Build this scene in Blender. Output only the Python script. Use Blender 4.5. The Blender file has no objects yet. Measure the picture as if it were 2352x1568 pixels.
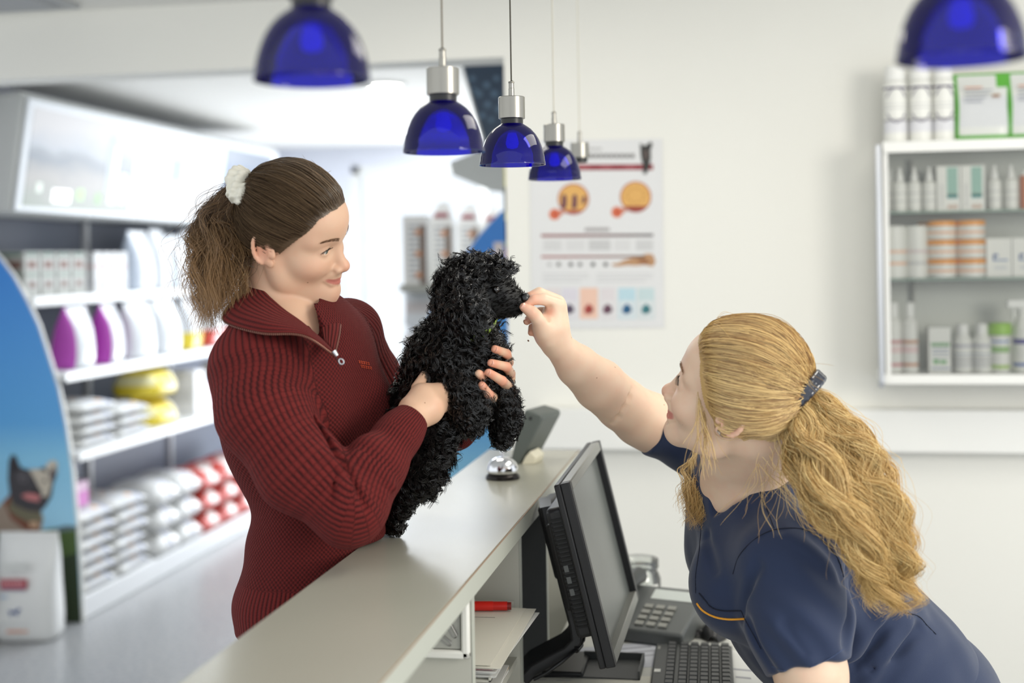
import bpy, math, random
import numpy as np
from mathutils import Vector, Matrix

sc = bpy.context.scene
# ------------------------------------------------------------------ camera
FPX = 3000.0
TH = math.radians(10.1)
ROLL = 0.016
CAM = np.array([0.0, 0.0, 1.56])
FW = np.array([-math.sin(TH), math.cos(TH), 0.0])
RT = np.array([math.cos(TH), math.sin(TH), 0.0])
UPV = np.array([0.0, 0.0, 1.0])
cam_d = bpy.data.cameras.new('camera')
cam = bpy.data.objects.new('camera', cam_d)
sc.collection.objects.link(cam)
_cr, _sr = math.cos(ROLL), math.sin(ROLL)
_X = RT * _cr - UPV * _sr
_Y = RT * _sr + UPV * _cr
_Zc = -FW
cam.matrix_world = Matrix(((_X[0], _Y[0], _Zc[0], CAM[0]), (_X[1], _Y[1], _Zc[1], CAM[1]), (_X[2], _Y[2], _Zc[2], CAM[2]), (0, 0, 0, 1)))
cam_d.sensor_width = 36.0
cam_d.lens = FPX / 2352 * 36.0
cam_d.shift_y = -186 / 2352
cam_d.clip_start = 0.05
cam_d.dof.use_dof = True
cam_d.dof.focus_distance = 2.2
cam_d.dof.aperture_fstop = 2.0
sc.camera = cam
# ------------------------------------------------------------------ world, lights, exposure
sc.view_settings.view_transform = 'Standard'
sc.view_settings.look = 'None'
sc.view_settings.gamma = 1.0
sc.view_settings.use_curve_mapping = False
sc.view_settings.exposure = 0.42
sc.cycles.use_denoising = True
sc.cycles.max_bounces = 7
sc.cycles.diffuse_bounces = 3
sc.cycles.glossy_bounces = 3
sc.cycles.transmission_bounces = 4
sc.cycles.transparent_max_bounces = 12
sc.cycles.sample_clamp_indirect = 6.0
sc.cycles.caustics_reflective = False
sc.cycles.caustics_refractive = False
world = bpy.data.worlds.new('world')
sc.world = world
world.use_nodes = True
_bg = world.node_tree.nodes['Background']
_bg.inputs[0].default_value = (0.93, 0.97, 1.0, 1)
_bg.inputs[1].default_value = WORLD = 0.95


def area_light(name, loc, target, size, size_y, power, color):
    d = bpy.data.lights.new(name, 'AREA')
    d.shape = 'RECTANGLE'
    d.size, d.size_y, d.energy, d.color = size, size_y, power, color
    o = bpy.data.objects.new(name, d)
    o.location = loc
    o.rotation_euler = (Vector(target) - Vector(loc)).to_track_quat('-Z', 'Y').to_euler()
    sc.collection.objects.link(o)
    return o


area_light('right_key_light', (2.5, 0.7, 2.1), (-0.2, 2.6, 1.2), 1.2, 1.3, 42, (1.0, 0.95, 0.86))  # unseen key lamp added at the right to throw the cabinet's side shadow
area_light('ceiling_panel_light', (0.5, 2.6, 2.43), (0.5, 2.6, 0), 0.6, 1.2, 9, (1.0, 0.96, 0.86))
area_light('rear_panel_light', (-0.9, 3.3, 2.43), (-0.9, 3.3, 0), 0.6, 0.6, 4, (1.0, 0.96, 0.86))
area_light('shop_panel_light', (-2.1, 6.0, 2.43), (-2.1, 6.0, 0), 0.7, 1.6, 24, (0.90, 0.95, 1.0))
area_light('shop_rear_panel_light', (-2.0, 8.3, 2.43), (-2.0, 8.3, 0), 0.7, 1.6, 24, (0.90, 0.95, 1.0))
area_light('shop_ceiling_fill', (-1.7, 9.2, 0.5), (-2.0, 6.6, 2.45), 1.6, 0.6, 34, (0.93, 0.96, 1.0))  # extra fill lamp aimed upward to lighten the shop ceiling
area_light('shop_window_light', (-1.6, 9.3, 1.3), (-2.2, 5.5, 1.9), 1.2, 2.0, 46, (0.92, 0.96, 1.0))


# ------------------------------------------------------------------ helpers
def ray(px, py):
    a, b = (px - 1176) / FPX, (598 - py) / FPX
    return RT * (a * _cr + b * _sr) + FW + UPV * (-a * _sr + b * _cr)


def at(px, py, D):
    return CAM + ray(px, py) * D


def on(px, py, ax, v):
    r = ray(px, py)
    return CAM + r * ((v - CAM[ax]) / r[ax])


def lin(c):
    c = [x / 255.0 for x in c[:3]]
    return [x / 12.92 if x <= 0.04045 else ((x + 0.055) / 1.055) ** 2.4 for x in c] + [1.0]


def N(nt, typ, **kw):
    n = nt.nodes.new(typ)
    for k, v in kw.items():
        if k.startswith('i_'):
            n.inputs[k[2:].replace('_', ' ')].default_value = v
        else:
            setattr(n, k, v)
    return n


_mc = {}


def mat(name, col, rough=0.5, metal=0.0, bump=0.0, bscale=200.0, var=0.0, vscale=8.0, trans=0.0, coat=0.0, emit=0.0, spec=0.5, sheen=0.0, sss=0.0):
    """A procedural principled material; var mottles its colour, bump gives it a grain."""
    if name in _mc:
        return _mc[name]
    m = bpy.data.materials.new(name)
    m.use_nodes = True
    nt = m.node_tree
    b = nt.nodes['Principled BSDF']
    c = lin(col)
    b.inputs['Base Color'].default_value = c
    b.inputs['Roughness'].default_value = rough
    b.inputs['Metallic'].default_value = metal
    b.inputs['Specular IOR Level'].default_value = spec
    b.inputs['Transmission Weight'].default_value = trans
    b.inputs['Coat Weight'].default_value = coat
    if sheen:
        b.inputs['Sheen Weight'].default_value = sheen
    if sss:
        b.inputs['Subsurface Weight'].default_value = sss
        b.inputs['Subsurface Radius'].default_value = (0.012, 0.005, 0.003)
        b.inputs['Subsurface Scale'].default_value = 0.6
    if emit:
        b.inputs['Emission Color'].default_value = c
        b.inputs['Emission Strength'].default_value = emit
    if var or bump:
        tc = N(nt, 'ShaderNodeTexCoord')
    if var:
        no = N(nt, 'ShaderNodeTexNoise')
        no.inputs['Scale'].default_value = vscale
        no.inputs['Detail'].default_value = 4
        nt.links.new(tc.outputs['Object'], no.inputs['Vector'])
        mx = N(nt, 'ShaderNodeMix', data_type='RGBA')
        mx.inputs[6].default_value = [max(0, x * (1 - var)) for x in c[:3]] + [1]
        mx.inputs[7].default_value = [min(1, x * (1 + var)) for x in c[:3]] + [1]
        nt.links.new(no.outputs['Fac'], mx.inputs[0])
        nt.links.new(mx.outputs[2], b.inputs['Base Color'])
    if bump:
        nb = N(nt, 'ShaderNodeTexNoise')
        nb.inputs['Scale'].default_value = bscale
        nt.links.new(tc.outputs['Object'], nb.inputs['Vector'])
        bp = N(nt, 'ShaderNodeBump')
        bp.inputs['Strength'].default_value = bump
        bp.inputs['Distance'].default_value = 0.002
        nt.links.new(nb.outputs['Fac'], bp.inputs['Height'])
        nt.links.new(bp.outputs['Normal'], b.inputs['Normal'])
    _mc[name] = m
    return m


def clear_mat(name, tint, gloss=0.08, rough=0.02, body=None, bodyfac=0.0):
    """Thin clear sheet: tinted see-through plus a fresnel reflection, optionally a little body colour."""
    if name in _mc:
        return _mc[name]
    m = bpy.data.materials.new(name)
    m.use_nodes = True
    nt = m.node_tree
    nt.nodes.clear()
    out = N(nt, 'ShaderNodeOutputMaterial')
    tr = N(nt, 'ShaderNodeBsdfTransparent')
    tr.inputs[0].default_value = list(tint) + [1]
    gl = N(nt, 'ShaderNodeBsdfGlossy')
    gl.inputs['Roughness'].default_value = rough
    fr = N(nt, 'ShaderNodeFresnel')
    fr.inputs[0].default_value = 1.5
    ad = N(nt, 'ShaderNodeMath', operation='ADD', use_clamp=True)
    ad.inputs[1].default_value = gloss
    nt.links.new(fr.outputs[0], ad.inputs[0])
    base = tr.outputs[0]
    if body is not None:
        df = N(nt, 'ShaderNodeBsdfTranslucent')
        df.inputs[0].default_value = list(body) + [1]
        dd = N(nt, 'ShaderNodeBsdfDiffuse')
        dd.inputs[0].default_value = list(body) + [1]
        m0 = N(nt, 'ShaderNodeMixShader')
        m0.inputs[0].default_value = 0.5
        nt.links.new(df.outputs[0], m0.inputs[1])
        nt.links.new(dd.outputs[0], m0.inputs[2])
        m1 = N(nt, 'ShaderNodeMixShader')
        m1.inputs[0].default_value = bodyfac
        nt.links.new(tr.outputs[0], m1.inputs[1])
        nt.links.new(m0.outputs[0], m1.inputs[2])
        base = m1.outputs[0]
    mx = N(nt, 'ShaderNodeMixShader')
    nt.links.new(ad.outputs[0], mx.inputs[0])
    nt.links.new(base, mx.inputs[1])
    nt.links.new(gl.outputs[0], mx.inputs[2])
    nt.links.new(mx.outputs[0], out.inputs[0])
    _mc[name] = m
    return m


ORIG = {}


def put(o, parent, origin):
    sc.collection.objects.link(o)
    if parent is not None:
        o.parent = parent
        o.location = np.array(origin) - ORIG[parent.name] if origin is not None else (0, 0, 0)
        ORIG[o.name] = np.array(origin) if origin is not None else ORIG[parent.name]
    else:
        o.location = origin
        ORIG[o.name] = np.array(origin, float)


def tag(o, label=None, cat=None, group=None, kind=None):
    for k, v in (('label', label), ('category', cat), ('group', group), ('kind', kind)):
        if v:
            o[k] = v
    return o


def thing(name, label, cat, loc, group=None):
    o = bpy.data.objects.new(name, None)
    o.empty_display_size = 0.05
    put(o, None, np.array(loc, float))
    return tag(o, label, cat, group)


def link_mesh(name, v, f, mats, midx=None, parent=None, origin=None, smooth=40, attrs=None, corner=False):
    """v: (n,3) world coordinates; f: list of faces or an (m,k) array."""
    v = np.asarray(v, np.float32)
    if parent is not None and origin is None:
        org = ORIG[parent.name]
    elif origin is None:
        org = v.mean(0)
        org[2] = v[:, 2].min()
    else:
        org = np.asarray(origin, float)
    me = bpy.data.meshes.new(name)
    vv = v - org
    if isinstance(f, np.ndarray):
        k = f.shape[1]
        me.vertices.add(len(vv))
        me.vertices.foreach_set('co', vv.astype(np.float32).ravel())
        me.loops.add(f.size)
        me.loops.foreach_set('vertex_index', f.astype(np.int32).ravel())
        me.polygons.add(len(f))
        me.polygons.foreach_set('loop_start', np.arange(0, f.size, k, dtype=np.int32))
        me.polygons.foreach_set('loop_total', np.full(len(f), k, np.int32))
        me.update(calc_edges=True)
    else:
        me.from_pydata(vv.tolist(), [], f)
    for m in mats:
        me.materials.append(m)
    if midx is not None:
        me.polygons.foreach_set('material_index', np.asarray(midx, np.int32))
    if smooth is not None:
        me.polygons.foreach_set('use_smooth', np.ones(len(me.polygons), bool))
        if smooth < 180:
            me.set_sharp_from_angle(angle=math.radians(smooth))
    if attrs:
        for an, (typ, arr) in attrs.items():
            a = me.attributes.new(an, typ, 'POINT')
            if typ == 'FLOAT_COLOR':
                a.data.foreach_set('color', np.asarray(arr, np.float32).ravel())
            elif typ == 'FLOAT_VECTOR':
                a.data.foreach_set('vector', np.asarray(arr, np.float32).ravel())
            else:
                a.data.foreach_set('value', np.asarray(arr, np.float32).ravel())
    me.validate()
    o = bpy.data.objects.new(name, me)
    if parent is not None:
        put(o, parent, None if origin is None else org)
    else:
        put(o, None, org)
    return o


class MB:
    """Collects boxes, lathes, tubes, prisms and grids, then links them as one mesh."""

    def __init__(s):
        s.v, s.f, s.m, s.mats = [], [], [], []

    def mi(s, m):
        if m not in s.mats:
            s.mats.append(m)
        return s.mats.index(m)

    def add(s, v, f, m):
        o = len(s.v)
        s.v += [tuple(float(c) for c in p) for p in v]
        k = s.mi(m)
        for q in f:
            s.f.append(tuple(i + o for i in q))
            s.m.append(k)
        return s

    def box(s, x0, x1, y0, y1, z0, z1, m, M=None):
        v = [(x, y, z) for z in (z0, z1) for y in (y0, y1) for x in (x0, x1)]
        if M is not None:
            v = [M(*p) for p in v]
        return s.add(v, [(0, 2, 3, 1), (4, 5, 7, 6), (0, 1, 5, 4), (2, 6, 7, 3), (0, 4, 6, 2), (1, 3, 7, 5)], m)

    def lathe(s, prof, c, m, n=32, M=None, close=True):
        v, f = [], []
        for r, z in prof:
            for k in range(n):
                a = 2 * math.pi * k / n
                p = (r * math.cos(a), r * math.sin(a), z)
                v.append(M(*p) if M else (c[0] + p[0], c[1] + p[1], c[2] + p[2]))
        for i in range(len(prof) - 1):
            for k in range(n):
                k2 = (k + 1) % n
                f.append((i * n + k, i * n + k2, (i + 1) * n + k2, (i + 1) * n + k))
        if close:
            f.append(tuple(range(n - 1, -1, -1)))
            f.append(tuple(range((len(prof) - 1) * n, len(prof) * n)))
        return s.add(v, f, m)

    def tube(s, pts, r, m, n=8, cap=True):
        P = np.asarray(pts, float)
        k = len(P)
        r = np.broadcast_to(np.asarray(r, float), (k,))
        T = np.gradient(P, axis=0)
        T /= np.linalg.norm(T, axis=1)[:, None] + 1e-12
        up = np.array([0.123, 0.31, 0.94])
        v, f = [], []
        A = np.cross(T[0], up)
        A /= np.linalg.norm(A)
        for i in range(k):
            A = A - T[i] * (A @ T[i])
            A /= np.linalg.norm(A) + 1e-12
            B = np.cross(T[i], A)
            for j in range(n):
                a = 2 * math.pi * j / n
                v.append(P[i] + r[i] * (A * math.cos(a) + B * math.sin(a)))
        for i in range(k - 1):
            for j in range(n):
                j2 = (j + 1) % n
                f.append((i * n + j, i * n + j2, (i + 1) * n + j2, (i + 1) * n + j))
        if cap:
            f.append(tuple(range(n - 1, -1, -1)))
            f.append(tuple(range((k - 1) * n, k * n)))
        return s.add(v, f, m)

    def prism(s, poly, t, m):
        """poly: 3-D points of a flat outline; t: thickness vector."""
        k = len(poly)
        t = np.asarray(t, float)
        v = [np.asarray(p, float) for p in poly] + [np.asarray(p, float) + t for p in poly]
        f = [tuple(range(k)), tuple(range(2 * k - 1, k - 1, -1))]
        f += [(i, k + i, k + (i + 1) % k, (i + 1) % k) for i in range(k)]
        return s.add(v, f, m)

    def grid(s, G, m, wrap=False):
        G = np.asarray(G, float)
        h, w = G.shape[:2]
        f = []
        for i in range(h - 1):
            for j in range(w if wrap else w - 1):
                j2 = (j + 1) % w
                f.append((i * w + j, i * w + j2, (i + 1) * w + j2, (i + 1) * w + j))
        return s.add(G.reshape(-1, 3), f, m)

    def build(s, name, parent=None, origin=None, bevel=0.0, smooth=40, solid=0.0, subsurf=0):
        import bmesh
        o = link_mesh(name, s.v, s.f, s.mats, s.m, parent, origin, smooth)
        bm = bmesh.new()
        bm.from_mesh(o.data)
        bmesh.ops.recalc_face_normals(bm, faces=bm.faces)
        bm.to_mesh(o.data)
        bm.free()
        if smooth is not None and smooth < 180:
            o.data.set_sharp_from_angle(angle=math.radians(smooth))
        if solid:
            md = o.modifiers.new('solid', 'SOLIDIFY')
            md.thickness = solid
            md.offset = 0
        if subsurf:
            md = o.modifiers.new('sub', 'SUBSURF')
            md.levels = md.render_levels = subsurf
        if bevel:
            md = o.modifiers.new('bevel', 'BEVEL')
            md.width = bevel
            md.segments = 2
            md.limit_method = 'ANGLE'
            md.angle_limit = math.radians(40)
        return o


def frame_fn(o, X, Y, Z):
    o, X, Y, Z = (np.asarray(a, float) for a in (o, X, Y, Z))
    return lambda x, y, z: o + X * x + Y * y + Z * z


def rotz(c, a):
    ca, sa = math.cos(a), math.sin(a)
    return frame_fn(c, (ca, sa, 0), (-sa, ca, 0), (0, 0, 1))


def clone(o, loc=None, rz=None, parent=None, label=None, group=None):
    c = o.copy()
    sc.collection.objects.link(c)
    if parent is not None:
        c.parent = parent
    if loc is not None:
        c.location = loc
    if rz is not None:
        c.rotation_euler = (0, 0, rz)
    if label:
        c['label'] = label
    if group:
        c['group'] = group
    for ch in list(o.children):
        clone(ch, parent=c)
    return c


ORD = 'first second third fourth fifth sixth seventh eighth ninth tenth eleventh twelfth thirteenth fourteenth fifteenth sixteenth'.split()
rng = np.random.default_rng(7)
random.seed(7)
# ------------------------------------------------------------------ the setting
M_wall = mat('wall_paint', (236, 235, 228), 0.85, var=0.015, vscale=3, bump=0.05, bscale=120)
M_shopwall = mat('shop_wall_paint', (222, 225, 234), 0.85, var=0.01, vscale=3)
M_ceil = mat('ceiling_paint', (232, 231, 226), 0.9, var=0.01, vscale=2)
M_white = mat('white_laminate', (236, 236, 232), 0.4, var=0.01)
M_grey = mat('grey_laminate', (168, 168, 160), 0.5, var=0.02)
M_alu = mat('aluminium', (205, 207, 210), 0.32, 1.0, bump=0.02, bscale=400)


def floor_mat():
    m = mat('vinyl_floor', (170, 170, 172), 0.32)
    nt = m.node_tree
    b = nt.nodes['Principled BSDF']
    tc = N(nt, 'ShaderNodeTexCoord')
    n1 = N(nt, 'ShaderNodeTexNoise')
    n1.inputs['Scale'].default_value = 55
    n1.inputs['Detail'].default_value = 5
    n2 = N(nt, 'ShaderNodeTexNoise')
    n2.inputs['Scale'].default_value = 2.5
    nt.links.new(tc.outputs['Object'], n1.inputs['Vector'])
    nt.links.new(tc.outputs['Object'], n2.inputs['Vector'])
    rp = N(nt, 'ShaderNodeValToRGB')
    rp.color_ramp.elements[0].position = 0.3
    rp.color_ramp.elements[0].color = lin((116, 120, 128))
    rp.color_ramp.elements[1].position = 0.7
    rp.color_ramp.elements[1].color = lin((180, 180, 178))
    nt.links.new(n1.outputs['Fac'], rp.inputs[0])
    mx = N(nt, 'ShaderNodeMix', data_type='RGBA')
    mx.inputs[0].default_value = 0.25
    r2 = N(nt, 'ShaderNodeValToRGB')
    r2.color_ramp.elements[0].color = lin((134, 136, 144))
    r2.color_ramp.elements[1].color = lin((170, 169, 166))
    nt.links.new(n2.outputs['Fac'], r2.inputs[0])
    nt.links.new(rp.outputs[0], mx.inputs[6])
    nt.links.new(r2.outputs[0], mx.inputs[7])
    nt.links.new(mx.outputs[2], b.inputs['Base Color'])
    return m


def struct(name, mb, bevel=0.0, origin=(0, 0, 0), smooth=40):
    return tag(mb.build(name, None, origin, bevel, smooth), kind='structure')


YW = 4.2
struct('floor', MB().box(-4.2, 2.2, -0.6, 10.2, -0.05, 0, floor_mat()))
struct('ceiling', MB().box(-4.2, 2.2, 0.9, 10.2, 2.45, 2.5, M_ceil))
# wall with the wide opening into the shop: right panel, lintel, left end
w = MB()
w.box(-0.765, 2.2, YW, YW + 0.16, 0, 2.45, M_wall)
w.box(-3.95, -0.765, YW, YW + 0.16, 2.225, 2.45, M_wall)
w.box(-4.2, -3.95, YW, YW + 0.16, 0, 2.45, M_wall)
struct('wall_back', w)
struct('wall_shop_left', MB().box(-4.2, -3.56, YW + 0.16, 10.2, 0, 2.45, M_shopwall))
w = MB()
w.box(-3.56, -2.95, 9.6, 9.75, 0, 2.45, M_shopwall)
w.box(-2.95, 0.3, 9.6, 9.75, 2.3, 2.45, M_shopwall)
w.box(-0.3, 2.2, 9.6, 9.75, 0, 2.45, M_shopwall)
struct('wall_shop_far', w)
struct('wall_shop_right', MB().box(-0.06, 0.02, YW + 0.16, 9.6, 0, 2.45, M_shopwall))
# shop front glazing at the far end, open to the daylight
wf = MB()
for x in (-2.95, -1.95, -0.95):
    wf.box(x, x + 0.06, 9.62, 9.70, 0, 2.3, M_white)
wf.box(-2.95, -0.3, 9.62, 9.70, 2.24, 2.3, M_white)
wf.box(-2.95, -0.3, 9.62, 9.70, 0.0, 0.08, M_white)
wo = struct('window_1', wf)
gl = MB().box(-2.9, -0.3, 9.655, 9.66, 0.08, 2.24, clear_mat('shop_glass', (0.97, 0.985, 1.0), 0.0))
tag(gl.build('glass_pane', wo, (0, 0, 0)), kind='structure')
# grey frieze on the ceiling line of the shop and recessed spots
M_vent = mat('vent_grey', (176, 178, 180), 0.6, var=0.02)
v = MB()
for k in range(9):
    v.box(-3.3, -2.25, 3.62 + k * 0.05, 3.65 + k * 0.05, 2.425, 2.435, M_vent)
v.box(-3.35, -2.2, 3.58, 4.10, 2.435, 2.449, M_vent)
tag(v.build('ceiling_vent', None, (-2.8, 3.84, 2.42)), 'grey slatted air vent in the ceiling at the upper left corner', 'vent')
M_lampglow = mat('lamp_glow', (255, 252, 245), 0.5, emit=6.0)
for i, (x, y, lab) in enumerate(((-1.75, 6.3, 'nearer of the two round recessed lights in the shop ceiling'), (-1.75, 7.6, 'farther of the two round recessed lights in the shop ceiling'))):
    t = thing('recessed_light', lab, 'ceiling light', (x, y, 2.44), 'recessed shop ceiling lights')
    MB().lathe([(0.085, -0.004), (0.11, -0.006), (0.112, 0.009), (0.085, 0.009), (0.085, -0.004)], (x, y, 2.441), M_white, 24, close=False).build('trim_ring', t)
    MB().lathe([(0.083, 0.002), (0.083, 0.008)], (x, y, 2.441), M_lampglow, 24).build('diffuser', t)

# cable trunking along the back wall
tr = MB()
tr.box(-0.665, 2.2, YW - 0.075, YW, 0.955, 1.085, M_white)
struct('trim_1', tr, 0.004)

# ------------------------------------------------------------------ reception counter
M_top = mat('counter_laminate', (170, 168, 154), 0.27, var=0.03, vscale=4, bump=0.03, bscale=300)
M_edge = mat('counter_edge', (188, 191, 180), 0.4, var=0.01)
M_seam = mat('edge_glue_line', (160, 130, 105), 0.6, var=0.02)
M_dark = mat('charcoal_board', (98, 100, 101), 0.55, var=0.03)
M_part = mat('partition_board', (186, 185, 174), 0.55, var=0.02)
M_front = mat('counter_front', (206, 208, 204), 0.5, var=0.02)
ctr = thing('reception_counter', 'long pale grey reception counter ledge with open pigeonholes below', 'counter', (-0.5, 2.0, 0))
c = MB().box(-0.622, -0.402, 0.55, 3.13, 1.068, 1.10, M_top)
c.box(-0.402, -0.400, 0.55, 3.13, 1.066, 1.0985, M_edge)
c.build('ledge_top', ctr, bevel=0.0012)
MB().box(-0.4008, -0.3995, 0.55, 3.13, 1.0985, 1.0997, M_seam).build('glue_line', ctr)
MB().box(-0.615, -0.595, 0.55, 3.12, 0, 1.068, M_front).build('front_panel', ctr)
for nm, y, mt in (('partition', 1.26, M_part), ('partition', 1.92, M_part), ('partition', 2.345, M_part), ('partition', 2.66, M_dark), ('partition', 3.10, M_part)):
    p = MB().box(-0.595, -0.413, y, y + 0.018, 0.0, 1.068, mt)
    p.box(-0.4135, -0.4115, y, y + 0.018, 0.0, 1.068, M_edge)
    tag(p.build(nm, ctr), 'charcoal partition board' if mt is M_dark else None)
MB().box(-0.595, -0.42, 1.94, 2.345, 0.905, 0.917, M_part).build('pigeonhole_shelf', ctr)
MB().box(-0.595, -0.42, 1.94, 2.345, 0.825, 0.837, M_part).build('pigeonhole_shelf', ctr)
# the desk behind
M_desk = mat('desk_laminate', (203, 203, 196), 0.4, var=0.02)
dk = thing('desk', 'pale desk top behind the counter under monitor and keyboard', 'desk', (0, 2.2, 0))
MB().box(-0.405, 0.05, 1.94, 3.10, 0.722, 0.75, M_desk).build('desk_top', dk, bevel=0.002)
for y in (2.0, 2.98):
    MB().box(-0.40, 0.03, y, y + 0.03, 0, 0.722, M_desk).build('leg_panel', dk)
# switch plate with two paper clips behind it
M_plast = mat('white_plastic', (233, 232, 224), 0.35, var=0.01)
sp = thing('wall_plate', 'white framed plate with grey centre under the counter ledge', 'plate', (-0.475, 1.915, 0.95))
y = 1.919
fr = MB()
x0, x1, z0, z1 = -0.535, -0.414, 0.965, 1.064
for a, b_, c_, d_ in ((x0, x1, z0, z0 + 0.013), (x0, x1, z1 - 0.013, z1), (x0, x0 + 0.013, z0, z1), (x1 - 0.013, x1, z0, z1)):
    fr.box(a, b_, y - 0.013, y, c_, d_, M_plast)
fr.build('frame', sp, bevel=0.004)
MB().box(x0 + 0.013, x1 - 0.0145, y - 0.008, y, z0 + 0.0145, z1 - 0.013, M_grey).build('inner_panel', sp)
M_wire = mat('steel_wire', (150, 148, 146), 0.3, 1.0)


def clip(x, z, a, lab):
    f = frame_fn((x, y - 0.0092, z), (math.cos(a), 0, math.sin(a)), (0, -1, 0), (-math.sin(a), 0, math.cos(a)))
    P = []
    for u, v_ in ((0.004, -0.012), (0.004, 0.006)):
        P.append(f(u, 0, v_))
    for k in range(7):
        t_ = math.pi * k / 6
        P.append(f(0.004 * math.cos(t_), 0, 0.009 + 0.004 * math.sin(t_)))
    P.append(f(-0.004, 0, -0.009))
    for k in range(7):
        t_ = math.pi + math.pi * k / 6
        P.append(f(-0.001 + 0.003 * math.cos(t_), 0, -0.012 + 0.003 * math.sin(t_)))
    P.append(f(0.002, 0, 0.005))
    tag(MB().tube(P, 0.0005, M_wire, 6).build('paper_clip'), lab, 'paper clip', 'paper clips on the plate')


clip(-0.441, 1.010, 0.5, 'upper wire paper clip stuck on the grey panel under the ledge')
clip(-0.4535, 0.995, 0.9, 'lower wire paper clip stuck on the grey panel under the ledge')

# ------------------------------------------------------------------ pendant lamps
M_blue = clear_mat('blue_glass', (0.028, 0.004, 0.70), 0.0, 0.03, (0.014, 0.0, 0.66), 0.15)
M_cap = mat('brushed_steel', (158, 155, 147), 0.30, 1.0, bump=0.02, bscale=700)
M_cable = mat('grey_cable', (120, 112, 98), 0.6, var=0.05)
M_cable2 = mat('pale_cable', (196, 192, 176), 0.6, var=0.02)
M_black = mat('black_plastic', (24, 24, 26), 0.38, var=0.02)
M_bulb = mat('frosted_bulb', (200, 206, 230), 0.3, emit=1.0)


def pendant(x, y, zb, label, shade=True, cab=None):
    t = thing('pendant_lamp', label, 'lamp', (x, y, zb), 'blue pendant lamps')
    c0 = (x, y, zb)
    if shade:
        pr = [(0.0572, 0.0), (0.0568, 0.004), (0.0558, 0.008), (0.0553, 0.014), (0.0535, 0.023), (0.0505, 0.033), (0.0460, 0.044), (0.0405, 0.053), (0.0330, 0.0615), (0.0255, 0.067), (0.0195, 0.0705), (0.0178, 0.074), (0.0178, 0.079)]
        inn = [(r - 0.0022, z) for r, z in pr[::-1]]
        MB().lathe(pr + inn + [pr[0]], c0, M_blue, 48, close=False).build('lamp_shade', t, smooth=60)
        MB().lathe([(0.002, 0.028), (0.009, 0.030), (0.0115, 0.037), (0.010, 0.046), (0.007, 0.056), (0.007, 0.078)], c0, M_bulb, 16).build('bulb', t)
    MB().lathe([(0.0165, 0.068), (0.0192, 0.070), (0.0192, 0.080), (0.0165, 0.081)], c0, M_black, 32).build('shade_ring', t)
    MB().lathe([(0.0215, 0.0795), (0.0228, 0.0805), (0.0228, 0.1165), (0.0218, 0.1175), (0.006, 0.1178)], c0, M_cap, 40).build('lamp_holder', t)
    s = MB().lathe([(0.0052, 0.1175), (0.0052, 0.132), (0.0047, 0.1325), (0.0047, 0.141), (0.0054, 0.1415), (0.0050, 0.144), (0.0022, 0.146)], c0, M_cap, 16)
    s.build('cable_grip', t)
    MB().tube([(x, y, zb + 0.144), (x, y, zb + 0.3), (x, y, 2.45)], 0.0014, cab or M_cable, 8).build('cable', t)
    return t


pendant(-0.414, 1.226, 1.739, 'blue glass pendant lamp hanging nearest, top left, cable above the frame')
pendant(-0.410, 1.775, 1.712, 'second blue glass pendant lamp in the row, left of the sharp one')
pendant(-0.391, 2.216, 1.724, 'middle blue glass pendant lamp in sharp focus above the black dog', cab=mat('twisted_cable', (70, 66, 56), 0.6, var=0.1))
pendant(-0.396, 2.760, 1.731, 'fourth and smallest blue glass pendant lamp in front of the wall poster', cab=M_cable2)
pendant(-0.398, 3.215, 1.731, 'bare steel lamp holder without a shade hanging farthest in the row', False, M_cable2)
pendant(0.194, 1.222, 1.733, 'blue glass pendant lamp cut by the upper right corner above the cabinet')
# ------------------------------------------------------------------ poster on the back wall
M_paper = mat('poster_paper', (224, 224, 224), 0.45, var=0.01)


def ink(c):
    return mat('ink_%d_%d_%d' % c, c, 0.6, var=0.03, vscale=60)


def flat_on_wall(mb, pts, Y, c, th=0.0004):
    P = [on(px, py, 1, Y) for px, py in pts]
    mb.prism(P, (0, th, 0), ink(c))


def rect_px(mb, x0, y0, x1, y1, Y, c):
    flat_on_wall(mb, [(x0, y0), (x1, y0 - 0.004 * (x1 - x0)), (x1, y1 - 0.004 * (x1 - x0)), (x0, y1)], Y, c)


def disc_px(mb, cx, cy, r, Y, c, a0=0, a1=360, n=28):
    flat_on_wall(mb, [(cx + r * math.cos(math.radians(a0 + (a1 - a0) * k / n)), cy + r * math.sin(math.radians(a0 + (a1 - a0) * k / n))) for k in range(n if a1 - a0 >= 360 else n + 1)], Y, c)


po = MB()
Yp = YW - 0.003
po.prism([on(1216, 322, 1, Yp), on(1521, 318, 1, Yp), on(1526, 752, 1, Yp), on(1221, 756, 1, Yp)], (0, 0.002, 0), M_paper)
Ya, Yb, Yc = Yp - 0.0006, Yp - 0.0012, Yp - 0.0018
for k in range(9):  # heading line, too blurred in the photograph to read
    rect_px(po, 1352 + k * 12, 353, 1361 + k * 12, 363, Ya, (120, 118, 118))
rect_px(po, 1352, 339, 1382, 345, Ya, (190, 190, 190))
rect_px(po, 1241, 378, 1500, 391, Ya, (140, 32, 46))
for x in (1330, 1380, 1435):
    rect_px(po, x, 381, x + 24, 386, Yb, (175, 90, 98))
flat_on_wall(po, [(1470, 328), (1477, 334), (1485, 333), (1494, 325), (1499, 330), (1494, 345), (1495, 362), (1491, 385), (1484, 400), (1477, 398), (1477, 380), (1472, 360)], Yc, (52, 52, 50))
flat_on_wall(po, [(1480, 345), (1487, 345), (1486, 366), (1481, 366)], Yc - 0.0006, (104, 88, 84))
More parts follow.
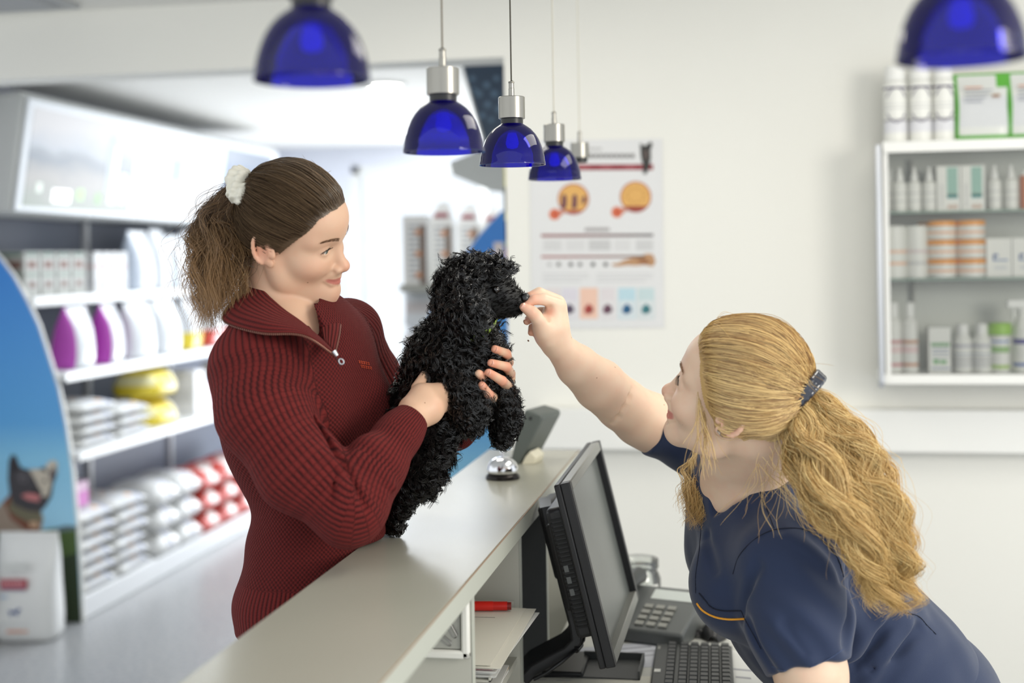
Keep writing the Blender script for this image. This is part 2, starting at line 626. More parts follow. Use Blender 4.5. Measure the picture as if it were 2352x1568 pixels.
for cx, cy, right in ((1317, 457, False), (1460, 452, True)):
    disc_px(po, cx, cy, 36, Ya, (176, 96, 80))
    disc_px(po, cx, cy, 33, Yb, (222, 172, 98))
    if not right:
        for dx in (-22, 2, 25):
            flat_on_wall(po, [(cx + dx - 6, cy + 20), (cx + dx - 4, cy - 8), (cx + dx + 3, cy - 12), (cx + dx + 7, cy - 2), (cx + dx + 6, cy + 18), (cx + dx, cy + 24)] if dx < 20 else [(cx + 20, cy + 14), (cx + 20, cy - 4), (cx + 27, cy - 8), (cx + 30, cy + 4)], Yc, (104, 62, 76))
        disc_px(po, cx, cy, 33, Yc, (168, 84, 72), 50, 130)
    else:
        disc_px(po, cx, cy, 33, Yc, (150, 62, 50), 40, 140)
        for a in range(9):
            disc_px(po, cx + 20 * math.cos(a * 0.7), cy - 4 + 16 * math.sin(a * 0.7), 3, Yc, (196, 144, 76), n=10)
    sx, sy = (cx - 43, cy + 35)
    disc_px(po, sx, sy, 13, Ya, (214, 120, 84), n=20)
    disc_px(po, sx + 1, sy, 7, Yb, (196, 86, 60), n=16)
    flat_on_wall(po, [(sx + 10, sy - 9), (cx - 22, cy + 24), (cx - 16, cy + 29), (sx + 12, sy + 4)], Ya - 0.0003, (196, 130, 110))
rect_px(po, 1343, 523, 1400, 531, Ya, (164, 160, 160))
for k in range(13):
    t_ = k / 12
    c_ = tuple(int(a + (b - a) * t_) for a, b in zip((140, 66, 66), (92, 84, 86)))
    rect_px(po, 1243 + k * 19.8, 538 - k * 0.08, 1243 + (k + 1) * 19.8, 544 - k * 0.08, Ya, c_)
    if k < 12:
        rect_px(po, 1243 + k * 19.8, 587 - k * 0.08, 1243 + (k + 1) * 19.8, 592 - k * 0.08, Ya, tuple(int(a + (b - a) * t_) for a, b in zip((160, 84, 80), (120, 104, 96))))
for x0, x1, g in ((1248, 1290, 206), (1300, 1343, 212), (1352, 1402, 188), (1411, 1448, 212), (1460, 1500, 198)):
    for k in range(4):
        rect_px(po, x0, 552 + k * 6, x1, 556 + k * 6, Ya, (g, g, g))
for x, g in ((1262, 190), (1283, 120), (1311, 80), (1332, 120), (1362, 66), (1391, 76)):
    disc_px(po, x, 607, 5, Ya, (g, g, g), n=12)
flat_on_wall(po, [(1405, 606), (1420, 604), (1432, 598), (1450, 592), (1470, 590), (1484, 582), (1500, 584), (1506, 600), (1500, 612), (1480, 608), (1462, 610), (1440, 609), (1418, 612), (1406, 610)], Ya, (184, 142, 104))
flat_on_wall(po, [(1460, 596), (1484, 594), (1494, 604), (1476, 606)], Yb, (150, 100, 66))
for x0, x1 in ((1247, 1352), (1370, 1500)):
    for k in range(3):
        rect_px(po, x0, 628 + k * 8, x1 - 18 * (k == 2), 631 + k * 8, Ya, (206, 206, 207))
for x0, x1, c_, d_ in ((1255, 1286, (222, 214, 214), None), (1290, 1326, (216, 212, 220), (92, 78, 100)), (1332, 1373, (234, 196, 176), (172, 70, 62)), (1379, 1412, (220, 214, 216), (110, 74, 92)), (1420, 1460, (186, 214, 224), (40, 98, 140)), (1465, 1503, (196, 214, 216), (66, 128, 136))):
    rect_px(po, x0, 661, x1, 732, Ya, c_)
    if d_:
        rect_px(po, x0 + 2, 690, x1 - 2, 730, Yb, tuple(min(255, int(q * 0.3 + 226 * 0.7)) for q in c_)) if c_[2] > 215 else None
        m_ = (x0 + x1) / 2
        flat_on_wall(po, [(m_ - 11, 716), (m_ - 9, 704), (m_, 697), (m_ + 9, 704), (m_ + 11, 714), (m_ + 4, 720), (m_ - 5, 721)], Yc, d_)
        disc_px(po, m_ + 3, 712, 4, Yc - 0.0005, tuple(int(q * 0.6) for q in d_), n=10)
tag(po.build('poster', None, on(1370, 755, 1, YW)), 'white wall poster with red bar and two round tan diagrams behind the lamps', 'poster')

# narrow colourful leaflet strip on the wall edge
fl = MB()
xs = -0.765
for z0, z1, c_ in ((1.62, 1.88, (200, 196, 96)), (1.72, 1.80, (112, 140, 46)), (1.60, 1.69, (150, 170, 70)), (1.54, 1.61, (158, 52, 60)), (1.46, 1.54, (205, 190, 110))):
    fl.box(xs - 0.006 - 0.0005 * (z0 > 1.7 and z1 < 1.85), xs - 0.0005, YW + 0.005, YW + 0.13, z0, z1, ink(c_))
tag(fl.build('leaflet_strip', None, (xs, YW + 0.07, 1.46)), 'narrow green, yellow and red leaflet strip on the wall edge above the poodle', 'leaflet')
pc = MB().prism([on(1134, 556, 1, 4.9), on(1156, 556, 1, 4.9), on(1156, 590, 1, 4.9), on(1134, 590, 1, 4.9)], (0, 0.003, 0), ink((226, 214, 212)))

# ------------------------------------------------------------------ glass wall cabinet
YF = 4.0
X0, X1 = 0.386, 1.75
cab = thing('wall_cabinet', 'white glass-fronted wall cabinet with aluminium edge full of bottles', 'cabinet', (1.0, 4.1, 1.175))
b = MB()
b.box(X0 + 0.028, X1, YF, YW, 1.878, 1.893, M_white)
b.box(X0 + 0.02, X1, YF - 0.006, YF + 0.012, 1.860, 1.893, M_white)
b.box(X0 + 0.01, X1, YF - 0.004, YW, 1.176, 1.205, M_white)
b.box(X0 + 0.02, X0 + 0.036, YF, YW, 1.176, 1.893, M_white)
b.box(X0 + 0.02, X1, YW - 0.008, YW, 1.176, 1.893, mat('cabinet_back', (204, 206, 198), 0.5, var=0.01))
b.build('carcass', cab, bevel=0.002)
MB().box(X0, X0 + 0.015, YF - 0.012, YF + 0.02, 1.178, 1.886, M_alu).build('edge_profile', cab, bevel=0.003)
MB().box(X0 + 0.001, X0 + 0.014, YF - 0.011, YF + 0.019, 1.168, 1.182, mat('grey_end_cap', (150, 155, 162), 0.5, var=0.02)).build('end_cap', cab)
M_shelfglass = clear_mat('shelf_glass', (0.86, 0.94, 0.89), 0.02)
M_glassedge = mat('glass_edge', (150, 176, 160), 0.25, var=0.02)
for z in (1.686, 1.487):
    s_ = MB().box(X0 + 0.036, X1, YF + 0.02, YW - 0.01, z - 0.005, z, M_shelfglass)
    s_.box(X0 + 0.036, X1, YF + 0.0185, YF + 0.020, z - 0.005, z, M_glassedge)
    s_.build('glass_shelf', cab)
MB().box(X0 + 0.036, X1, YF + 0.003, YF + 0.006, 1.205, 1.860, clear_mat('door_glass', (0.985, 0.99, 0.985), 0.0)).build('sliding_glass', cab)
for z in (1.80, 1.44):
    MB().box(X0 + 0.12, X0 + 0.128, YW - 0.03, YW - 0.008, z - 0.03, z + 0.05, M_grey).build('shelf_bracket', cab)

M_bot = mat('bottle_white', (232, 232, 226), 0.35, var=0.01)
M_capw = mat('cap_white', (236, 236, 232), 0.4, var=0.01)


def lathe_rows(mb, rows, c, n=28):
    """rows: (r, z, material of the band up to the next row)."""
    for (r0, z0, m0), (r1, z1, _) in zip(rows[:-1], rows[1:]):
        mb.lathe([(r0, z0), (r1, z1)], c, m0, n, close=False)
    r, z, m0 = rows[-1]
    mb.lathe([(r, z), (0.0005, z + 0.0005)], c, rows[-2][2], n, close=True)
    return mb


def bottle(name, px, zb, rows, caprows, label, cat, group=None, Y=4.07):
    x = on(px, 600, 1, Y)[0]
    c = (x, Y, zb + 0.0004)
    o = lathe_rows(MB(), rows, c).build(name, None, c, smooth=30)
    tag(o, label, cat, group)
    if caprows:
        lathe_rows(MB(), caprows, c).build('cap', o, smooth=30)
    return o


def boxed(name, px0, px1, zb, h, label, cat, prints, group=None, Y=4.045, dep=0.05, base=(232, 232, 226)):
    xa, xb = on(px0, 600, 1, Y)[0], on(px1, 600, 1, Y)[0]
    m = MB().box(xa, xb, Y, Y + dep, zb + 0.0005, zb + h, mat('carton_%d' % base[0], base, 0.5, var=0.01))
    for u0, u1, v0, v1, c_ in prints:
        m.box(xa + (xb - xa) * u0, xa + (xb - xa) * u1, Y - 0.0006, Y + 0.001, zb + h * v0, zb + h * v1, ink(c_))
    return tag(m.build(name, None, ((xa + xb) / 2, Y + dep / 2, zb)), label, cat, group)


TOP, S1, S2, S3 = 1.8934, 1.6864, 1.4874, 1.2054
pur, ltx = ink((70, 60, 96)), ink((206, 206, 204))
for i, px in enumerate((2062, 2119, 2172)):
    r = 0.0335 if i < 2 else 0.031
    o = bottle('spray_can', px, TOP, [(r - .003, 0, M_bot), (r, .004, M_bot), (r, .030, ink((222, 222, 226))), (r, .062, ltx), (r, .066, pur), (r, .069, M_bot), (r, .10, ltx), (r, .104, M_bot), (r, .112, ltx), (r, .115, M_bot), (r, .16, pur), (r, .166, M_bot), (r, .178, M_bot), (r - .005, .186, M_bot), (r - .006, .188, M_bot)],
               [(r - .004, .187, M_capw), (r - .0035, .190, M_capw), (r - .0045, .228, M_capw), (r - .010, .233, M_capw)],
               'white spray can with purple rings on the cabinet, %s from the left' % ORD[i], 'spray can', 'spray cans on the cabinet')
    # dark crescent of the printed oval on the front
    X_, Y_, Z_ = ORIG[o.name]
    for sgn in (-1, 1):
        P = []
        for k in range(9):
            a = -0.9 + 1.8 * k / 8
            hh = 0.052 * math.cos(a * 1.2)
            P.append((X_ + (r + .0008) * math.sin(a), Y_ - (r + .0008) * math.cos(a), Z_ + 0.112 + sgn * hh))
        MB().tube(P, 0.0016, pur, 6).build('printed_arc', o)


def pouch(name, c, w, h, d, mats_fn, label, cat, group=None, rz=0.0, lean=0.0, n=24, top=0.35, origin=None, seal=0.03):
    """Upright filled pouch: rounded-box sections that flatten to a top seal. mats_fn(u, t, front) -> material."""
    lev = [0, .02, .08, .2, .35, .5, .65, .78, .88, 1 - seal, 1]
    G = []
    for t in lev:
        fl_ = 1.0 if t < 0.5 else max(0.05, 1 - ((t - 0.5) / (0.5 - seal)) ** 1.6) if t < 1 - seal else 0.05
        bw = (0.93 if t == 0 else 1.0) * (1 + 0.02 * math.sin(t * 9))
        dd = d / 2 * fl_ * (0.85 if t == 0 else 1.0 + 0.12 * math.sin(min(1, t * 2) * math.pi))
        row = []
        for k in range(n):
            a = 2 * math.pi * k / n
            ca, sa = math.cos(a), math.sin(a)
            e = 0.45
            x = w / 2 * bw * math.copysign(abs(ca) ** e, ca)
            y = dd * math.copysign(abs(sa) ** e, sa)
            row.append((x, y + lean * t * h, t * h))
        G.append(row)
    M = rotz(c, rz)
    mb = MB()
    for i in range(len(lev) - 1):
        for k in range(n):
            k2 = (k + 1) % n
            q = [G[i][k], G[i][k2], G[i + 1][k2], G[i + 1][k]]
            a = 2 * math.pi * (k + .5) / n
            mb.add([M(*p) for p in q], [(0, 1, 2, 3)], mats_fn(q[0][0] / w + .5, (lev[i] + lev[i + 1]) / 2, math.sin(a) < -0.3, math.sin(a)))
    mb.add([M(*p) for p in G[0]], [tuple(range(n - 1, -1, -1))], mats_fn(.5, 0, False, 0))
    mb.add([M(*p) for p in G[-1]], [tuple(range(n))], mats_fn(.5, 1, False, 0))
    import bmesh
    o = mb.build(name, None, c, smooth=60)
    bm = bmesh.new()
    bm.from_mesh(o.data)
    bmesh.ops.remove_doubles(bm, verts=bm.verts, dist=1e-5)
    bmesh.ops.recalc_face_normals(bm, faces=bm.faces)
    bm.to_mesh(o.data)
    bm.free()
    return tag(o, label, cat, group)


M_foil = mat('pouch_foil', (214, 216, 212), 0.3, var=0.03, bump=0.25, bscale=30)
M_green = mat('pouch_green', (92, 170, 60), 0.35, var=0.12, vscale=30)


def greenp(u, t, front, sa):
    if t < .12 or t > .95 or abs(u - .5) > .44:
        return M_green
    if front and t > .82 and u > .72:
        return M_green
    if front and .2 < t < .64:
        return ink((208, 210, 212)) if int(t * 40) % 2 else M_foil
    return M_foil


for i, (px, wd) in enumerate(((2253, 0.155), (2376, 0.155))):
    x = on(px, 250, 1, 4.09)[0]
    o = pouch('treat_pouch', (x, 4.09, TOP), wd, 0.203, 0.05, greenp, ('white pouch with bright green edges standing on the cabinet, left one' if i == 0 else 'white pouch with green edges on the cabinet cut by the right frame edge'), 'pouch', 'green edged pouches on the cabinet')
    d_ = MB()
    for k in range(4):
        d_.box(x - 0.05, x + 0.03 - 0.01 * k, 4.0605, 4.0612, TOP + 0.148 - 0.011 * k, TOP + 0.151 - 0.011 * k, ink((150, 154, 166)))
    d_.box(x - 0.05, x + 0.0, 4.0605, 4.0612, TOP + 0.156, TOP + 0.160, ink((206, 140, 110)))
    d_.box(x + 0.028, x + 0.05, 4.0605, 4.0612, TOP + 0.128, TOP + 0.136, ink((150, 110, 80)))
    d_.build('printed_text', o)

drop = lambda r, h: [(r - .002, 0, M_bot), (r, .003, M_bot), (r, h * .22, ltx), (r, h * .25, M_bot), (r, h * .40, ltx), (r, h * .43, M_bot), (r, h * .62, M_bot), (r * .75, h * .68, M_bot), (r * .45, h * .70, M_bot)]
dropc = lambda r, h: [(r * .55, h * .70, M_capw), (r * .55, h * .82, M_capw), (r * .34, h * .84, M_capw), (r * .20, h, M_capw)]
for i, (px, lab) in enumerate(((2048, 'white dropper bottle at the left end of the top cabinet shelf'), (2070, 'white dropper bottle, second from the left on the top cabinet shelf'), (2103, 'white dropper bottle, third from the left on the top cabinet shelf'), (2137, 'white dropper bottle just left of the teal printed cartons'), (2287, 'white dropper bottle just right of the teal printed cartons'), (2325, 'white dropper bottle at the right end of the top cabinet shelf'))):
    bottle('dropper_bottle', px, S1, drop(.0195, .132), dropc(.0195, .132), lab, 'bottle', 'dropper bottles on the top cabinet shelf', Y=4.06 if i else 4.10)
tube_rows = [(.019, 0, ink((196, 120, 80))), (.019, .10, M_bot), (.015, .115, M_bot)]
bottle('medicine_tube', 2360, S1, tube_rows, None, 'orange brown tube cut by the frame edge on the top cabinet shelf', 'tube')
for i, (a, b_) in enumerate(((2155, 2209), (2211, 2265))):
    boxed('medicine_carton', a, b_, S1, .133, ('left' if i == 0 else 'right') + ' white carton with a teal rectangle on the top cabinet shelf', 'box',
          [(.42, .88, .32, .97, (150, 190, 176)), (.42, .88, .28, .36, (70, 170, 168)), (.45, .62, .05, .13, (206, 176, 156)), (.66, .84, .05, .13, (206, 176, 156)), (.16, .24, .1, .6, (206, 206, 204))], 'teal printed cartons')
oy, ow = mat('lid_orange', (238, 160, 62), 0.35, var=0.03), ink((236, 196, 168))
for i, px in enumerate((2056, 2105)):
    bottle('powder_canister', px, S2, [(.031, 0, M_bot), (.0325, .004, M_bot), (.0325, .04, ow if i == 0 else ltx), (.0325, .05, M_bot), (.0325, .075, ink((236, 200, 176)) if i == 0 else ink((220, 206, 204))), (.0325, .085, M_bot), (.0325, .154, M_bot), (.030, .157, M_bot)], None,
           'plain white canister ' + ('at the left end of the middle cabinet shelf' if i == 0 else 'beside the orange lidded jars'), 'canister', 'white canisters on the middle shelf', Y=4.06)
for j, px in enumerate((2163, 2230)):
    for k in range(3):
        z = S2 + k * .0567
        bottle('cream_jar', px, z, [(.038, 0, M_bot), (.041, .003, M_bot), (.041, .016, ow), (.041, .026, M_bot), (.041, .040, M_bot), (.039, .042, M_bot)], [(.042, .0405, oy), (.0425, .043, oy), (.0425, .052, oy), (.040, .0558, oy)],
               'white jar with orange lid, %s of the %s stack on the middle cabinet shelf' % (('bottom', 'middle', 'top')[k], ('left', 'right')[j]), 'jar', 'orange lidded jars', Y=4.065)
bottle('cream_jar', 2141, S2 + .1134, [(.038, 0, M_bot), (.041, .003, M_bot), (.041, .040, M_bot), (.039, .042, M_bot)], [(.042, .0405, oy), (.0425, .052, oy), (.040, .0545, oy)], 'orange lidded jar half hidden at the back left behind the front jar stack', 'jar', 'orange lidded jars', Y=4.15)
for k in range(2):
    bottle('cream_jar', 2141, S2 + k * .0567, [(.038, 0, M_bot), (.041, .003, M_bot), (.041, .040, M_bot), (.039, .042, M_bot)], [(.042, .0405, oy), (.0425, .052, oy), (.040, .0558, oy)], 'orange lidded jar in the back stack of the middle shelf, %s one' % ('lowest', 'second')[k], 'jar', 'orange lidded jars', Y=4.15)
for i, (a, b_) in enumerate(((2266, 2324), (2326, 2384))):
    boxed('tablet_carton', a, b_, S2, .115, ('white carton with a blue squiggle right of the orange lidded jars' if i == 0 else 'white carton with a blue squiggle cut by the right frame edge'), 'box',
          [(.25, .85, .42, .46, (110, 136, 178)), (.26, .34, .46, .58, (60, 90, 150)), (.28, .46, .54, .60, (70, 100, 160)), (.3, .8, .2, .3, (214, 216, 216))], 'blue squiggle cartons')
red, brn = ink((206, 140, 140)), ink((204, 150, 120))
for i, px in enumerate((2051, 2088)):
    c_ = red if i == 0 else brn
    bottle('spray_bottle', px, S3, [(.020, 0, M_bot), (.0225, .004, M_bot), (.0225, .02, c_), (.0225, .03, M_bot), (.0225, .06, ink((232, 206, 204))), (.0225, .08, M_bot), (.0225, .088, c_), (.0225, .098, M_bot), (.0225, .15, M_bot), (.014, .165, M_bot)], [(.013, .166, M_capw), (.013, .205, M_capw), (.010, .21, M_capw)],
           'slim white bottle with pale %s print at the left of the bottom cabinet shelf' % ('red' if i == 0 else 'brown'), 'bottle', Y=4.055)
grn, bld = ink((120, 166, 120)), ink((150, 160, 180))
boxed('shampoo_tub', 2130, 2181, S3, .136, 'wide white tub with green printed label on the bottom cabinet shelf', 'tub', [(.1, .95, .58, .66, (120, 166, 120)), (.15, .9, .50, .53, (150, 160, 180)), (.15, .9, .42, .45, (150, 160, 180)), (.15, .9, .34, .36, (170, 176, 190)), (.2, .45, .2, .3, (110, 170, 110)), (.5, .8, .2, .28, (110, 170, 110)), (.1, .95, .08, .12, (150, 160, 180))], dep=.06)
for i, px in enumerate((2208, 2252)):
    bottle('lotion_bottle', px, S3, [(.023, 0, M_bot), (.0265, .004, M_bot), (.0265, .015, ltx), (.0265, .05, M_bot), (.0265, .055, bld), (.0265, .058, M_bot), (.0265, .075, ink((190, 190, 196))), (.0265, .085, M_bot), (.0265, .095, M_bot), (.020, .11, M_bot), (.017, .112, M_bot)], [(.0175, .112, M_capw), (.0175, .142, M_capw), (.015, .145, M_capw)],
           'white round shouldered bottle, ' + ('left' if i == 0 else 'right') + ' one of the pair left of the green cap', 'bottle', 'round shouldered bottles', Y=4.06)
lime = mat('lime_cap', (150, 200, 60), 0.35, var=0.03)
bottle('wipes_bottle', 2294, S3, [(.024, 0, M_bot), (.026, .003, M_bot), (.026, .012, ink((170, 200, 110))), (.026, .024, M_bot), (.026, .06, ink((150, 190, 120))), (.026, .078, M_bot), (.026, .09, ink((90, 130, 190))), (.026, .095, M_bot), (.026, .112, M_bot)], [(.032, .112, lime), (.033, .115, lime), (.033, .142, lime), (.030, .147, lime)],
       'white bottle with a bright lime green cap on the bottom cabinet shelf', 'bottle', Y=4.06)
sb = bottle('trigger_spray', 2347, S3, [(.027, 0, M_bot), (.029, .004, M_bot), (.029, .02, ink((100, 120, 180))), (.029, .03, M_bot), (.029, .085, ink((72, 66, 140))), (.029, .1, M_bot), (.029, .13, M_bot), (.014, .17, M_bot), (.013, .175, M_bot)], None, 'white trigger spray bottle with purple label at the right frame edge', 'spray bottle', Y=4.06)
xs_ = ORIG[sb.name][0]
MB().lathe([(.015, .175), (.015, .19)], (xs_, 4.06, S3), M_capw, 20).box(xs_ - .045, xs_ + .02, 4.05, 4.07, S3 + .19, S3 + .215, M_capw).box(xs_ - .03, xs_ - .022, 4.054, 4.066, S3 + .155, S3 + .19, M_capw).build('trigger_head', sb, bevel=.003)
# ------------------------------------------------------------------ shop: left shelving with curved blue end panel
M_steel = mat('shelf_steel', (226, 228, 230), 0.4, var=0.01)
M_backp = mat('shelf_back', (120, 126, 140), 0.6, var=0.03)
su = thing('shelving_unit', 'long white shop shelving full of pet food along the left wall', 'shelving', (-3.2, 6.7, 0))
YS, YE = 5.33, 8.7
MB().box(-3.52, -3.50, YS, YE, 0, 2.30, M_backp).build('back_panel', su)
MB().box(-3.50, -2.90, YS, YE, 0, 0.10, M_steel).build('plinth', su, bevel=.006)
LV = ((1.43, -3.11), (1.095, -2.965), (0.745, -2.905))
for z, xf in LV:
    MB().box(-3.50, xf, YS, YE, z - 0.03, z, M_steel).build('shelf', su, bevel=.004)
    tag(MB().box(xf, xf + 0.008, YS, YE, z - 0.042, z + 0.003, mat('price_rail', (236, 238, 238), 0.35, var=0.02)).build('price_rail', su, bevel=.002), None)
for y in (5.5, 6.5, 7.5, 8.5):
    MB().box(-3.50, -3.475, y, y + .03, 0.1, 2.25, M_steel).build('upright', su)
# curved end panel with its printed picture (sky, meadow and a bulldog)
Y5 = 5.315


def sky_mat():
    m = mat('printed_sky', (60, 130, 205), 0.4)
    nt = m.node_tree
    tc = N(nt, 'ShaderNodeTexCoord')
    sp_ = N(nt, 'ShaderNodeSeparateXYZ')
    nt.links.new(tc.outputs['Object'], sp_.inputs[0])
    mr = N(nt, 'ShaderNodeMapRange')
    mr.inputs['From Min'].default_value = 0.35
    mr.inputs['From Max'].default_value = 1.6
    nt.links.new(sp_.outputs['Z'], mr.inputs['Value'])
    r_ = N(nt, 'ShaderNodeValToRGB')
    e = r_.color_ramp.elements
    e[0].position, e[0].color = 0.0, lin((164, 212, 236))
    e[1].position, e[1].color = 1.0, lin((58, 138, 222))
    e2 = e.new(0.42)
    e2.color = lin((92, 168, 226))
    e3 = e.new(0.30)
    e3.color = lin((134, 198, 232))
    nt.links.new(mr.outputs[0], r_.inputs[0])
    nt.links.new(r_.outputs[0], nt.nodes['Principled BSDF'].inputs['Base Color'])
    return m


M_sky = sky_mat()
curve = [(187, 1430), (186, 1400), (183, 1320), (175, 1200), (164, 1080), (150, 980), (132, 890), (110, 820), (86, 745), (60, 690), (30, 635), (0, 595), (-40, 555), (-90, 520)]
poly = [on(px, py, 1, Y5) for px, py in curve]
lx = -3.56
poly += [np.array([lx, Y5, poly[-1][2]]), np.array([lx, Y5, 0.001])]
ep = thing('end_panel', 'tall curved blue end panel printed with a bulldog under a blue sky', 'display panel', (-3.2, Y5, 0))
MB().prism([p + np.array([0.012, 0, 0]) if i < 14 else p for i, p in enumerate(poly)], (0, 0.012, 0), M_white).build('white_backing', ep, (0, 0, 0) if False else None)
o_ = MB().prism(poly, (0, -0.003, 0), M_sky).build('printed_sky', ep)
pr = MB()


def pf(pts, c, off):
    pr.prism([on(px, py, 1, Y5 - 0.0035 - off) for px, py in pts], (0, 0.0006, 0), ink(c))


pf([(128, 1212), (150, 1206), (175, 1208), (187, 1430), (-120, 1436), (-120, 1228), (60, 1222)], (74, 96, 46), 0)
pf([(140, 1280), (178, 1270), (187, 1430), (-120, 1436), (-120, 1330)], (44, 58, 34), .0006)
pf([(128, 1212), (150, 1206), (176, 1208), (176, 1216), (128, 1222)], (96, 112, 120), .0008)
# bulldog: body, collar, head, ears, blaze, tongue
pf([(-40, 1225), (-20, 1180), (8, 1150), (30, 1130), (90, 1165), (100, 1190), (92, 1225)], (156, 138, 122), .0012)
pf([(8, 1152), (26, 1130), (60, 1180), (92, 1196), (90, 1222), (60, 1218), (24, 1190)], (120, 70, 50), .0018)
pf([(18, 1170), (26, 1140), (92, 1172), (96, 1196), (76, 1204), (40, 1188)], (112, 106, 84), .0022)
pf([(18, 1100), (20, 1060), (26, 1044), (36, 1046), (46, 1072), (62, 1078), (88, 1076), (104, 1072), (112, 1062), (124, 1056), (132, 1064), (130, 1090), (122, 1112), (118, 1140), (106, 1160), (92, 1176), (62, 1172), (30, 1158), (22, 1132)], (62, 58, 62), .0028)
pf([(66, 1078), (90, 1076), (112, 1088), (118, 1110), (110, 1140), (96, 1140), (86, 1112), (76, 1094)], (196, 186, 170), .0034)
pf([(104, 1072), (112, 1060), (124, 1056), (132, 1064), (130, 1086), (120, 1098), (110, 1086)], (206, 196, 180), .0036)
pf([(112, 1084), (126, 1068), (128, 1088), (120, 1110)], (96, 86, 86), .0040)
pf([(26, 1050), (34, 1050), (42, 1074), (32, 1090), (24, 1080)], (44, 40, 44), .0034)
pf([(48, 1138), (62, 1132), (84, 1134), (92, 1142), (88, 1152), (64, 1148)], (196, 122, 122), .0042)
pf([(40, 1088), (56, 1086), (66, 1096), (60, 1110), (44, 1108)], (92, 88, 92), .0036)
pf([(50, 1098), (56, 1096), (58, 1103), (52, 1105)], (18, 16, 18), .0042)
pf([(98, 1102), (104, 1100), (106, 1107), (100, 1109)], (22, 20, 22), .0042)
pf([(76, 1124), (92, 1122), (96, 1134), (78, 1134)], (36, 32, 34), .0042)
pf([(66, 1198), (84, 1196), (92, 1210), (70, 1214)], (196, 160, 130), .0046)
pr.build('printed_bulldog', ep)

# lightbox header above the shelves, tilted forward
hb = thing('lightbox_sign', 'wide white backlit sign box with three pictures above the left shelves', 'sign', (-3.2, 6.6, 1.80))
A, B_ = np.array([-3.055, 0, 2.31]), np.array([-3.135, 0, 1.80])
Yh0, Yh1 = 5.2, 8.3
Uz = A - B_
nrm = np.array([Uz[2], 0, -Uz[0]]) / np.linalg.norm(Uz)
nrm = nrm if nrm[0] > 0 else -nrm


def hq(y0, y1, t0, t1, off):
    return [B_ + Uz * t0 + nrm * off + (0, y0, 0), B_ + Uz * t0 + nrm * off + (0, y1, 0), B_ + Uz * t1 + nrm * off + (0, y1, 0), B_ + Uz * t1 + nrm * off + (0, y0, 0)]


cs = MB()
prof = [B_, A, A + np.array([-0.03, 0, .02]), np.array([-3.44, 0, 2.30]), np.array([-3.44, 0, 1.80])]
cs.prism([p + np.array([0, Yh0, 0]) for p in prof], (0, Yh1 - Yh0, 0), mat('sign_casing', (196, 198, 196), 0.5, var=0.01))
cs.build('casing', hb, bevel=.02)
MB().prism(hq(Yh0 + .01, Yh1 - .01, .02, .985, 0.001), nrm * 0.012, mat('sign_face', (206, 210, 214), 0.4, var=0.01)).build('frame', hb, bevel=.008)


def picture_mat(name, kind):
    m = bpy.data.materials.new(name)
    m.use_nodes = True
    nt = m.node_tree
    b = nt.nodes['Principled BSDF']
    b.inputs['Roughness'].default_value = 0.25
    tc = N(nt, 'ShaderNodeTexCoord')
    sp_ = N(nt, 'ShaderNodeSeparateXYZ')
    nt.links.new(tc.outputs['Generated'], sp_.inputs[0])
    no = N(nt, 'ShaderNodeTexNoise')
    no.inputs['Scale'].default_value = 3.5 if kind != 2 else 2
    no.inputs['Detail'].default_value = 5
    nt.links.new(tc.outputs['Generated'], no.inputs['Vector'])
    a = N(nt, 'ShaderNodeMath', operation='MULTIPLY_ADD')
    a.inputs[1].default_value = 0.35
    nt.links.new(no.outputs['Fac'], a.inputs[0])
    nt.links.new(sp_.outputs['Z'], a.inputs[2])
    r_ = N(nt, 'ShaderNodeValToRGB')
    e = r_.color_ramp.elements
    if kind == 0:
        stops = ((0.0, (190, 208, 190)), (0.26, (204, 214, 206)), (0.45, (222, 222, 220)), (0.66, (176, 188, 200)), (0.74, (196, 206, 216)), (0.80, (226, 236, 248)), (1.0, (250, 252, 255)))
    elif kind == 1:
        stops = ((0.0, (246, 250, 252)), (1.0, (252, 253, 255)))
    else:
        stops = ((0.0, (96, 132, 214)), (0.5, (120, 168, 232)), (1.0, (206, 222, 246)))
    e[0].position, e[0].color = stops[0][0], lin(stops[0][1])
    e[1].position, e[1].color = stops[-1][0], lin(stops[-1][1])
    for p_, c_ in stops[1:-1]:
        q = e.new(p_)
        q.color = lin(c_)
    nt.links.new(a.outputs[0], r_.inputs[0])
    b.inputs['Base Color'].default_value = (.04, .04, .045, 1)
    b.inputs['Specular IOR Level'].default_value = .2
    nt.links.new(r_.outputs[0], b.inputs['Emission Color'])
    b.inputs['Emission Strength'].default_value = 0.47
    return m


e1 = MB().prism(hq(5.26, 6.26, .07, .92, .0135), nrm * .002, picture_mat('lit_landscape', 0))
for y0, t0, y1, t1, c_ in ((5.98, .25, 6.04, .80, (150, 158, 164)), (6.03, .15, 6.09, .7, (206, 206, 204)), (5.72, .16, 5.78, .26, (150, 186, 130)), (5.9, .14, 5.95, .24, (130, 160, 120)), (6.12, .16, 6.20, .45, (190, 208, 168)), (5.36, .2, 5.40, .28, (190, 200, 190)), (5.5, .12, 5.66, .24, (250, 250, 250))):
    mk_ = mat('lit_ink_%d_%d' % (c_[0], c_[2]), c_, 0.5, emit=0.42)
    e1.prism(hq(y0, y1, t0, t1, .0157), nrm * .0006, mk_)
tag(e1.build('lit_picture', hb), 'washed out landscape picture')
s2 = MB().prism(hq(6.34, 7.34, .07, .92, .0135), nrm * .002, picture_mat('lit_white', 1))
s2.prism(hq(6.74, 6.79, .45, .68, .0157), nrm * .0006, mat('lit_ink_b', (100, 146, 214), 0.5, emit=0.45)).prism(hq(6.72, 6.77, .28, .34, .0157), nrm * .0006, mat('lit_ink_c', (190, 206, 226), 0.5, emit=0.45))
tag(s2.build('lit_picture', hb), 'white picture with a small blue mark')
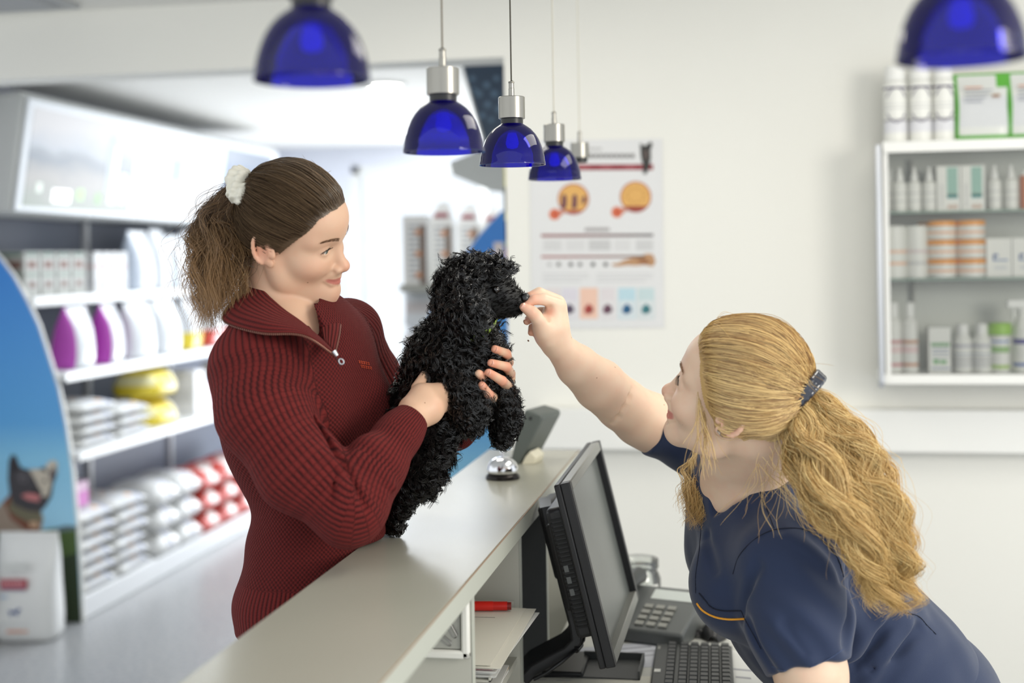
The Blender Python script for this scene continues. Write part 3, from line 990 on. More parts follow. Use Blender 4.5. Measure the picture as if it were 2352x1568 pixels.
tag(MB().prism(hq(7.42, 8.2, .07, .92, .0135), nrm * .002, picture_mat('lit_blue', 2)).build('lit_picture', hb), 'blue picture')

# ---- goods on the left shelves
W_, G_ = (226, 226, 226), (196, 198, 200)
M_bag = mat('bag_film', (206, 209, 213), 0.28, var=0.04, vscale=12, bump=0.3, bscale=22)


def bagfn(side, band=None, lo=0.0, hi=0.0, base=M_bag, side_m=None):
    def fn(u, t, front, sa):
        if band is not None and lo <= t <= hi:
            return band
        if side is not None and abs(u - .5) > .445:
            return side
        if front and .45 < t < .55:
            return ink((206, 210, 216))
        return base
    return fn


def row(name, y0, y1, n, z, xf, mk, lab, cat, group, jitter=.01):
    for k in range(n):
        y = y0 + (y1 - y0) * (k + .5) / n
        mk(k, xf, y, z, lab % ORD[k], cat, group)


# top shelf: grey cartons, slim white cartons, then bags
def carton(w, h, d, prints, base):
    def mk(k, x, y, z, lab, cat, group):
        m = MB().box(x - d, x, y - w / 2, y + w / 2, z + .0005, z + h, mat('shopcarton_%d_%d' % (base[0], base[2]), base, 0.5, var=0.02))
        for u0, u1, v0, v1, c_ in prints:
            m.box(x - .001, x + .0008, y - w / 2 + w * u0, y - w / 2 + w * u1, z + h * v0, z + h * v1, ink(c_))
            m.box(x - d * .9, x - d * .1, y - w / 2 - .0008, y - w / 2 + .001, z + h * v0, z + h * v1, ink(c_))
        tag(m.build('food_carton', None, (x - d / 2, y, z)), lab, cat, group)
    return mk


row('food_carton', 5.36, 5.92, 4, 1.4302, -3.17, carton(.125, .205, .16, [(.2, .8, .62, .8, (112, 84, 76)), (.3, .7, .2, .34, (104, 80, 72)), (.1, .9, .46, .52, (96, 118, 104)), (.1, .9, .9, .97, (80, 104, 92))], (156, 157, 152)), '%s printed grey carton from the blue panel on the top left shelf', 'carton', 'grey cartons on the top shelf')
row('food_carton', 5.98, 6.34, 4, 1.4302, -3.16, carton(.07, .205, .14, [(.15, .85, .6, .7, (200, 170, 170)), (.2, .8, .2, .3, (190, 190, 196))], (206, 207, 208)), '%s slim white carton on the top left shelf beside the grey ones', 'carton', 'slim cartons on the top shelf')


def bagrow(w, h, d, fn, rz=math.pi / 2, lean=0.0):
    def mk(k, x, y, z, lab, cat, group):
        f_ = fn(k) if fn.__code__.co_argcount == 1 else fn
        pouch('food_bag', (x - d / 2 - .01, y, z + .0005), w, h * (1 + .06 * math.sin(k * 2.3)), d, f_, lab, cat, group, rz=rz + .12 * math.sin(k * 1.7), lean=lean)
    return mk


M_bagb = mat('bag_bluegrey', (196, 206, 220), 0.3, var=0.05, bump=0.3, bscale=22)
row('food_bag', 6.42, 8.5, 9, 1.4302, -3.13, bagrow(.21, .32, .13, lambda k: bagfn(M_bagb if k % 2 else None, ink((216, 200, 120)), .1, .3) if k in (6, 7) else bagfn(M_bagb if k % 2 == 0 else None)), '%s tall pale bag from the left on the top shelf under the sign', 'pet food bag', 'tall pale bags on the top shelf')
mag, yel, reds = mat('bag_magenta', (176, 70, 176), 0.35, var=0.05), mat('bag_yellow', (222, 200, 60), 0.35, var=0.05), mat('bag_red', (196, 72, 62), 0.35, var=0.05)
CL = {0: (mag, None), 1: (mag, None), 2: (None, None), 3: (None, None), 4: (None, yel), 5: (None, reds), 6: (None, reds), 7: (M_bagb, None), 8: (None, None), 9: (M_bagb, None)}
NMs = ['magenta edged', 'magenta edged', 'plain white', 'plain white', 'yellow based', 'red based', 'red based', 'blue grey edged', 'plain white', 'blue grey edged']
for k in range(10):
    y = 5.42 + (8.5 - 5.42) * (k + .5) / 10
    s_, b_ = CL[k]
    pouch('food_bag', (-3.06, y, 1.0955), .23 if k > 1 else .20, .285, .14, bagfn(s_, b_, .05, .3), '%s bag, %s from the left on the second shelf' % (NMs[k], ORD[k]), 'pet food bag', 'bags on the second shelf', rz=math.pi / 2 + .15 * math.sin(k * 1.9), lean=-.05)


def flatbag(x, y, z, w, l, h, base, lab, patch=None, rz=0.0, group=None, name='food_pouch'):
    """A filled bag lying flat: pillow with a sealed edge."""
    M = rotz((x, y, z), rz)
    nu, nv = 14, 14
    top, bot = [], []
    for i in range(nv):
        rt, rb = [], []
        for j in range(nu):
            u, v = -1 + 2 * j / (nu - 1), -1 + 2 * i / (nv - 1)
            t = (max(0, 1 - abs(u) ** 3.5) * max(0, 1 - abs(v) ** 3.5)) ** .6
            rt.append(M(u * w / 2, v * l / 2, h * .3 + h * .7 * t))
            rb.append(M(u * w / 2, v * l / 2, h * .3 - h * .3 * min(1, t * 2.5)))
        top.append(rt)
        bot.append(rb)
    mb = MB()
    for i in range(nv - 1):
        for j in range(nu - 1):
            mm = base
            if patch is not None:
                mm = patch(i, j) or base
            mb.add([top[i][j], top[i][j + 1], top[i + 1][j + 1], top[i + 1][j]], [(0, 1, 2, 3)], mm)
            mb.add([bot[i][j], bot[i][j + 1], bot[i + 1][j + 1], bot[i + 1][j]], [(3, 2, 1, 0)], base)
    o = mb.build(name, None, (x, y, z), smooth=180)
    import bmesh
    bm = bmesh.new()
    bm.from_mesh(o.data)
    bmesh.ops.remove_doubles(bm, verts=bm.verts, dist=2e-4)
    bmesh.ops.recalc_face_normals(bm, faces=bm.faces)
    bm.to_mesh(o.data)
    bm.free()
    return tag(o, lab, 'pet food bag', group)


M_bagw = mat('bag_white', (216, 217, 216), 0.3, var=0.03, bump=0.25, bscale=25)
ib, io, iw, ig = ink((150, 160, 190)), ink((214, 176, 140)), ink((236, 234, 230)), ink((206, 208, 212))


def pw(i, j):
    if j >= 10:
        return io if 7 <= i <= 8 and j == 11 else (ib if i == 10 else (ig if 3 <= i <= 9 else None))
    if 4 <= i <= 8 and 3 <= j <= 8:
        return io if (i + 2 * j) % 4 == 0 else ig
    return None


def pb(i, j):
    if j >= 10 and 4 <= i <= 8:
        return ib if i % 2 else iw
    return ig if 3 <= i <= 9 and 3 <= j <= 8 else None


def pr_(i, j):
    return iw if (5 <= i <= 8 and j >= 9) or (i <= 2 and 5 <= j <= 8) else None

for j, y in enumerate((5.58, 5.94)):
    for k in range(4 if j == 0 else 3):
        flatbag(-3.10, y + .015 * (k % 2), .7455 + k * .052, .34, .33, .0515, M_bagw, 'flat white bag, %s from the bottom of the %s stack on the third shelf' % (ORD[k], ('left', 'right')[j]), pw, group='flat bags on the third shelf')
# two yellow bags stacked, upright box-like multipacks
for k, h in enumerate((.15, .165)):
    z = .7455 + sum((.15, .165)[:k])

    def yf(u, t, front, sa):
        if front and .25 < t < .75 and u > .55:
            return ink((232, 228, 210))
        if abs(u - .5) > .4 and .3 < t < .7:
            return ink((226, 220, 170))
        return yel
    pouch('yellow_multipack', (-3.07, 6.33, z), .30, h, .24, yf, ('lower' if k == 0 else 'upper') + ' bright yellow multipack stacked on the third shelf', 'pet food bag', 'yellow multipacks', rz=math.pi / 2, seal=.05)
for k, (y, c_, nm) in enumerate(((6.75, (222, 222, 226), 'white'), (6.93, (216, 180, 190), 'pink'), (7.1, (170, 208, 222), 'pale blue'), (7.3, (222, 206, 190), 'beige'), (7.55, (226, 226, 226), 'tall white'))):
    carton(.14, .16 if k in (1, 2) else .24, .2, [(.2, .8, .3, .6, tuple(int(q * .92) for q in c_))], c_)(0, -2.95, y, .7452, nm + ' carton right of the yellow multipacks on the third shelf', 'carton', None)
# base level: stacks of flat bags, pink carton, white bags, red bags, purple carton
for j, y in enumerate((5.535, 5.875)):
    for k in range(6):
        flatbag(-3.10, y + .02 * math.sin(k * 2 + j), .1005 + k * .062, .37, .33, .0612, M_bagw, 'flat white bag, %s from the bottom of the %s floor-level stack' % (ORD[k], ('left', 'right')[j]), pw, rz=.06 * math.sin(k * 3 + j), group='flat bags at floor level')
carton(.17, .11, .2, [(0, 1, .0, .62, (214, 130, 200))], (232, 196, 222))(0, -2.98, 5.47, .476, 'pink carton on top of the flat white bags', 'carton', None)
carton(.3, .10, .14, [(.1, .9, .3, .7, (70, 80, 150))], (90, 104, 150))(0, -3.28, 5.84, .476, 'dark blue carton lying at the back of the flat white bags', 'carton', None)
for k in range(3):
    for j in range(2):
        flatbag(-3.06, 6.24 + j * .27, .1005 + k * .125, .33, .255, .124, M_bagw, 'bulging white bag, %s row, %s column left of the red bags' % (('bottom', 'middle', 'top')[k], ('left', 'right')[j]), pb, group='bulging white bags')
for k in range(3):
    for j in range(3):
        z = .1005 + k * .115
        o = flatbag(-3.05, 6.80 + j * .27, z, .31, .255, .114, reds, 'red bag with white oval front, %s row, %s column on the lowest shelf' % (('bottom', 'middle', 'top')[k], ('left', 'middle', 'right')[j]), pr_, group='red bags at floor level', name='red_food_bag')
for k, (y, c_, nm) in enumerate(((7.68, (136, 84, 176), 'purple'), (7.9, (222, 222, 226), 'white'), (8.15, (222, 216, 222), 'pale grey'))):
    carton(.18, .34, .22, [(.15, .85, .3, .6, tuple(min(255, int(q * 1.1)) for q in c_))], c_)(0, -2.94, y, .1003, nm + ' tall carton at floor level right of the red bags', 'carton', None)

# ---- bag on the floor in front of the end panel
red_i, blu_i = ink((166, 52, 66)), ink((70, 90, 140))


def floorbag(u, t, front, sa):
    return M_bagw


fx = on(70, 1445, 1, 5.08)[0]
fb = pouch('food_bag', (fx, 5.08, 0.0005), .255, .445, .17, floorbag, 'white pet food bag with a red band standing on the floor before the blue panel', 'pet food bag', rz=.12)
Mf = rotz((fx, 5.08, 0), .12)
d_ = MB()
yy = -.0975
for x0, x1, z0, z1, c_ in ((-.085, .03, .228, .268, (158, 48, 62)), (-.08, .025, .222, .227, (96, 84, 130)), (-.07, .03, .30, .335, (206, 208, 206)), (-.06, .0, .045, .055, (206, 150, 130)), (.0, .03, .045, .055, (206, 160, 140)), (-.085, -.055, .19, .197, (150, 176, 206)), (-.085, .04, .08, .083, (200, 204, 206))):
    d_.box(x0, x1, yy, yy + .004, z0, z1, ink(c_), M=Mf)
for k in range(7):
    d_.box(-.08 + k * .0145, -.070 + k * .0145, yy - .0006, yy + .001, .240, .256, ink((206, 160, 166)), M=Mf)
dog = [(-.045, .115), (-.045, .128), (-.052, .138), (-.046, .136), (-.018, .136), (-.012, .146), (-.004, .146), (.004, .140), (-.004, .137), (-.010, .130), (-.012, .115), (-.017, .115), (-.019, .126), (-.038, .126), (-.040, .115)]
d_.prism([Mf(x, yy - .0002, z) for x, z in dog], Mf(0, .003, 0) - Mf(0, 0, 0), blu_i)
for k in range(3):
    d_.box(.112, .116, -.02 + .0 * k, .05, .16 + k * .04, .175 + k * .04, ink((170, 186, 214)), M=Mf)
d_.build('printed_label', fb)


def darkside(u, t, front, sa):
    return ink((70, 78, 96)) if .3 < t < .6 and u > .8 else (ink((150, 70, 76)) if .6 < t < .7 and u > .6 else M_bagw)


fx2 = on(-66, 1450, 1, 5.0)[0]
pouch('food_bag', (fx2 - .02, 4.96, 0.0005), .245, .42, .15, darkside, 'second white pet food bag on the floor cut by the left frame edge', 'pet food bag', rz=-.1)

# ------------------------------------------------------------------ right gondola with blue curved end panel
Y6 = 5.3
g = thing('gondola_shelf', 'white shelving seen beyond the counter with a curved blue end panel', 'shelving', (-1.1, 6, 0))
MB().box(-0.98, -0.94, Y6 + .02, 7.6, 0, 2.0, M_steel).build('back_panel', g)
MB().box(-1.42, -0.98, Y6 + .02, 7.6, 0, .1, M_steel).build('plinth', g)
for z in (1.465, .42):
    MB().box(-1.43, -0.98, Y6 + .02, 7.6, z - .03, z, M_grey if z > 1.4 else M_steel).build('shelf', g)
cv = [(1152, 484), (1128, 510), (1095, 548), (1060, 597), (1025, 650), (992, 710), (962, 785), (938, 870), (920, 960), (908, 1060), (900, 1180), (896, 1400)]
poly = [on(px, py, 1, Y6) for px, py in cv]
poly = [np.array([poly[-1][0], Y6, .001])] + poly[::-1]
xr = -0.93
poly += [np.array([xr, Y6, poly[-1][2]]), np.array([xr, Y6, .001])]
e_ = MB().prism(poly, (0, .004, 0), M_sky)
tag(e_.build('blue_panel', g), 'curved blue end panel')
MB().prism([p + np.array([-.008 if p[0] < -1 else 0, .004, 0]) for p in poly], (0, .012, 0), M_white).build('white_backing', g)
pc.build('price_card', g)
hh = MB().prism([on(px, py, 1, Y6 - .02) for px, py in ((1020, 120), (1190, 112), (1190, 446), (1128, 438), (1040, 402), (1032, 372), (1110, 340), (1060, 150))], (0, .03, 0), mat('header_grey', (206, 208, 204), 0.5, var=0.01))
hh.build('header_side', g, bevel=.003)
bb = MB().prism([on(px, py, 1, Y6 - .024) for px, py in ((1063, 150), (1190, 146), (1190, 345), (1116, 332))], (0, .003, 0), mat('header_picture', (58, 76, 96), 0.4, var=0.25, vscale=20))
for px, py, r in ((1085, 180, 7), (1100, 215, 8), (1118, 195, 8), (1120, 240, 8), (1108, 265, 7), (1140, 180, 7), (1135, 215, 8), (1145, 250, 8), (1128, 275, 6), (1090, 205, 5)):  # bokeh discs painted into the picture as pale dots
    bb.prism([on(px + r * math.cos(a), py + r * math.sin(a), 1, Y6 - .0248) for a in np.linspace(0, 2 * math.pi, 14, endpoint=False)], (0, .0006, 0), ink((104, 130, 152)))
tag(bb.build('header_picture', g), 'dark blue picture with pale bokeh dots')
# tall cartons on its top shelf
for k, (y, hgt) in enumerate(((5.36, .33), (5.62, .30), (5.90, .30), (6.2, .30))):
    px = (952, 1012, 1074, 1128)[k]
    x = on(px, 560, 1, y)[0]
    w_ = .10
    m = MB()
    z0 = 1.4655
    hb_ = .27
    m.box(x - w_ / 2, x + w_ / 2, y, y + .08, z0, z0 + (hb_ if k else .29), mat('tall_carton', (238, 236, 232), 0.5, var=0.02))
    if k:
        m.prism([(x - w_ / 2, y, z0 + hb_), (x + w_ / 2, y, z0 + hb_), (x + w_ * .25, y + .02, z0 + hb_ + .085), (x - w_ * .1, y + .02, z0 + hb_ + .085)], (0, .05, 0), mat('tall_carton', (214, 212, 208)))
        m.prism([(x - w_ * .32, y - .002, z0 + hb_ + .02), (x + w_ * .36, y - .002, z0 + hb_ + .02), (x + w_ * .30, y + .012, z0 + hb_ + .045), (x - w_ * .2, y + .012, z0 + hb_ + .045)], (0, .003, 0), ink((150, 70, 80)))
    for q in range(11):
        m.box(x - w_ * .28, x + w_ * .18, y - .0008, y + .001, z0 + .02 + q * .022, z0 + .030 + q * .022, ink((176, 178, 180)))
    m.box(x + w_ * .2, x + w_ * .5, y - .0007, y + .001, z0, z0 + .25, ink((128, 112, 102)))
    for q in (.03, .12, .21):
        m.box(x + w_ * .02, x + w_ * .3, y - .0012, y + .001, z0 + q, z0 + q + .02, ink((206, 140, 96)))
    tag(m.build('tall_food_carton', None, (x, y + .04, z0)), ('flat topped printed carton at the left end of the shelf above the poodle' if k == 0 else '%s gable topped carton from the left on the shelf above the poodle' % ORD[k - 1]), 'carton', 'tall cartons beyond the poodle')
# crumpled grey bags hanging out below
for k, (px, py, sz) in enumerate(((974, 705, .16), (958, 778, .11))):
    x = on(px, py, 1, 5.5)
    MB().tube([(-0.98, 5.5, x[2] + sz * .46), (x[0] + .01, 5.5, x[2] + sz * .46)], .003, M_alu, 8).build('hook', g)
    pouch('hanging_bag', (x[0], 5.5, x[2] - sz / 2), sz * 1.05, sz, .06, bagfn(None, ink((196, 190, 190)), .4, .6), ('upper' if k == 0 else 'lower') + ' crumpled pale bag sticking out behind the poodle back', 'pet food bag', rz=.3 - .7 * k)
# ------------------------------------------------------------------ on the counter
Mchrome = mat('chrome', (225, 226, 230), 0.08, 1.0, bump=0.01, bscale=40)
bc = on(1155, 1098, 2, 1.1002)
bell = thing('service_bell', 'chrome service bell on a dark base standing on the counter', 'bell', bc)
MB().lathe([(.036, 0), (.0365, .003), (.035, .008), (.031, .011), (.03, .012)], bc, mat('bell_base', (40, 36, 34), 0.25, 0.6, var=0.05), 40).build('base', bell)
MB().lathe([(.0325, .013), (.0335, .015), (.0325, .024), (.029, .033), (.023, .040), (.014, .0445), (.004, .046)], bc, Mchrome, 48).build('dome', bell, smooth=60)
MB().lathe([(.0025, .045), (.0025, .050), (.0045, .0515), (.0045, .055), (.0025, .057)], bc, Mchrome, 20).build('button', bell, smooth=60)
# card terminal leaning in its stand
kt = on(1195, 1062, 2, 1.1002)
M_tab = mat('terminal_grey', (84, 90, 86), 0.45, var=0.03)
term = thing('payment_terminal', 'dark grey payment terminal leaning in a pale stand on the counter', 'terminal', kt)
D0 = 2.95


def tp(px, py, d=0.0):
    return at(px, py, D0 + d)


P = [tp(1170, 1068), (tp(1190, 1070)), tp(1222, 1010), tp(1247, 962), tp(1244, 952), tp(1206, 940), tp(1198, 962), tp(1183, 1010)]
MB().prism(P, RT * .045 + FW * .10, M_tab).build('body', term, bevel=.004)
MB().prism([tp(1216, 957, -.001), tp(1222, 957, -.001), tp(1221, 965, -.001), tp(1215, 964, -.001)], FW * .002, M_black).build('screw_hole', term)
P = [tp(1196, 1068), tp(1228, 1066), tp(1232, 1050), tp(1218, 1035), tp(1206, 1048)]
MB().prism(P, RT * .02 + FW * .06, mat('stand_cream', (214, 208, 186), 0.45, var=0.03)).build('stand', term, bevel=.003)
# frosted sheet standing behind it
P = [tp(1142, 1030, .05), tp(1166, 1030, .05), tp(1186, 962, .05), tp(1150, 985, .05)]

# ------------------------------------------------------------------ pigeonhole contents
M_sheet = mat('paper_white', (222, 219, 206), 0.6, var=0.02)
M_sheet2 = mat('paper_bright', (228, 228, 224), 0.6, var=0.02)


def sheet(name, P, th, m, label, cat='paper', group=None, lines=()):
    mb = MB().prism(P, (0, 0, -th), m)
    A_, B1, D_ = np.array(P[0]), np.array(P[1]) - P[0], np.array(P[3]) - P[0]
    for u0, u1, v0, v1, c_ in lines:
        mb.prism([A_ + B1 * u + D_ * v + (0, 0, .0003) for u, v in ((u0, v0), (u1, v0), (u1, v1), (u0, v1))], (0, 0, -.0002), ink(c_))
    return tag(mb.build(name, None, np.mean(np.array(P), 0)), label, cat, group)


tray = thing('letter_tray', 'pale letter tray in the pigeonhole holding a stack of papers', 'tray', (-.48, 2.14, .917))
t_ = MB().box(-.575, -.392, 1.955, 2.325, .9172, .9195, M_part)
t_.box(-.575, -.572, 1.955, 2.325, .9172, .945, M_part).box(-.575, -.42, 2.322, 2.325, .9172, .945, M_part).box(-.395, -.392, 1.955, 2.325, .9172, .924, M_part)
t_.build('tray_body', tray)
zt = .9199
for k in range(9):
    j = .004 * math.sin(k * 2.1)
    x1 = -.388 + .008 * (k > 6) - .010 * (k == 8) + j
    P = [(-.568, 1.965 + j, zt + .0022 * (k + 1)), (x1, 1.962 - j, zt + .0022 * (k + 1)), (x1 + .014 * (k in (3, 4)), 2.30 + j, zt + .0022 * (k + 1)), (-.568, 2.30, zt + .0022 * (k + 1))]
    sheet('paper_sheet', P, .0008 if k < 8 else .0006, M_sheet2 if k < 5 else M_sheet if k != 5 else ink((170, 110, 120)), ('top printed paper sheet of the pile in the pigeonhole tray' if k == 8 else '%s sheet from the bottom of the pigeonhole paper pile' % ORD[k]), 'paper', 'papers in the pigeonhole tray', lines=[(.1, .75, .78, .785, (110, 108, 104)), (.0, .16, .58, .74, (40, 40, 40)), (.0, .10, .36, .52, (40, 40, 40))] if k == 8 else ())
hl = MB()
hz = zt + .0022 * 9 + .0095
for a, b_, r, m in ((0, .06, .0085, mat('marker_red', (206, 36, 26), 0.3, var=0.02)), (.06, .085, .0080, mat('marker_cap', (190, 30, 22), 0.3, var=0.02)), (.085, .092, .0068, mat('marker_end', (120, 24, 20), 0.3, var=0.02))):
    hl.tube([(-.508 + a, 2.262 + a * .12, hz), (-.508 + b_, 2.262 + b_ * .12, hz)], r, m, 20)
tag(hl.build('marker_pen'), 'fat red marker pen lying on the papers in the pigeonhole', 'pen')
st = MB()
for k in range(3):
    st.tube([(-.525 - .004 * k, 2.25, hz - .008), (-.526 - .004 * k, 2.255, hz + .003), (-.522 - .004 * k, 2.262, hz + .006), (-.514 - .004 * k, 2.268, hz + .001), (-.513 - .004 * k, 2.27, hz - .008)], .0016, M_plast, 8)
tag(st.build('cable_clip'), 'small white plastic clip beside the red marker pen', 'clip')
for k in range(4):
    z = .8374 + .003 * k
    P = [(-.57, 1.97 + .05 * k, z + .002), (-.425 + .01 * (k % 2), 1.96 + .06 * k, z + .002), (-.420, 2.26, z + .002), (-.57, 2.27, z + .002)]
    sheet('paper_sheet', P, .0018, M_sheet2 if k != 2 else ink((196, 160, 110)), '%s sheet up in the lower pigeonhole slot' % ORD[k], 'paper', 'papers in the lower slot')

# ------------------------------------------------------------------ monitor
M_mon = mat('monitor_black', (34, 34, 36), 0.42, var=0.03, bump=0.05, bscale=500)
M_bez = mat('monitor_bezel', (152, 152, 146), 0.35, 0.3, var=0.02)
M_scr = mat('monitor_screen', (120, 124, 120), 0.28, var=0.02, spec=0.7)
mon = thing('monitor', 'black computer monitor seen edge-on, leaning back on a stand by the counter', 'monitor', (-.2, 2.5, .75))
N1, N2 = at(1286, 1112, 2.29), at(1392, 1536, 2.29)
upm = N1 - N2
Hm = np.linalg.norm(upm)
Zm = upm / Hm
Ym = np.array([math.sin(math.radians(2.0)) * 1, math.cos(math.radians(2.0)), 0])
Ym = Ym - Zm * (Ym @ Zm)
Ym /= np.linalg.norm(Ym)
Xm = np.cross(Ym, Zm)
Mm = frame_fn(N2, Xm, Ym, Zm)
Wm = .405
MB().box(-.012, .0, 0, Wm, 0, Hm, M_mon, M=Mm).build('casing', mon, bevel=.003)
fr = MB()
for a, b_, c_, d_ in ((0, .018, 0, Hm), (Wm - .018, Wm, 0, Hm), (.018, Wm - .018, 0, .02), (.018, Wm - .018, Hm - .018, Hm)):
    fr.box(0, .0175, a, b_, c_, d_, M_mon if c_ == 0 and b_ - a < .1 else M_bez, M=Mm)
fr.build('bezel', mon, bevel=.002)
MB().box(0, .0035, .018, Wm - .018, .02, Hm - .018, M_scr, M=Mm).build('screen', mon)
bk = MB().box(-.045, -.012, .03, Wm - .03, .05, Hm - .045, M_mon, M=Mm)
bk.box(-.062, -.045, .07, Wm - .07, .09, Hm - .08, M_mon, M=Mm)
bk.build('back_shell', mon, bevel=.008)
vt = MB()
for k in range(26):
    z = .07 + k * (Hm - .13) / 26
    vt.box(-.040, -.016, .0285, .0302, z, z + .004, mat('vent_dark', (10, 10, 10), 0.6, var=0.02), M=Mm)
vt.build('vent_slots', mon)
pt = MB()
for z in (.10, .122, .143):
    pt.box(-.036, -.028, .0278, .03, z + .03, z + .042, mat('port_metal', (110, 112, 112), 0.4, 0.6, var=0.02), M=Mm)
pt.build('side_ports', mon)
# curved arm of the stand and its foot
arm = MB()
ap = [at(px, py, 2.47) for px, py in ((1252, 1152), (1262, 1200), (1282, 1280), (1302, 1360), (1318, 1420), (1322, 1455), (1300, 1480), (1262, 1500), (1225, 1520), (1202, 1545))]
G = []
ap = np.array(ap)
Tn = np.gradient(ap, axis=0)
for p, t in zip(ap, Tn):
    t = t / np.linalg.norm(t)
    n_ = np.cross(t, FW)
    n_ /= np.linalg.norm(n_)
    G.append([p - n_ * .011 - FW * .05, p + n_ * .011 - FW * .05, p + n_ * .011 + FW * .05, p - n_ * .011 + FW * .05])
arm.grid(G, M_mon, wrap=True)
arm.add(G[0], [(0, 1, 2, 3)], M_mon)
arm.add(G[-1], [(3, 2, 1, 0)], M_mon)
arm.build('stand_arm', mon, bevel=.004)
hd = at(1262, 1172, 2.45)
MB().box(-.085, -.06, Wm / 2 - .06, Wm / 2 + .06, Hm - .20, Hm - .06, M_mon, M=Mm).build('mount_head', mon, bevel=.006)
bf = on(1215, 1545, 2, .7505)
MB().box(-.400, -.32, 2.50, 2.64, .7504, .764, M_mon).build('stand_foot', mon, bevel=.004)
cb = [at(px, py, d) for px, py, d in ((1345, 1440, 2.5), (1340, 1470, 2.45), (1322, 1492, 2.42), (1290, 1520, 2.4), (1255, 1545, 2.4), (1225, 1560, 2.4))]
MB().tube(cb, .0035, M_black, 10).tube([cb[2] + (cb[1] - cb[2]) * .6, cb[2]], .007, M_black, 10).build('cable', mon)

# ------------------------------------------------------------------ desk things
zd = .7503
M_key = mat('key_black', (44, 45, 46), 0.4, var=0.02)
M_kb = mat('keyboard_base', (66, 68, 68), 0.45, var=0.03)
kc = on(1600, 1530, 2, .76)
kb = thing('keyboard', 'black computer keyboard on the desk in front of the receptionist', 'keyboard', (kc[0], kc[1], zd))
ka = math.radians(6)
a_, b1_, c1_ = on(1507, 1478, 2, zd + .012), on(1648, 1482, 2, zd + .012), on(1500, 1600, 2, zd + .012)
Ux = (b1_ - a_) / np.linalg.norm(b1_ - a_)
Uy = np.array([Ux[1], -Ux[0], 0])
Kw = .155
Mk = frame_fn((a_[0], a_[1], zd), Ux, Uy, (0, 0, 1))
MB().box(0, Kw, 0, .43, 0, .013, M_kb, M=Mk).build('base', kb, bevel=.003)
keys = 0
for r_ in range(6):
    for q in range(17):
        x, yv = .026 + r_ * .0205 + (.004 if r_ else 0), .008 + q * .0245
        if q in (13,):
            continue
        kk = MB()
        kk.grid([[Mk(x + u * .0085 * s + .0085, yv + v * .0105 * s + .0105, z) for u, v in ((-1, -1), (1, -1), (1, 1), (-1, 1))] for s, z in ((1, .013), (.98, .017), (.8, .021))], M_key, wrap=True)
        kk.add([Mk(x + u * .0068 + .0085, yv + v * .0084 + .0105, .021) for u, v in ((-1, -1), (1, -1), (1, 1), (-1, 1))], [(0, 1, 2, 3)], M_key)
        kk.build('key', kb, smooth=None)
tag(MB().box(.004, .016, .172, .190, .013, .0142, mat('sticker_white', (226, 226, 220), 0.5, var=0.01), M=Mk).build('sticker', kb), 'small white sticker')
MB().box(.005, .010, .02, .04, .013, .0135, M_bez, M=Mk).build('indicator_strip', kb)

# telephone
M_ph = mat('phone_grey', (96, 99, 98), 0.42, var=0.03)
M_phd = mat('phone_dark', (70, 72, 72), 0.45, var=0.03)
ph = thing('telephone', 'grey desk telephone with keypad behind the monitor on the desk', 'telephone', on(1490, 1450, 2, zd))
Pz = [at(px, py, d) for px, py, d in ((1420, 1405, 2.86), (1545, 1400, 2.80), (1568, 1412, 2.80), (1560, 1468, 2.78), (1425, 1480, 2.84))]
c0 = on(1497, 1462, 2, zd)
pa = math.radians(-16)
Mp = rotz((c0[0], c0[1], zd), pa)
pb = MB()
pb.prism([Mp(-.09, -.06, .0), Mp(-.09, .10, .0), Mp(-.09, .10, .085), Mp(-.09, -.06, .030)], Mp(.18, 0, 0) - Mp(0, 0, 0), M_ph)
pb.build('body', ph, bevel=.006)


def ptop(u, v, off):
    z = .030 + (.085 - .030) * (v + .06) / .16
    return Mp(u, v, z) + np.array([0, 0, off])


hs = MB()
hsG = []
for k in range(11):
    t = k / 10
    r_ = .019 - .006 * math.sin(math.pi * t)
    hsG.append((ptop(-.062, -.055 + .15 * t, .022 + .012 * math.sin(math.pi * t)), r_))
hs.tube([p for p, _ in hsG], [r for _, r in hsG], M_phd, 14)
hs.build('handset', ph)
kp = 0
for r_ in range(4):
    for q in range(3):
        u, v = -.012 + q * .026, -.042 + r_ * .020
        MB().add([ptop(u + a * .009, v + b2 * .006, o2) for o2 in (.0005, .005) for a, b2 in ((-1, -1), (1, -1), (1, 1), (-1, 1))], [(4, 5, 6, 7), (0, 1, 5, 4), (1, 2, 6, 5), (2, 3, 7, 6), (3, 0, 4, 7)], M_bez).build('button', ph, smooth=None)
MB().add([ptop(u, v, .001) for u, v in ((-.02, .05), (.075, .05), (.075, .085), (-.02, .085))], [(0, 1, 2, 3)], mat('phone_label', (200, 206, 202), 0.4, var=0.02)).build('display', ph, smooth=None)
cp = []
for k in range(220):
    t = k / 219
    bx = on(1575 + 60 * t, 1440 + 14 * math.sin(t * 3), 2, zd + .011)
    a = k * .62
    cp.append(bx + np.array([.006 * math.cos(a), .003 * math.sin(a), .006 * math.sin(a)]))
tag(MB().tube(cp, .0016, M_black, 6).build('phone_cord', ph), 'coiled black cord')
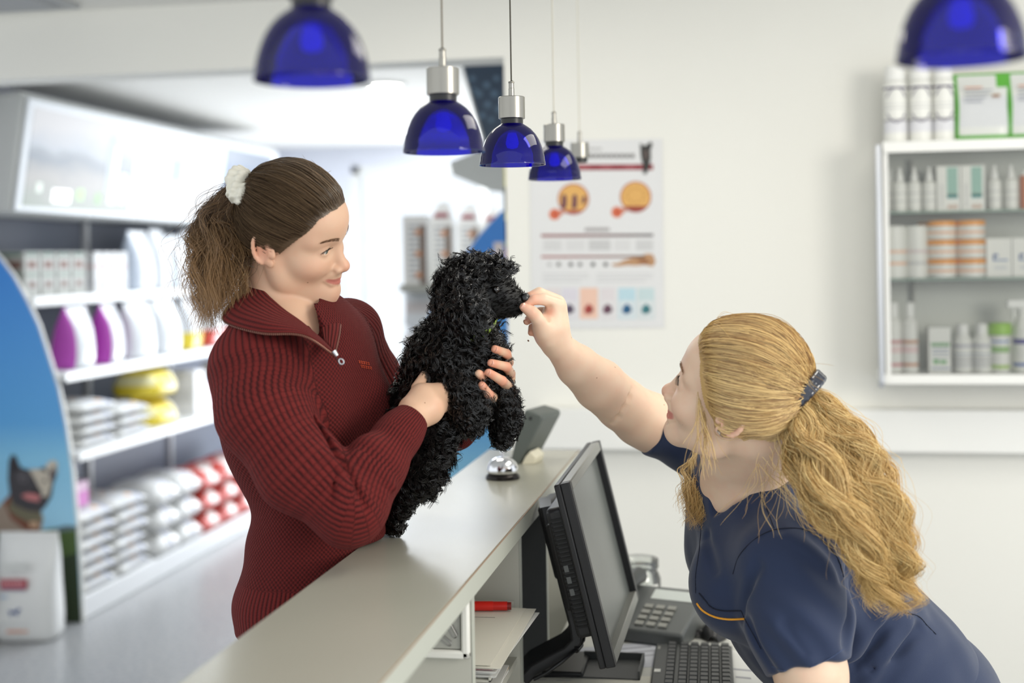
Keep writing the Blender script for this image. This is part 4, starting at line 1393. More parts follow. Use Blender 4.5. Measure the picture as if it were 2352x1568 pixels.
# clear plastic jar
jc = on(1470, 1398, 2, zd)
M_clear = clear_mat('clear_plastic', (0.93, 0.95, 0.93), 0.05, 0.08, (0.8, 0.82, 0.8), 0.10)
jar = thing('plastic_jar', 'clear plastic jar with white label on the desk behind the telephone', 'jar', jc)
MB().lathe([(.046, .001), (.049, .006), (.049, .072), (.044, .085), (.041, .09), (.041, .10)], jc, M_clear, 32, close=False).build('body', jar)
MB().lathe([(.043, .097), (.0445, .098), (.0445, .116), (.041, .118)], jc, M_clear, 32).build('lid', jar)
lb = MB()
for k in range(6):
    a0, a1 = math.radians(-100 + k * 12), math.radians(-100 + (k + 1) * 12)
    lb.add([jc + np.array([.0496 * math.cos(a), .0496 * math.sin(a), z]) for a, z in ((a0, .012), (a1, .012), (a1, .065), (a0, .065))], [(0, 1, 2, 3)], M_sheet2)
lb.build('label', jar)
for k in range(14):
    aa = rng.uniform(0, 6.28)
    rr_ = rng.uniform(.0, .03)
    zc = .004 + .012 * (k // 5)
    p0 = jc + np.array([rr_ * math.cos(aa), rr_ * math.sin(aa), zc])
    tag(MB().lathe([(.001, 0), (.008, .002), (.009, .006), (.007, .010), (.001, .011)], p0, M_sheet, 12).build('cotton_ball'), 'white pellet among the others inside the clear jar', 'pellet', 'pellets in the clear jar')
pe = on(1552, 1371, 2, zd + .004)
tag(MB().tube([pe + RT * -.03, pe + RT * .025], .004, mat('pen_blue', (40, 54, 92), 0.35, var=0.02), 12).tube([pe + RT * .025, pe + RT * .034], .0025, M_alu, 10).build('ballpoint_pen'), 'dark blue ballpoint pen lying on the desk beyond the telephone', 'pen')
# loose papers on the desk
for P2, m, lab, ln in (([(1180, 1556), (1505, 1552), (1560, 1640), (1120, 1640)], M_sheet, 'large handwritten paper sheet at the lower edge beside the pigeonholes', [(.10, .16, .04, .05, (70, 80, 130)), (.16, .24, .07, .075, (120, 120, 130)), (.32, .42, .1, .105, (120, 120, 130))]),
                       ([(1345, 1540), (1428, 1538), (1430, 1565), (1330, 1575)], ink((222, 224, 150)), 'yellow paper note under the monitor', ()),
                       ([(1300, 1490), (1510, 1472), (1520, 1530), (1320, 1540)], ink((196, 198, 206)), 'printed form lying under the monitor on the desk', [(.1, .9, .2, .24, (140, 140, 150)), (.1, .9, .4, .44, (150, 150, 160)), (.1, .9, .6, .64, (150, 150, 160))]),
                       ([(1650, 1490), (1760, 1500), (1790, 1580), (1690, 1580)], M_sheet2, 'white printed paper under the bust of the receptionist', [(.1, .5, .5, .54, (170, 170, 176)), (.1, .4, .7, .74, (170, 170, 176))])):
    zz = zd + {M_sheet: .0010, M_sheet2: .0006}.get(m, .0014 if 'note' in lab else .0002)
    if m is M_sheet:
        zz = zd + .0032
    P = [on(px, py, 2, zz) for px, py in P2]
    sheet('paper_sheet', P, .0004, m, lab, 'paper', lines=ln)
bx_ = thing('document_tray', 'black document tray lying on the desk below the monitor', 'tray', on(1400, 1545, 2, zd))
ta, tb = on(1330, 1548, 2, zd)[:2], on(1480, 1525, 2, zd)[:2]
t_ = MB().box(ta[0], tb[0], 2.50, 2.62, zd + .0025, zd + .006, M_phd).box(tb[0] - .004, tb[0], 2.50, 2.62, zd + .0025, zd + .02, M_phd).box(ta[0], tb[0], 2.616, 2.62, zd + .0025, zd + .02, M_phd)
t_.build('tray_body', bx_)
mo = on(1640, 1462, 2, zd)
ms = thing('computer_mouse', 'dark computer mouse on the desk between telephone and receptionist', 'mouse', mo)
G = []
for i in range(9):
    t = i / 8
    row_ = []
    for k in range(14):
        a = math.pi * k / 13
        s_ = math.sin(math.pi * min(.97, max(.03, t))) ** .45
        row_.append(mo + np.array([.028 * s_ * math.cos(a), -.045 + .09 * t, .001 + .033 * s_ * math.sin(a) ** .8 * (1.1 - .3 * t)]))
    G.append(row_)
MB().grid(G, M_mon).build('shell', ms, smooth=180)
MB().tube([mo + np.array([0, .02, .031]), mo + np.array([0, .032, .029])], .004, mat('wheel_red', (170, 60, 40), 0.4, var=0.02), 12).build('scroll_wheel', ms)
# ------------------------------------------------------------------ organic modelling: distance fields meshed by surface nets
class Fr:
    """A local frame: origin and three unit axes."""

    def __init__(s, o, X, Y, Z, sc=1.0):
        s.o = np.asarray(o, float)
        s.A = np.array([X, Y, Z], float)
        s.s = sc

    def __call__(s, x, y, z):
        return s.o + (s.A[0] * x + s.A[1] * y + s.A[2] * z) * s.s

    def inv(s, P):
        return (P - s.o) @ s.A.T / s.s


WORLD_FR = Fr((0, 0, 0), (1, 0, 0), (0, 1, 0), (0, 0, 1))


def unit(v):
    v = np.asarray(v, float)
    return v / np.linalg.norm(v)


class Sdf:
    def __init__(s):
        s.it = []

    def _a(s, op, fn, c, R, k):
        s.it.append((op, fn, np.asarray(c, np.float32), float(R), float(k)))
        return s

    def cone(s, a, b, ra, rb, k=.01, op='u'):
        a, b = np.asarray(a, float), np.asarray(b, float)
        if np.linalg.norm(b - a) < 1e-5:
            b = b + np.array([0, 0, 1e-4])
        ba = b - a
        l2 = float(ba @ ba)
        rr = ra - rb
        a2 = max(l2 - rr * rr, 1e-9)
        il2 = 1 / l2

        def fn(P):
            pa = P - a
            y = pa @ ba
            z = y - l2
            q = pa * l2 - y[:, None] * ba
            x2 = np.einsum('ij,ij->i', q, q)
            y2, z2 = y * y * l2, z * z * l2
            kk = np.sign(rr) * rr * rr * x2
            d = (np.sqrt(np.maximum(x2 * a2 * il2, 0)) + y * rr) * il2 - ra
            m1 = np.sign(z) * a2 * z2 > kk
            m2 = ~m1 & (np.sign(y) * a2 * y2 < kk)
            d[m1] = np.sqrt(x2[m1] + z2[m1]) * il2 - rb
            d[m2] = np.sqrt(x2[m2] + y2[m2]) * il2 - ra
            return d
        return s._a(op, fn, (a + b) / 2, math.sqrt(l2) / 2 + max(ra, rb), k)

    def chain(s, pts, rs, k=.01, op='u', kk=None):
        for i in range(len(pts) - 1):
            s.cone(pts[i], pts[i + 1], rs[i], rs[i + 1], k if i == 0 or kk is None else kk, op)
        return s

    def ell(s, c, r, A=None, k=.01, op='u'):
        c, r = np.asarray(c, float), np.asarray(r, float)
        A = np.eye(3) if A is None else np.asarray(A, float)

        def fn(P):
            q = (P - c) @ A.T
            k0 = np.sqrt(np.einsum('ij,ij->i', q / r, q / r))
            k1 = np.sqrt(np.einsum('ij,ij->i', q / (r * r), q / (r * r)))
            return np.where(k1 > 1e-9, k0 * (k0 - 1) / np.maximum(k1, 1e-9), -r.min())
        return s._a(op, fn, c, r.max(), k)

    def sph(s, c, r, k=.01, op='u'):
        return s.ell(c, (r, r, r), None, k, op)

    def box(s, c, h, rad, A=None, k=.004, op='u'):
        c, h = np.asarray(c, float), np.asarray(h, float)
        A = np.eye(3) if A is None else np.asarray(A, float)

        def fn(P):
            q = np.abs((P - c) @ A.T) - (h - rad)
            return np.linalg.norm(np.maximum(q, 0), axis=1) + np.minimum(q.max(1), 0) - rad
        return s._a(op, fn, c, np.linalg.norm(h), k)

    def plane(s, c, n, k=.002):
        """Removes everything on the side the normal points to."""
        c, n = np.asarray(c, float), unit(n)
        return s._a('s', lambda P: -((P - c) @ n), c, 1e3, k)

    def cut(s, c, n, size=.14, rad=.12, k=.003):
        """Cuts a limb square: removes a block of the given size beyond the point."""
        n = unit(n)
        a = unit(np.cross(n, (.3, .2, .93)))
        return s.box(np.asarray(c) + n * size / 2, (size / 2, rad, rad), .001, [n, a, np.cross(n, a)], k, 's')

    def warp(s, fn):
        return s._a('w', fn, (0, 0, 0), 1e3, 0)

    def __call__(s, P):
        P = np.asarray(P, np.float64)
        d = np.full(len(P), 1e3)
        for op, fn, c, R, k in s.it:
            if op == 'w':
                m = np.abs(d) < .03
                d[m] += fn(P[m])
                continue
            lb = np.linalg.norm(P - c, axis=1) - R if R < 100 else np.full(len(P), -1e3)
            m = (lb < d + k) if op == 'u' else (lb < k - d)
            if not m.any():
                continue
            x = fn(P[m])
            a = d[m]
            if op == 'u':
                kk = max(k, 1e-6)
                h = np.clip(.5 + .5 * (x - a) / kk, 0, 1)
                d[m] = x + (a - x) * h - kk * h * (1 - h)
            else:
                x = -x
                kk = max(k, 1e-6)
                h = np.clip(.5 - .5 * (x - a) / kk, 0, 1)
                d[m] = x + (a - x) * h + kk * h * (1 - h)
        return d

    def bounds(s):
        lo, hi = np.full(3, 1e9), np.full(3, -1e9)
        for op, fn, c, R, k in s.it:
            if op == 'u' and R < 100:
                lo, hi = np.minimum(lo, c - R), np.maximum(hi, c + R)
        return lo - .02, hi + .02


def surface(f, lo, hi, h):
    """Sparse surface nets: -> vertices (n,3), quads (m,4)."""
    lo, hi = np.asarray(lo, float), np.asarray(hi, float)
    n = np.ceil((hi - lo) / (h * 16)).astype(int)
    I = np.stack(np.meshgrid(*[np.arange(k) for k in n], indexing='ij'), -1).reshape(-1, 3)
    size = 16
    for nxt in (4, 1):
        c = lo + (I + .5) * h * size
        d = f(c)
        I = I[np.abs(d) < h * size * 1.25 + .004]
        q = size // nxt
        off = np.stack(np.meshgrid(*[np.arange(q)] * 3, indexing='ij'), -1).reshape(-1, 3)
        I = (I[:, None] * q + off[None]).reshape(-1, 3)
        size = nxt
    c = lo + (I + .5) * h
    M = np.array(n) * 16 + 2
    key = lambda J: (J[:, 0].astype(np.int64) * M[1] + J[:, 1]) * M[2] + J[:, 2]
    co = np.array([(i, j, k) for i in (0, 1) for j in (0, 1) for k in (0, 1)])
    K = np.stack([key(I + o) for o in co], 1)
    uk, inv = np.unique(K, return_inverse=True)
    inv = inv.reshape(K.shape)
    u = np.stack([uk // (M[1] * M[2]), (uk // M[2]) % M[1], uk % M[2]], 1)
    d = np.concatenate([f(lo + b * h) for b in np.array_split(u, max(1, len(u) // 400000))])
    D = d[inv]
    S = D < 0
    act = S.any(1) & ~S.all(1)
    I, D, S = I[act], D[act], S[act]
    acc, cnt = np.zeros((len(I), 3)), np.zeros(len(I))
    for a in range(8):
        for b in range(a + 1, 8):
            if np.abs(co[a] - co[b]).sum() != 1:
                continue
            m = S[:, a] != S[:, b]
            t = D[m, a] / (D[m, a] - D[m, b])
            acc[m] += co[a] + (co[b] - co[a]) * t[:, None]
            cnt[m] += 1
    V = lo + (I + acc / cnt[:, None]) * h
    kc = key(I)
    order = np.argsort(kc)
    ks = kc[order]

    def find(J):
        kk = key(J)
        p = np.clip(np.searchsorted(ks, kk), 0, len(ks) - 1)
        r = order[p]
        return np.where(ks[p] == kk, r, -1)
    quads = []
    for ax in range(3):
        b = 4 >> ax
        m = S[:, 0] != S[:, b]
        J = I[m]
        e1, e2 = np.zeros(3, int), np.zeros(3, int)
        e1[(ax + 1) % 3] = 1
        e2[(ax + 2) % 3] = 1
        q = np.stack([find(J), find(J - e1), find(J - e1 - e2), find(J - e2)], 1)
        fl = S[m, 0]
        q[~fl] = q[~fl][:, ::-1]
        quads.append(q[(q >= 0).all(1)])
    return V, np.concatenate(quads)


def mesh_sdf(name, S, h, mats, parent=None, origin=None, attrs=None, midx=None, smooth_it=1, lo=None, hi=None):
    l, u = S.bounds()
    V, Q = surface(S, l if lo is None else lo, u if hi is None else hi, h)
    for _ in range(smooth_it):  # light relaxation
        acc, cnt = np.zeros_like(V), np.zeros(len(V))
        for a in range(4):
            b = (a + 1) % 4
            np.add.at(acc, Q[:, a], V[Q[:, b]])
            np.add.at(acc, Q[:, b], V[Q[:, a]])
            np.add.at(cnt, Q[:, a], 1)
            np.add.at(cnt, Q[:, b], 1)
        V = V * .5 + .5 * acc / np.maximum(cnt, 1)[:, None]
    at_ = {k: (t, fn(V)) for k, (t, fn) in (attrs or {}).items()}
    mi = midx(V, Q) if midx else None
    return link_mesh(name, V, Q, mats, mi, parent, origin, 180, at_), V, Q


def strands(P, R, ns=3):
    """P (S,K,3) centre lines, R (S,K) radii -> vertices and quads of thin tubes."""
    P = np.asarray(P, float)
    S_, K = P.shape[:2]
    T = np.gradient(P, axis=1)
    T /= np.linalg.norm(T, axis=2, keepdims=True) + 1e-12
    ref = np.array([.31, -.82, .48])
    A = np.cross(T, ref)
    A /= np.linalg.norm(A, axis=2, keepdims=True) + 1e-12
    B = np.cross(T, A)
    V = np.stack([P + R[..., None] * (A * math.cos(2 * math.pi * j / ns) + B * math.sin(2 * math.pi * j / ns)) for j in range(ns)], 2)
    V = V.reshape(-1, 3)
    base = (np.arange(S_)[:, None] * K + np.arange(K - 1)[None]).reshape(-1, 1) * ns
    j = np.arange(ns)
    j2 = (j + 1) % ns
    F = np.stack([base + j, base + j2, base + ns + j2, base + ns + j], -1).reshape(-1, 4)
    return V, F


def spline(pts, n):
    """Catmull-Rom through pts (any number of columns), n samples."""
    p = np.asarray(pts, float)
    p = np.vstack([2 * p[0] - p[1], p, 2 * p[-1] - p[-2]])
    t = np.linspace(0, len(p) - 3 - 1e-6, n)
    i = t.astype(int)
    f = (t - i)[:, None]
    a, b, c, d = p[i], p[i + 1], p[i + 2], p[i + 3]
    return .5 * ((2 * b) + (-a + c) * f + (2 * a - 5 * b + 4 * c - d) * f ** 2 + (-a + 3 * b - 3 * c + d) * f ** 3)


def vbasis(px):
    """Horizontal basis at a pixel column: towards the camera, and to the right in the picture."""
    r = ray(px, 598)
    t = -unit([r[0], r[1], 0])
    return t, np.array([-t[1], t[0], 0])


def noise3(P, s, seed=0):
    """Cheap smooth pseudo-noise in about [-1,1]."""
    r = np.random.default_rng(seed)
    o = np.zeros(len(P))
    for k in range(5):
        w = unit(r.normal(size=3)) * s * (1 + .35 * k)
        o += np.sin(P @ w + r.uniform(0, 6.28))
    return o / 2.6


# ---- materials for people
def skin_mat(name, col, red):
    m = mat(name, col, 0.46, sss=0.16, spec=0.4)
    nt = m.node_tree
    b = nt.nodes['Principled BSDF']
    at_ = N(nt, 'ShaderNodeAttribute', attribute_name='tint')
    tc = N(nt, 'ShaderNodeTexCoord')
    no = N(nt, 'ShaderNodeTexNoise')
    no.inputs['Scale'].default_value = 38
    no.inputs['Detail'].default_value = 5
    nt.links.new(tc.outputs['Object'], no.inputs['Vector'])
    mx = N(nt, 'ShaderNodeMix', data_type='RGBA')
    mx.inputs[6].default_value = lin([c * .97 for c in col])
    mx.inputs[7].default_value = lin(red)
    rp = N(nt, 'ShaderNodeMapRange')
    rp.inputs['From Min'].default_value, rp.inputs['From Max'].default_value = .42, .85
    nt.links.new(no.outputs['Fac'], rp.inputs['Value'])
    mm = N(nt, 'ShaderNodeMath', operation='MULTIPLY')
    mm.inputs[1].default_value = .35
    nt.links.new(rp.outputs[0], mm.inputs[0])
    nt.links.new(mm.outputs[0], mx.inputs[0])
    m2 = N(nt, 'ShaderNodeMix', data_type='RGBA')
    nt.links.new(mx.outputs[2], m2.inputs[6])
    nt.links.new(at_.outputs['Color'], m2.inputs[7])
    nt.links.new(at_.outputs['Alpha'], m2.inputs[0])
    # small moles
    vo = N(nt, 'ShaderNodeTexVoronoi')
    vo.inputs['Scale'].default_value = 34
    nt.links.new(tc.outputs['Object'], vo.inputs['Vector'])
    lt = N(nt, 'ShaderNodeMath', operation='LESS_THAN')
    lt.inputs[1].default_value = 0.05
    nt.links.new(vo.outputs['Distance'], lt.inputs[0])
    m3 = N(nt, 'ShaderNodeMix', data_type='RGBA')
    m3.inputs[7].default_value = lin((138, 88, 62))
    nt.links.new(m2.outputs[2], m3.inputs[6])
    md = N(nt, 'ShaderNodeMath', operation='MULTIPLY')
    md.inputs[1].default_value = .7
    nt.links.new(lt.outputs[0], md.inputs[0])
    nt.links.new(md.outputs[0], m3.inputs[0])
    nt.links.new(m3.outputs[2], b.inputs['Base Color'])
    nb = N(nt, 'ShaderNodeTexNoise')
    nb.inputs['Scale'].default_value = 900
    nt.links.new(tc.outputs['Object'], nb.inputs['Vector'])
    bp = N(nt, 'ShaderNodeBump')
    bp.inputs['Strength'].default_value = .12
    bp.inputs['Distance'].default_value = .0006
    nt.links.new(nb.outputs['Fac'], bp.inputs['Height'])
    nt.links.new(bp.outputs['Normal'], b.inputs['Normal'])
    return m


def hair_mat(name, dark, light, rough=.36, spec=.5, tint=False):
    m = mat(name, dark, rough, spec=spec)
    nt = m.node_tree
    b = nt.nodes['Principled BSDF']
    g = N(nt, 'ShaderNodeNewGeometry')
    r = N(nt, 'ShaderNodeValToRGB')
    r.color_ramp.elements[0].color = lin(dark)
    r.color_ramp.elements[1].color = lin(light)
    nt.links.new(g.outputs['Random Per Island'], r.inputs[0])
    nt.links.new(r.outputs[0], b.inputs['Base Color'])
    if not tint:
        return m
    at_ = N(nt, 'ShaderNodeAttribute', attribute_name='tint')
    m2 = N(nt, 'ShaderNodeMix', data_type='RGBA')
    nt.links.new(r.outputs[0], m2.inputs[6])
    nt.links.new(at_.outputs['Color'], m2.inputs[7])
    nt.links.new(at_.outputs['Alpha'], m2.inputs[0])
    nt.links.new(m2.outputs[2], b.inputs['Base Color'])
    return m


def head_sdf(S, M, smile=.004, lids=.0028, open_=0.0, cheek=1.0, ears=True, width=1.0, crown=0.0, fore=0.0, back=0.0):
    """A head in frame M (x to its left, y forward, z up, origin at eye level), metres."""
    A = M.A
    u_ = .001 * M.s
    m = lambda x, y, z: M(x * .001 * width, y * .001, z * .001)
    E = lambda c, r, k, op='u', AA=None: S.ell(m(*c), np.array(r) * u_ * (1 if AA is not None else np.array([width, 1, 1])), A if AA is None else AA, k, op)
    Cn = lambda a, b, ra, rb, k, op='u': S.cone(m(*a), m(*b), ra * u_, rb * u_, k, op)
    E((0, -10 + back * .5, 35 - crown * .5), (74, 92 - back * .5, 82 - crown * .5), .01)
    E((0, 30 + fore, 38 - crown * .3), (60, 58, 56 - crown * .3), .02)
    E((0, 25, -28), (61, 65, 72), .02)
    E((0, 77, -91), (17, 17, 17), .018)
    for s in (-1, 1):
        Cn((s * 4, 69, -89), (s * 46, 10, -64), 20, 20, .016)
        Cn((s * 46, 10, -64), (s * 58, -6, -30), 19, 16, .016)
        E((s * 37, 53, -30), (25 * cheek, 28 * cheek, 23), .018)
        Cn((s * 9, 80, 17), (s * 44, 61, 17), 9.5, 11, .014)
        E((s * 31, 97, -3), (17, 15, 11), .012, 's')
        S.sph(m(s * 31, 72, -2), .0134 * M.s, .004)
    Cn((0, 80, 6), (0, 97, -33), 7.5, 9.5, .009)
    S.sph(m(0, 101.5, -38), .0112 * M.s, .005)
    for s in (-1, 1):
        E((s * 12.5, 93, -42), (7.5, 11, 7), .005)
        S.sph(m(s * 6.5, 101, -49), .0036 * M.s, .003, 's')
    E((0, 86, -54), (20, 11, 12), .012)
    o = open_ * 1000
    up = [(0, 91.5, -60.5), (13, 87.5, -61.5), (26, 74, -63 + smile * 1000)]
    dn = [(0, 89.5, -71 - o), (13, 85, -70.5 - o * .8), (25, 74, -64.5 + smile * 1000)]
    ln = [(0, 101, -65.5 - o * .4), (13, 95, -66 - o * .3), (28, 79, -64 + smile * 1000)]
    for s in (-1, 1):
        f = lambda p: m(s * p[0], p[1], p[2])
        S.chain([f(p) for p in up], np.array((.0062, .0052, .0026)) * M.s, .003)
        S.chain([f(p) for p in dn], np.array((.0072, .0058, .0026)) * M.s, .003)
        S.chain([f(p) for p in ln], np.array((.0013 + open_ * .45, .0012 + open_ * .35, .0008)) * M.s, .0018, 's')
        # smile fold
        S.chain([m(s * 20, 92, -44), m(s * 31, 83, -54), m(s * 33.5, 78, -64 + smile * 1000)], np.array((.0014, .0022, .0016)) * M.s, .006, 's')
        # eye slit
        E((s * 31, 86, -2.4), (12.5, 8, lids * 1000), .0015, 's')
        S.chain([m(s * 18, 82, 1.6), m(s * 31, 87.5, 4.2 + lids * 500), m(s * 44, 77, .5)], np.array((.0008, .0009, .0008)) * M.s, .0015, 's')
        if ears:
            t = math.radians(-14)
            ce = np.array([76, -13, -4])
            tilt = lambda a, b: (ce[0] + 6 * (1 - (a + 17) / 34), ce[1] + a * math.cos(t) + b * math.sin(t), ce[2] - a * math.sin(t) + b * math.cos(t))
            pts = []
            for k in range(15):
                an = math.radians(200 - 265 * k / 14)
                x, y, z = tilt(16.5 * math.cos(an) * (-1), 29 * math.sin(an) if math.sin(an) > 0 else 25 * math.sin(an))
                pts.append(m(s * x, y, z))
            x, y, z = tilt(-1, -1)
            AA = np.array([unit(A[0] * s + A[1] * -.28), unit(A[1] + A[0] * s * -.28 * -1), A[2]])
            E((s * (x - 2), y, z), (4.2, 15, 27), .003, 'u', AA)
            E((s * (x + 4), y + 3.5, z - 2), (5.5, 8.5, 15), .003, 's', AA)
            S.chain(pts, [.0036 * M.s] * 15, .002)
            x, y, z = tilt(7, -25)
            E((s * (x - 1), y, z), (4, 7, 8.5), .004)
            E((s * 77.5, 5.0, -11), (4, 4.5, 7), .004)


def head_tint(M, P, lips=(176, 92, 86), blush=(206, 132, 108), smile=.004, open_=0.0, brow=None):
    """Colour overlay: lips, warmer cheeks, nose and ears."""
    q = M.inv(P) * 1000
    col = np.zeros((len(P), 4))
    col[:, :3] = lin(blush)[:3]
    bl = lambda c, r: np.clip(1 - np.sqrt((((q - c) / r) ** 2).sum(1)), 0, 1)
    a = np.zeros(len(P))
    for s in (-1, 1):
        a = np.maximum(a, .40 * bl((s * 42, 62, -34), (32, 40, 26)))
        a = np.maximum(a, .75 * bl((s * 80, -14, -4), (22, 30, 42)))
    a = np.maximum(a, .7 * bl((0, 108, -40), (20, 24, 18)))
    a = np.maximum(a, .4 * bl((0, 92, -94), (22, 24, 16)))
    col[:, 3] = a
    o = open_ * 1000
    x = np.abs(q[:, 0])
    cz = -65.5 + (smile * 1000 + 1.5) * (x / 26) ** 2
    hh = (7.2 + o) * np.sqrt(np.clip(1 - (x / 27) ** 2, 0, 1))
    up, dn = -q[:, 2] * 0 + hh * .85, hh * 1.35
    dz = q[:, 2] - cz
    lip = (q[:, 1] > 70) & (q[:, 1] < 120) & (x < 27) & (dz < up) & (dz > -dn)
    col[lip, :3] = lin(lips)[:3]
    soft = np.clip(np.minimum(up - dz, dz + dn) / 2.2, 0, 1) * np.clip((27 - x) / 5, 0, 1)
    col[lip, 3] = .85 * soft[lip]
    return col


def eyeball(parent, M, s, look, iris=(86, 112, 120), r=.0119):
    r = r * M.s
    """look: world direction of the gaze."""
    c = M(s * .031, .072, -.002)
    lk = unit(look)
    a = unit(np.cross(lk, (0.1, 0.2, .97)))
    b = np.cross(lk, a)
    f = frame_fn(c, a, b, lk)
    mb = MB()
    sc_ = mat('eye_white', (222, 216, 208), 0.15, coat=.5, var=0.01)
    ir = mat('iris_%d' % iris[0], iris, 0.15, coat=.6, var=0.25, vscale=400)
    pu = mat('pupil', (12, 10, 10), 0.1, coat=.6, var=.01)
    prev = 0.0
    for ang, mm in ((.21, pu), (.54, ir), (3.1415, sc_)):
        st_ = np.linspace(prev, ang, 10)
        mb.lathe([(r * math.sin(t) + 1e-6, r * math.cos(t)) for t in st_], (0, 0, 0), mm, 24, M=f, close=False)
        prev = ang
    return mb.build('eye', parent, smooth=180)


def brow_lash(parent, M, s, lids, col, brows=True, n=20, lash=True, dark=(40, 28, 22), HS=None):
    P, R = [], []
    if brows:
        for k in range(120):
            t = rng.uniform(0, 1)
            x = 15 + 33 * t
            y = 91.5 - 17.5 * t ** 1.7
            z = 17 + 5 * math.sin(t * 2.3) + rng.uniform(-3.2, 3.2) * (1.1 - t * .6)
            p0 = M(s * x * .001, y * .001, z * .001)
            if HS is not None:
                for _ in range(3):
                    p0 = p0 + M.A[1] * min(.02, max(-.02, .0003 - HS(p0[None])[0]))
            dr = M.A[0] * s * .8 + M.A[2] * (.35 - .5 * t) - M.A[1] * .22 * (.4 + t)
            P.append([p0 + dr * (.0065 * q) + M.A[1] * .0006 for q in (0, .33, .66, 1)])
            R.append([.00026, .00026, .00020, .00008])
        V, F = strands(np.array(P), np.array(R))
        link_mesh('eyebrow', V, F, [col], None, parent)
    if lash:
        P, R = [], []
        for k in range(n):
            t = k / (n - 1)
            x = 20 + 24 * t
            y = 83.5 + 2.2 * math.sin(math.pi * t) - 3.8 * t
            z = -2.2 + lids * 1000 * math.sin(math.pi * min(1, .08 + t * .9)) * .95
            p0 = M(s * x * .001, y * .001, z * .001)
            dr = M.A[1] * .8 + M.A[0] * s * (t - .35) * .9 - M.A[2] * .25
            P.append([p0 + dr * (.0055 * q) + M.A[2] * (.0042 * q * q) for q in (0, .33, .66, 1)])
            R.append([.00034, .00030, .00020, .00006])
        V, F = strands(np.array(P), np.array(R))
        lm = MB()
        lm.tube([M(s * x * .001, y * .001, z * .001) for x, y, z in [(19 + 26 * t, 83.3 + 2.6 * math.sin(math.pi * t) - 4.5 * t, -2.2 + lids * 1000 * math.sin(math.pi * min(1, .08 + t * .9))) for t in np.linspace(0, 1, 9)]], .0006, mat('lash_line', dark, .6, var=.02), 6)
        V2, F2 = np.array(lm.v), [f for f in lm.f if len(f) == 4]
        link_mesh('eyelashes', np.vstack([V, V2]), np.vstack([F, np.array(F2) + len(V)]), [mat('lash_line', dark, .6)], None, parent)


HL_T = np.radians([0, 18, 34, 48, 60, 70, 79, 84, 97, 104, 120, 150, 180])


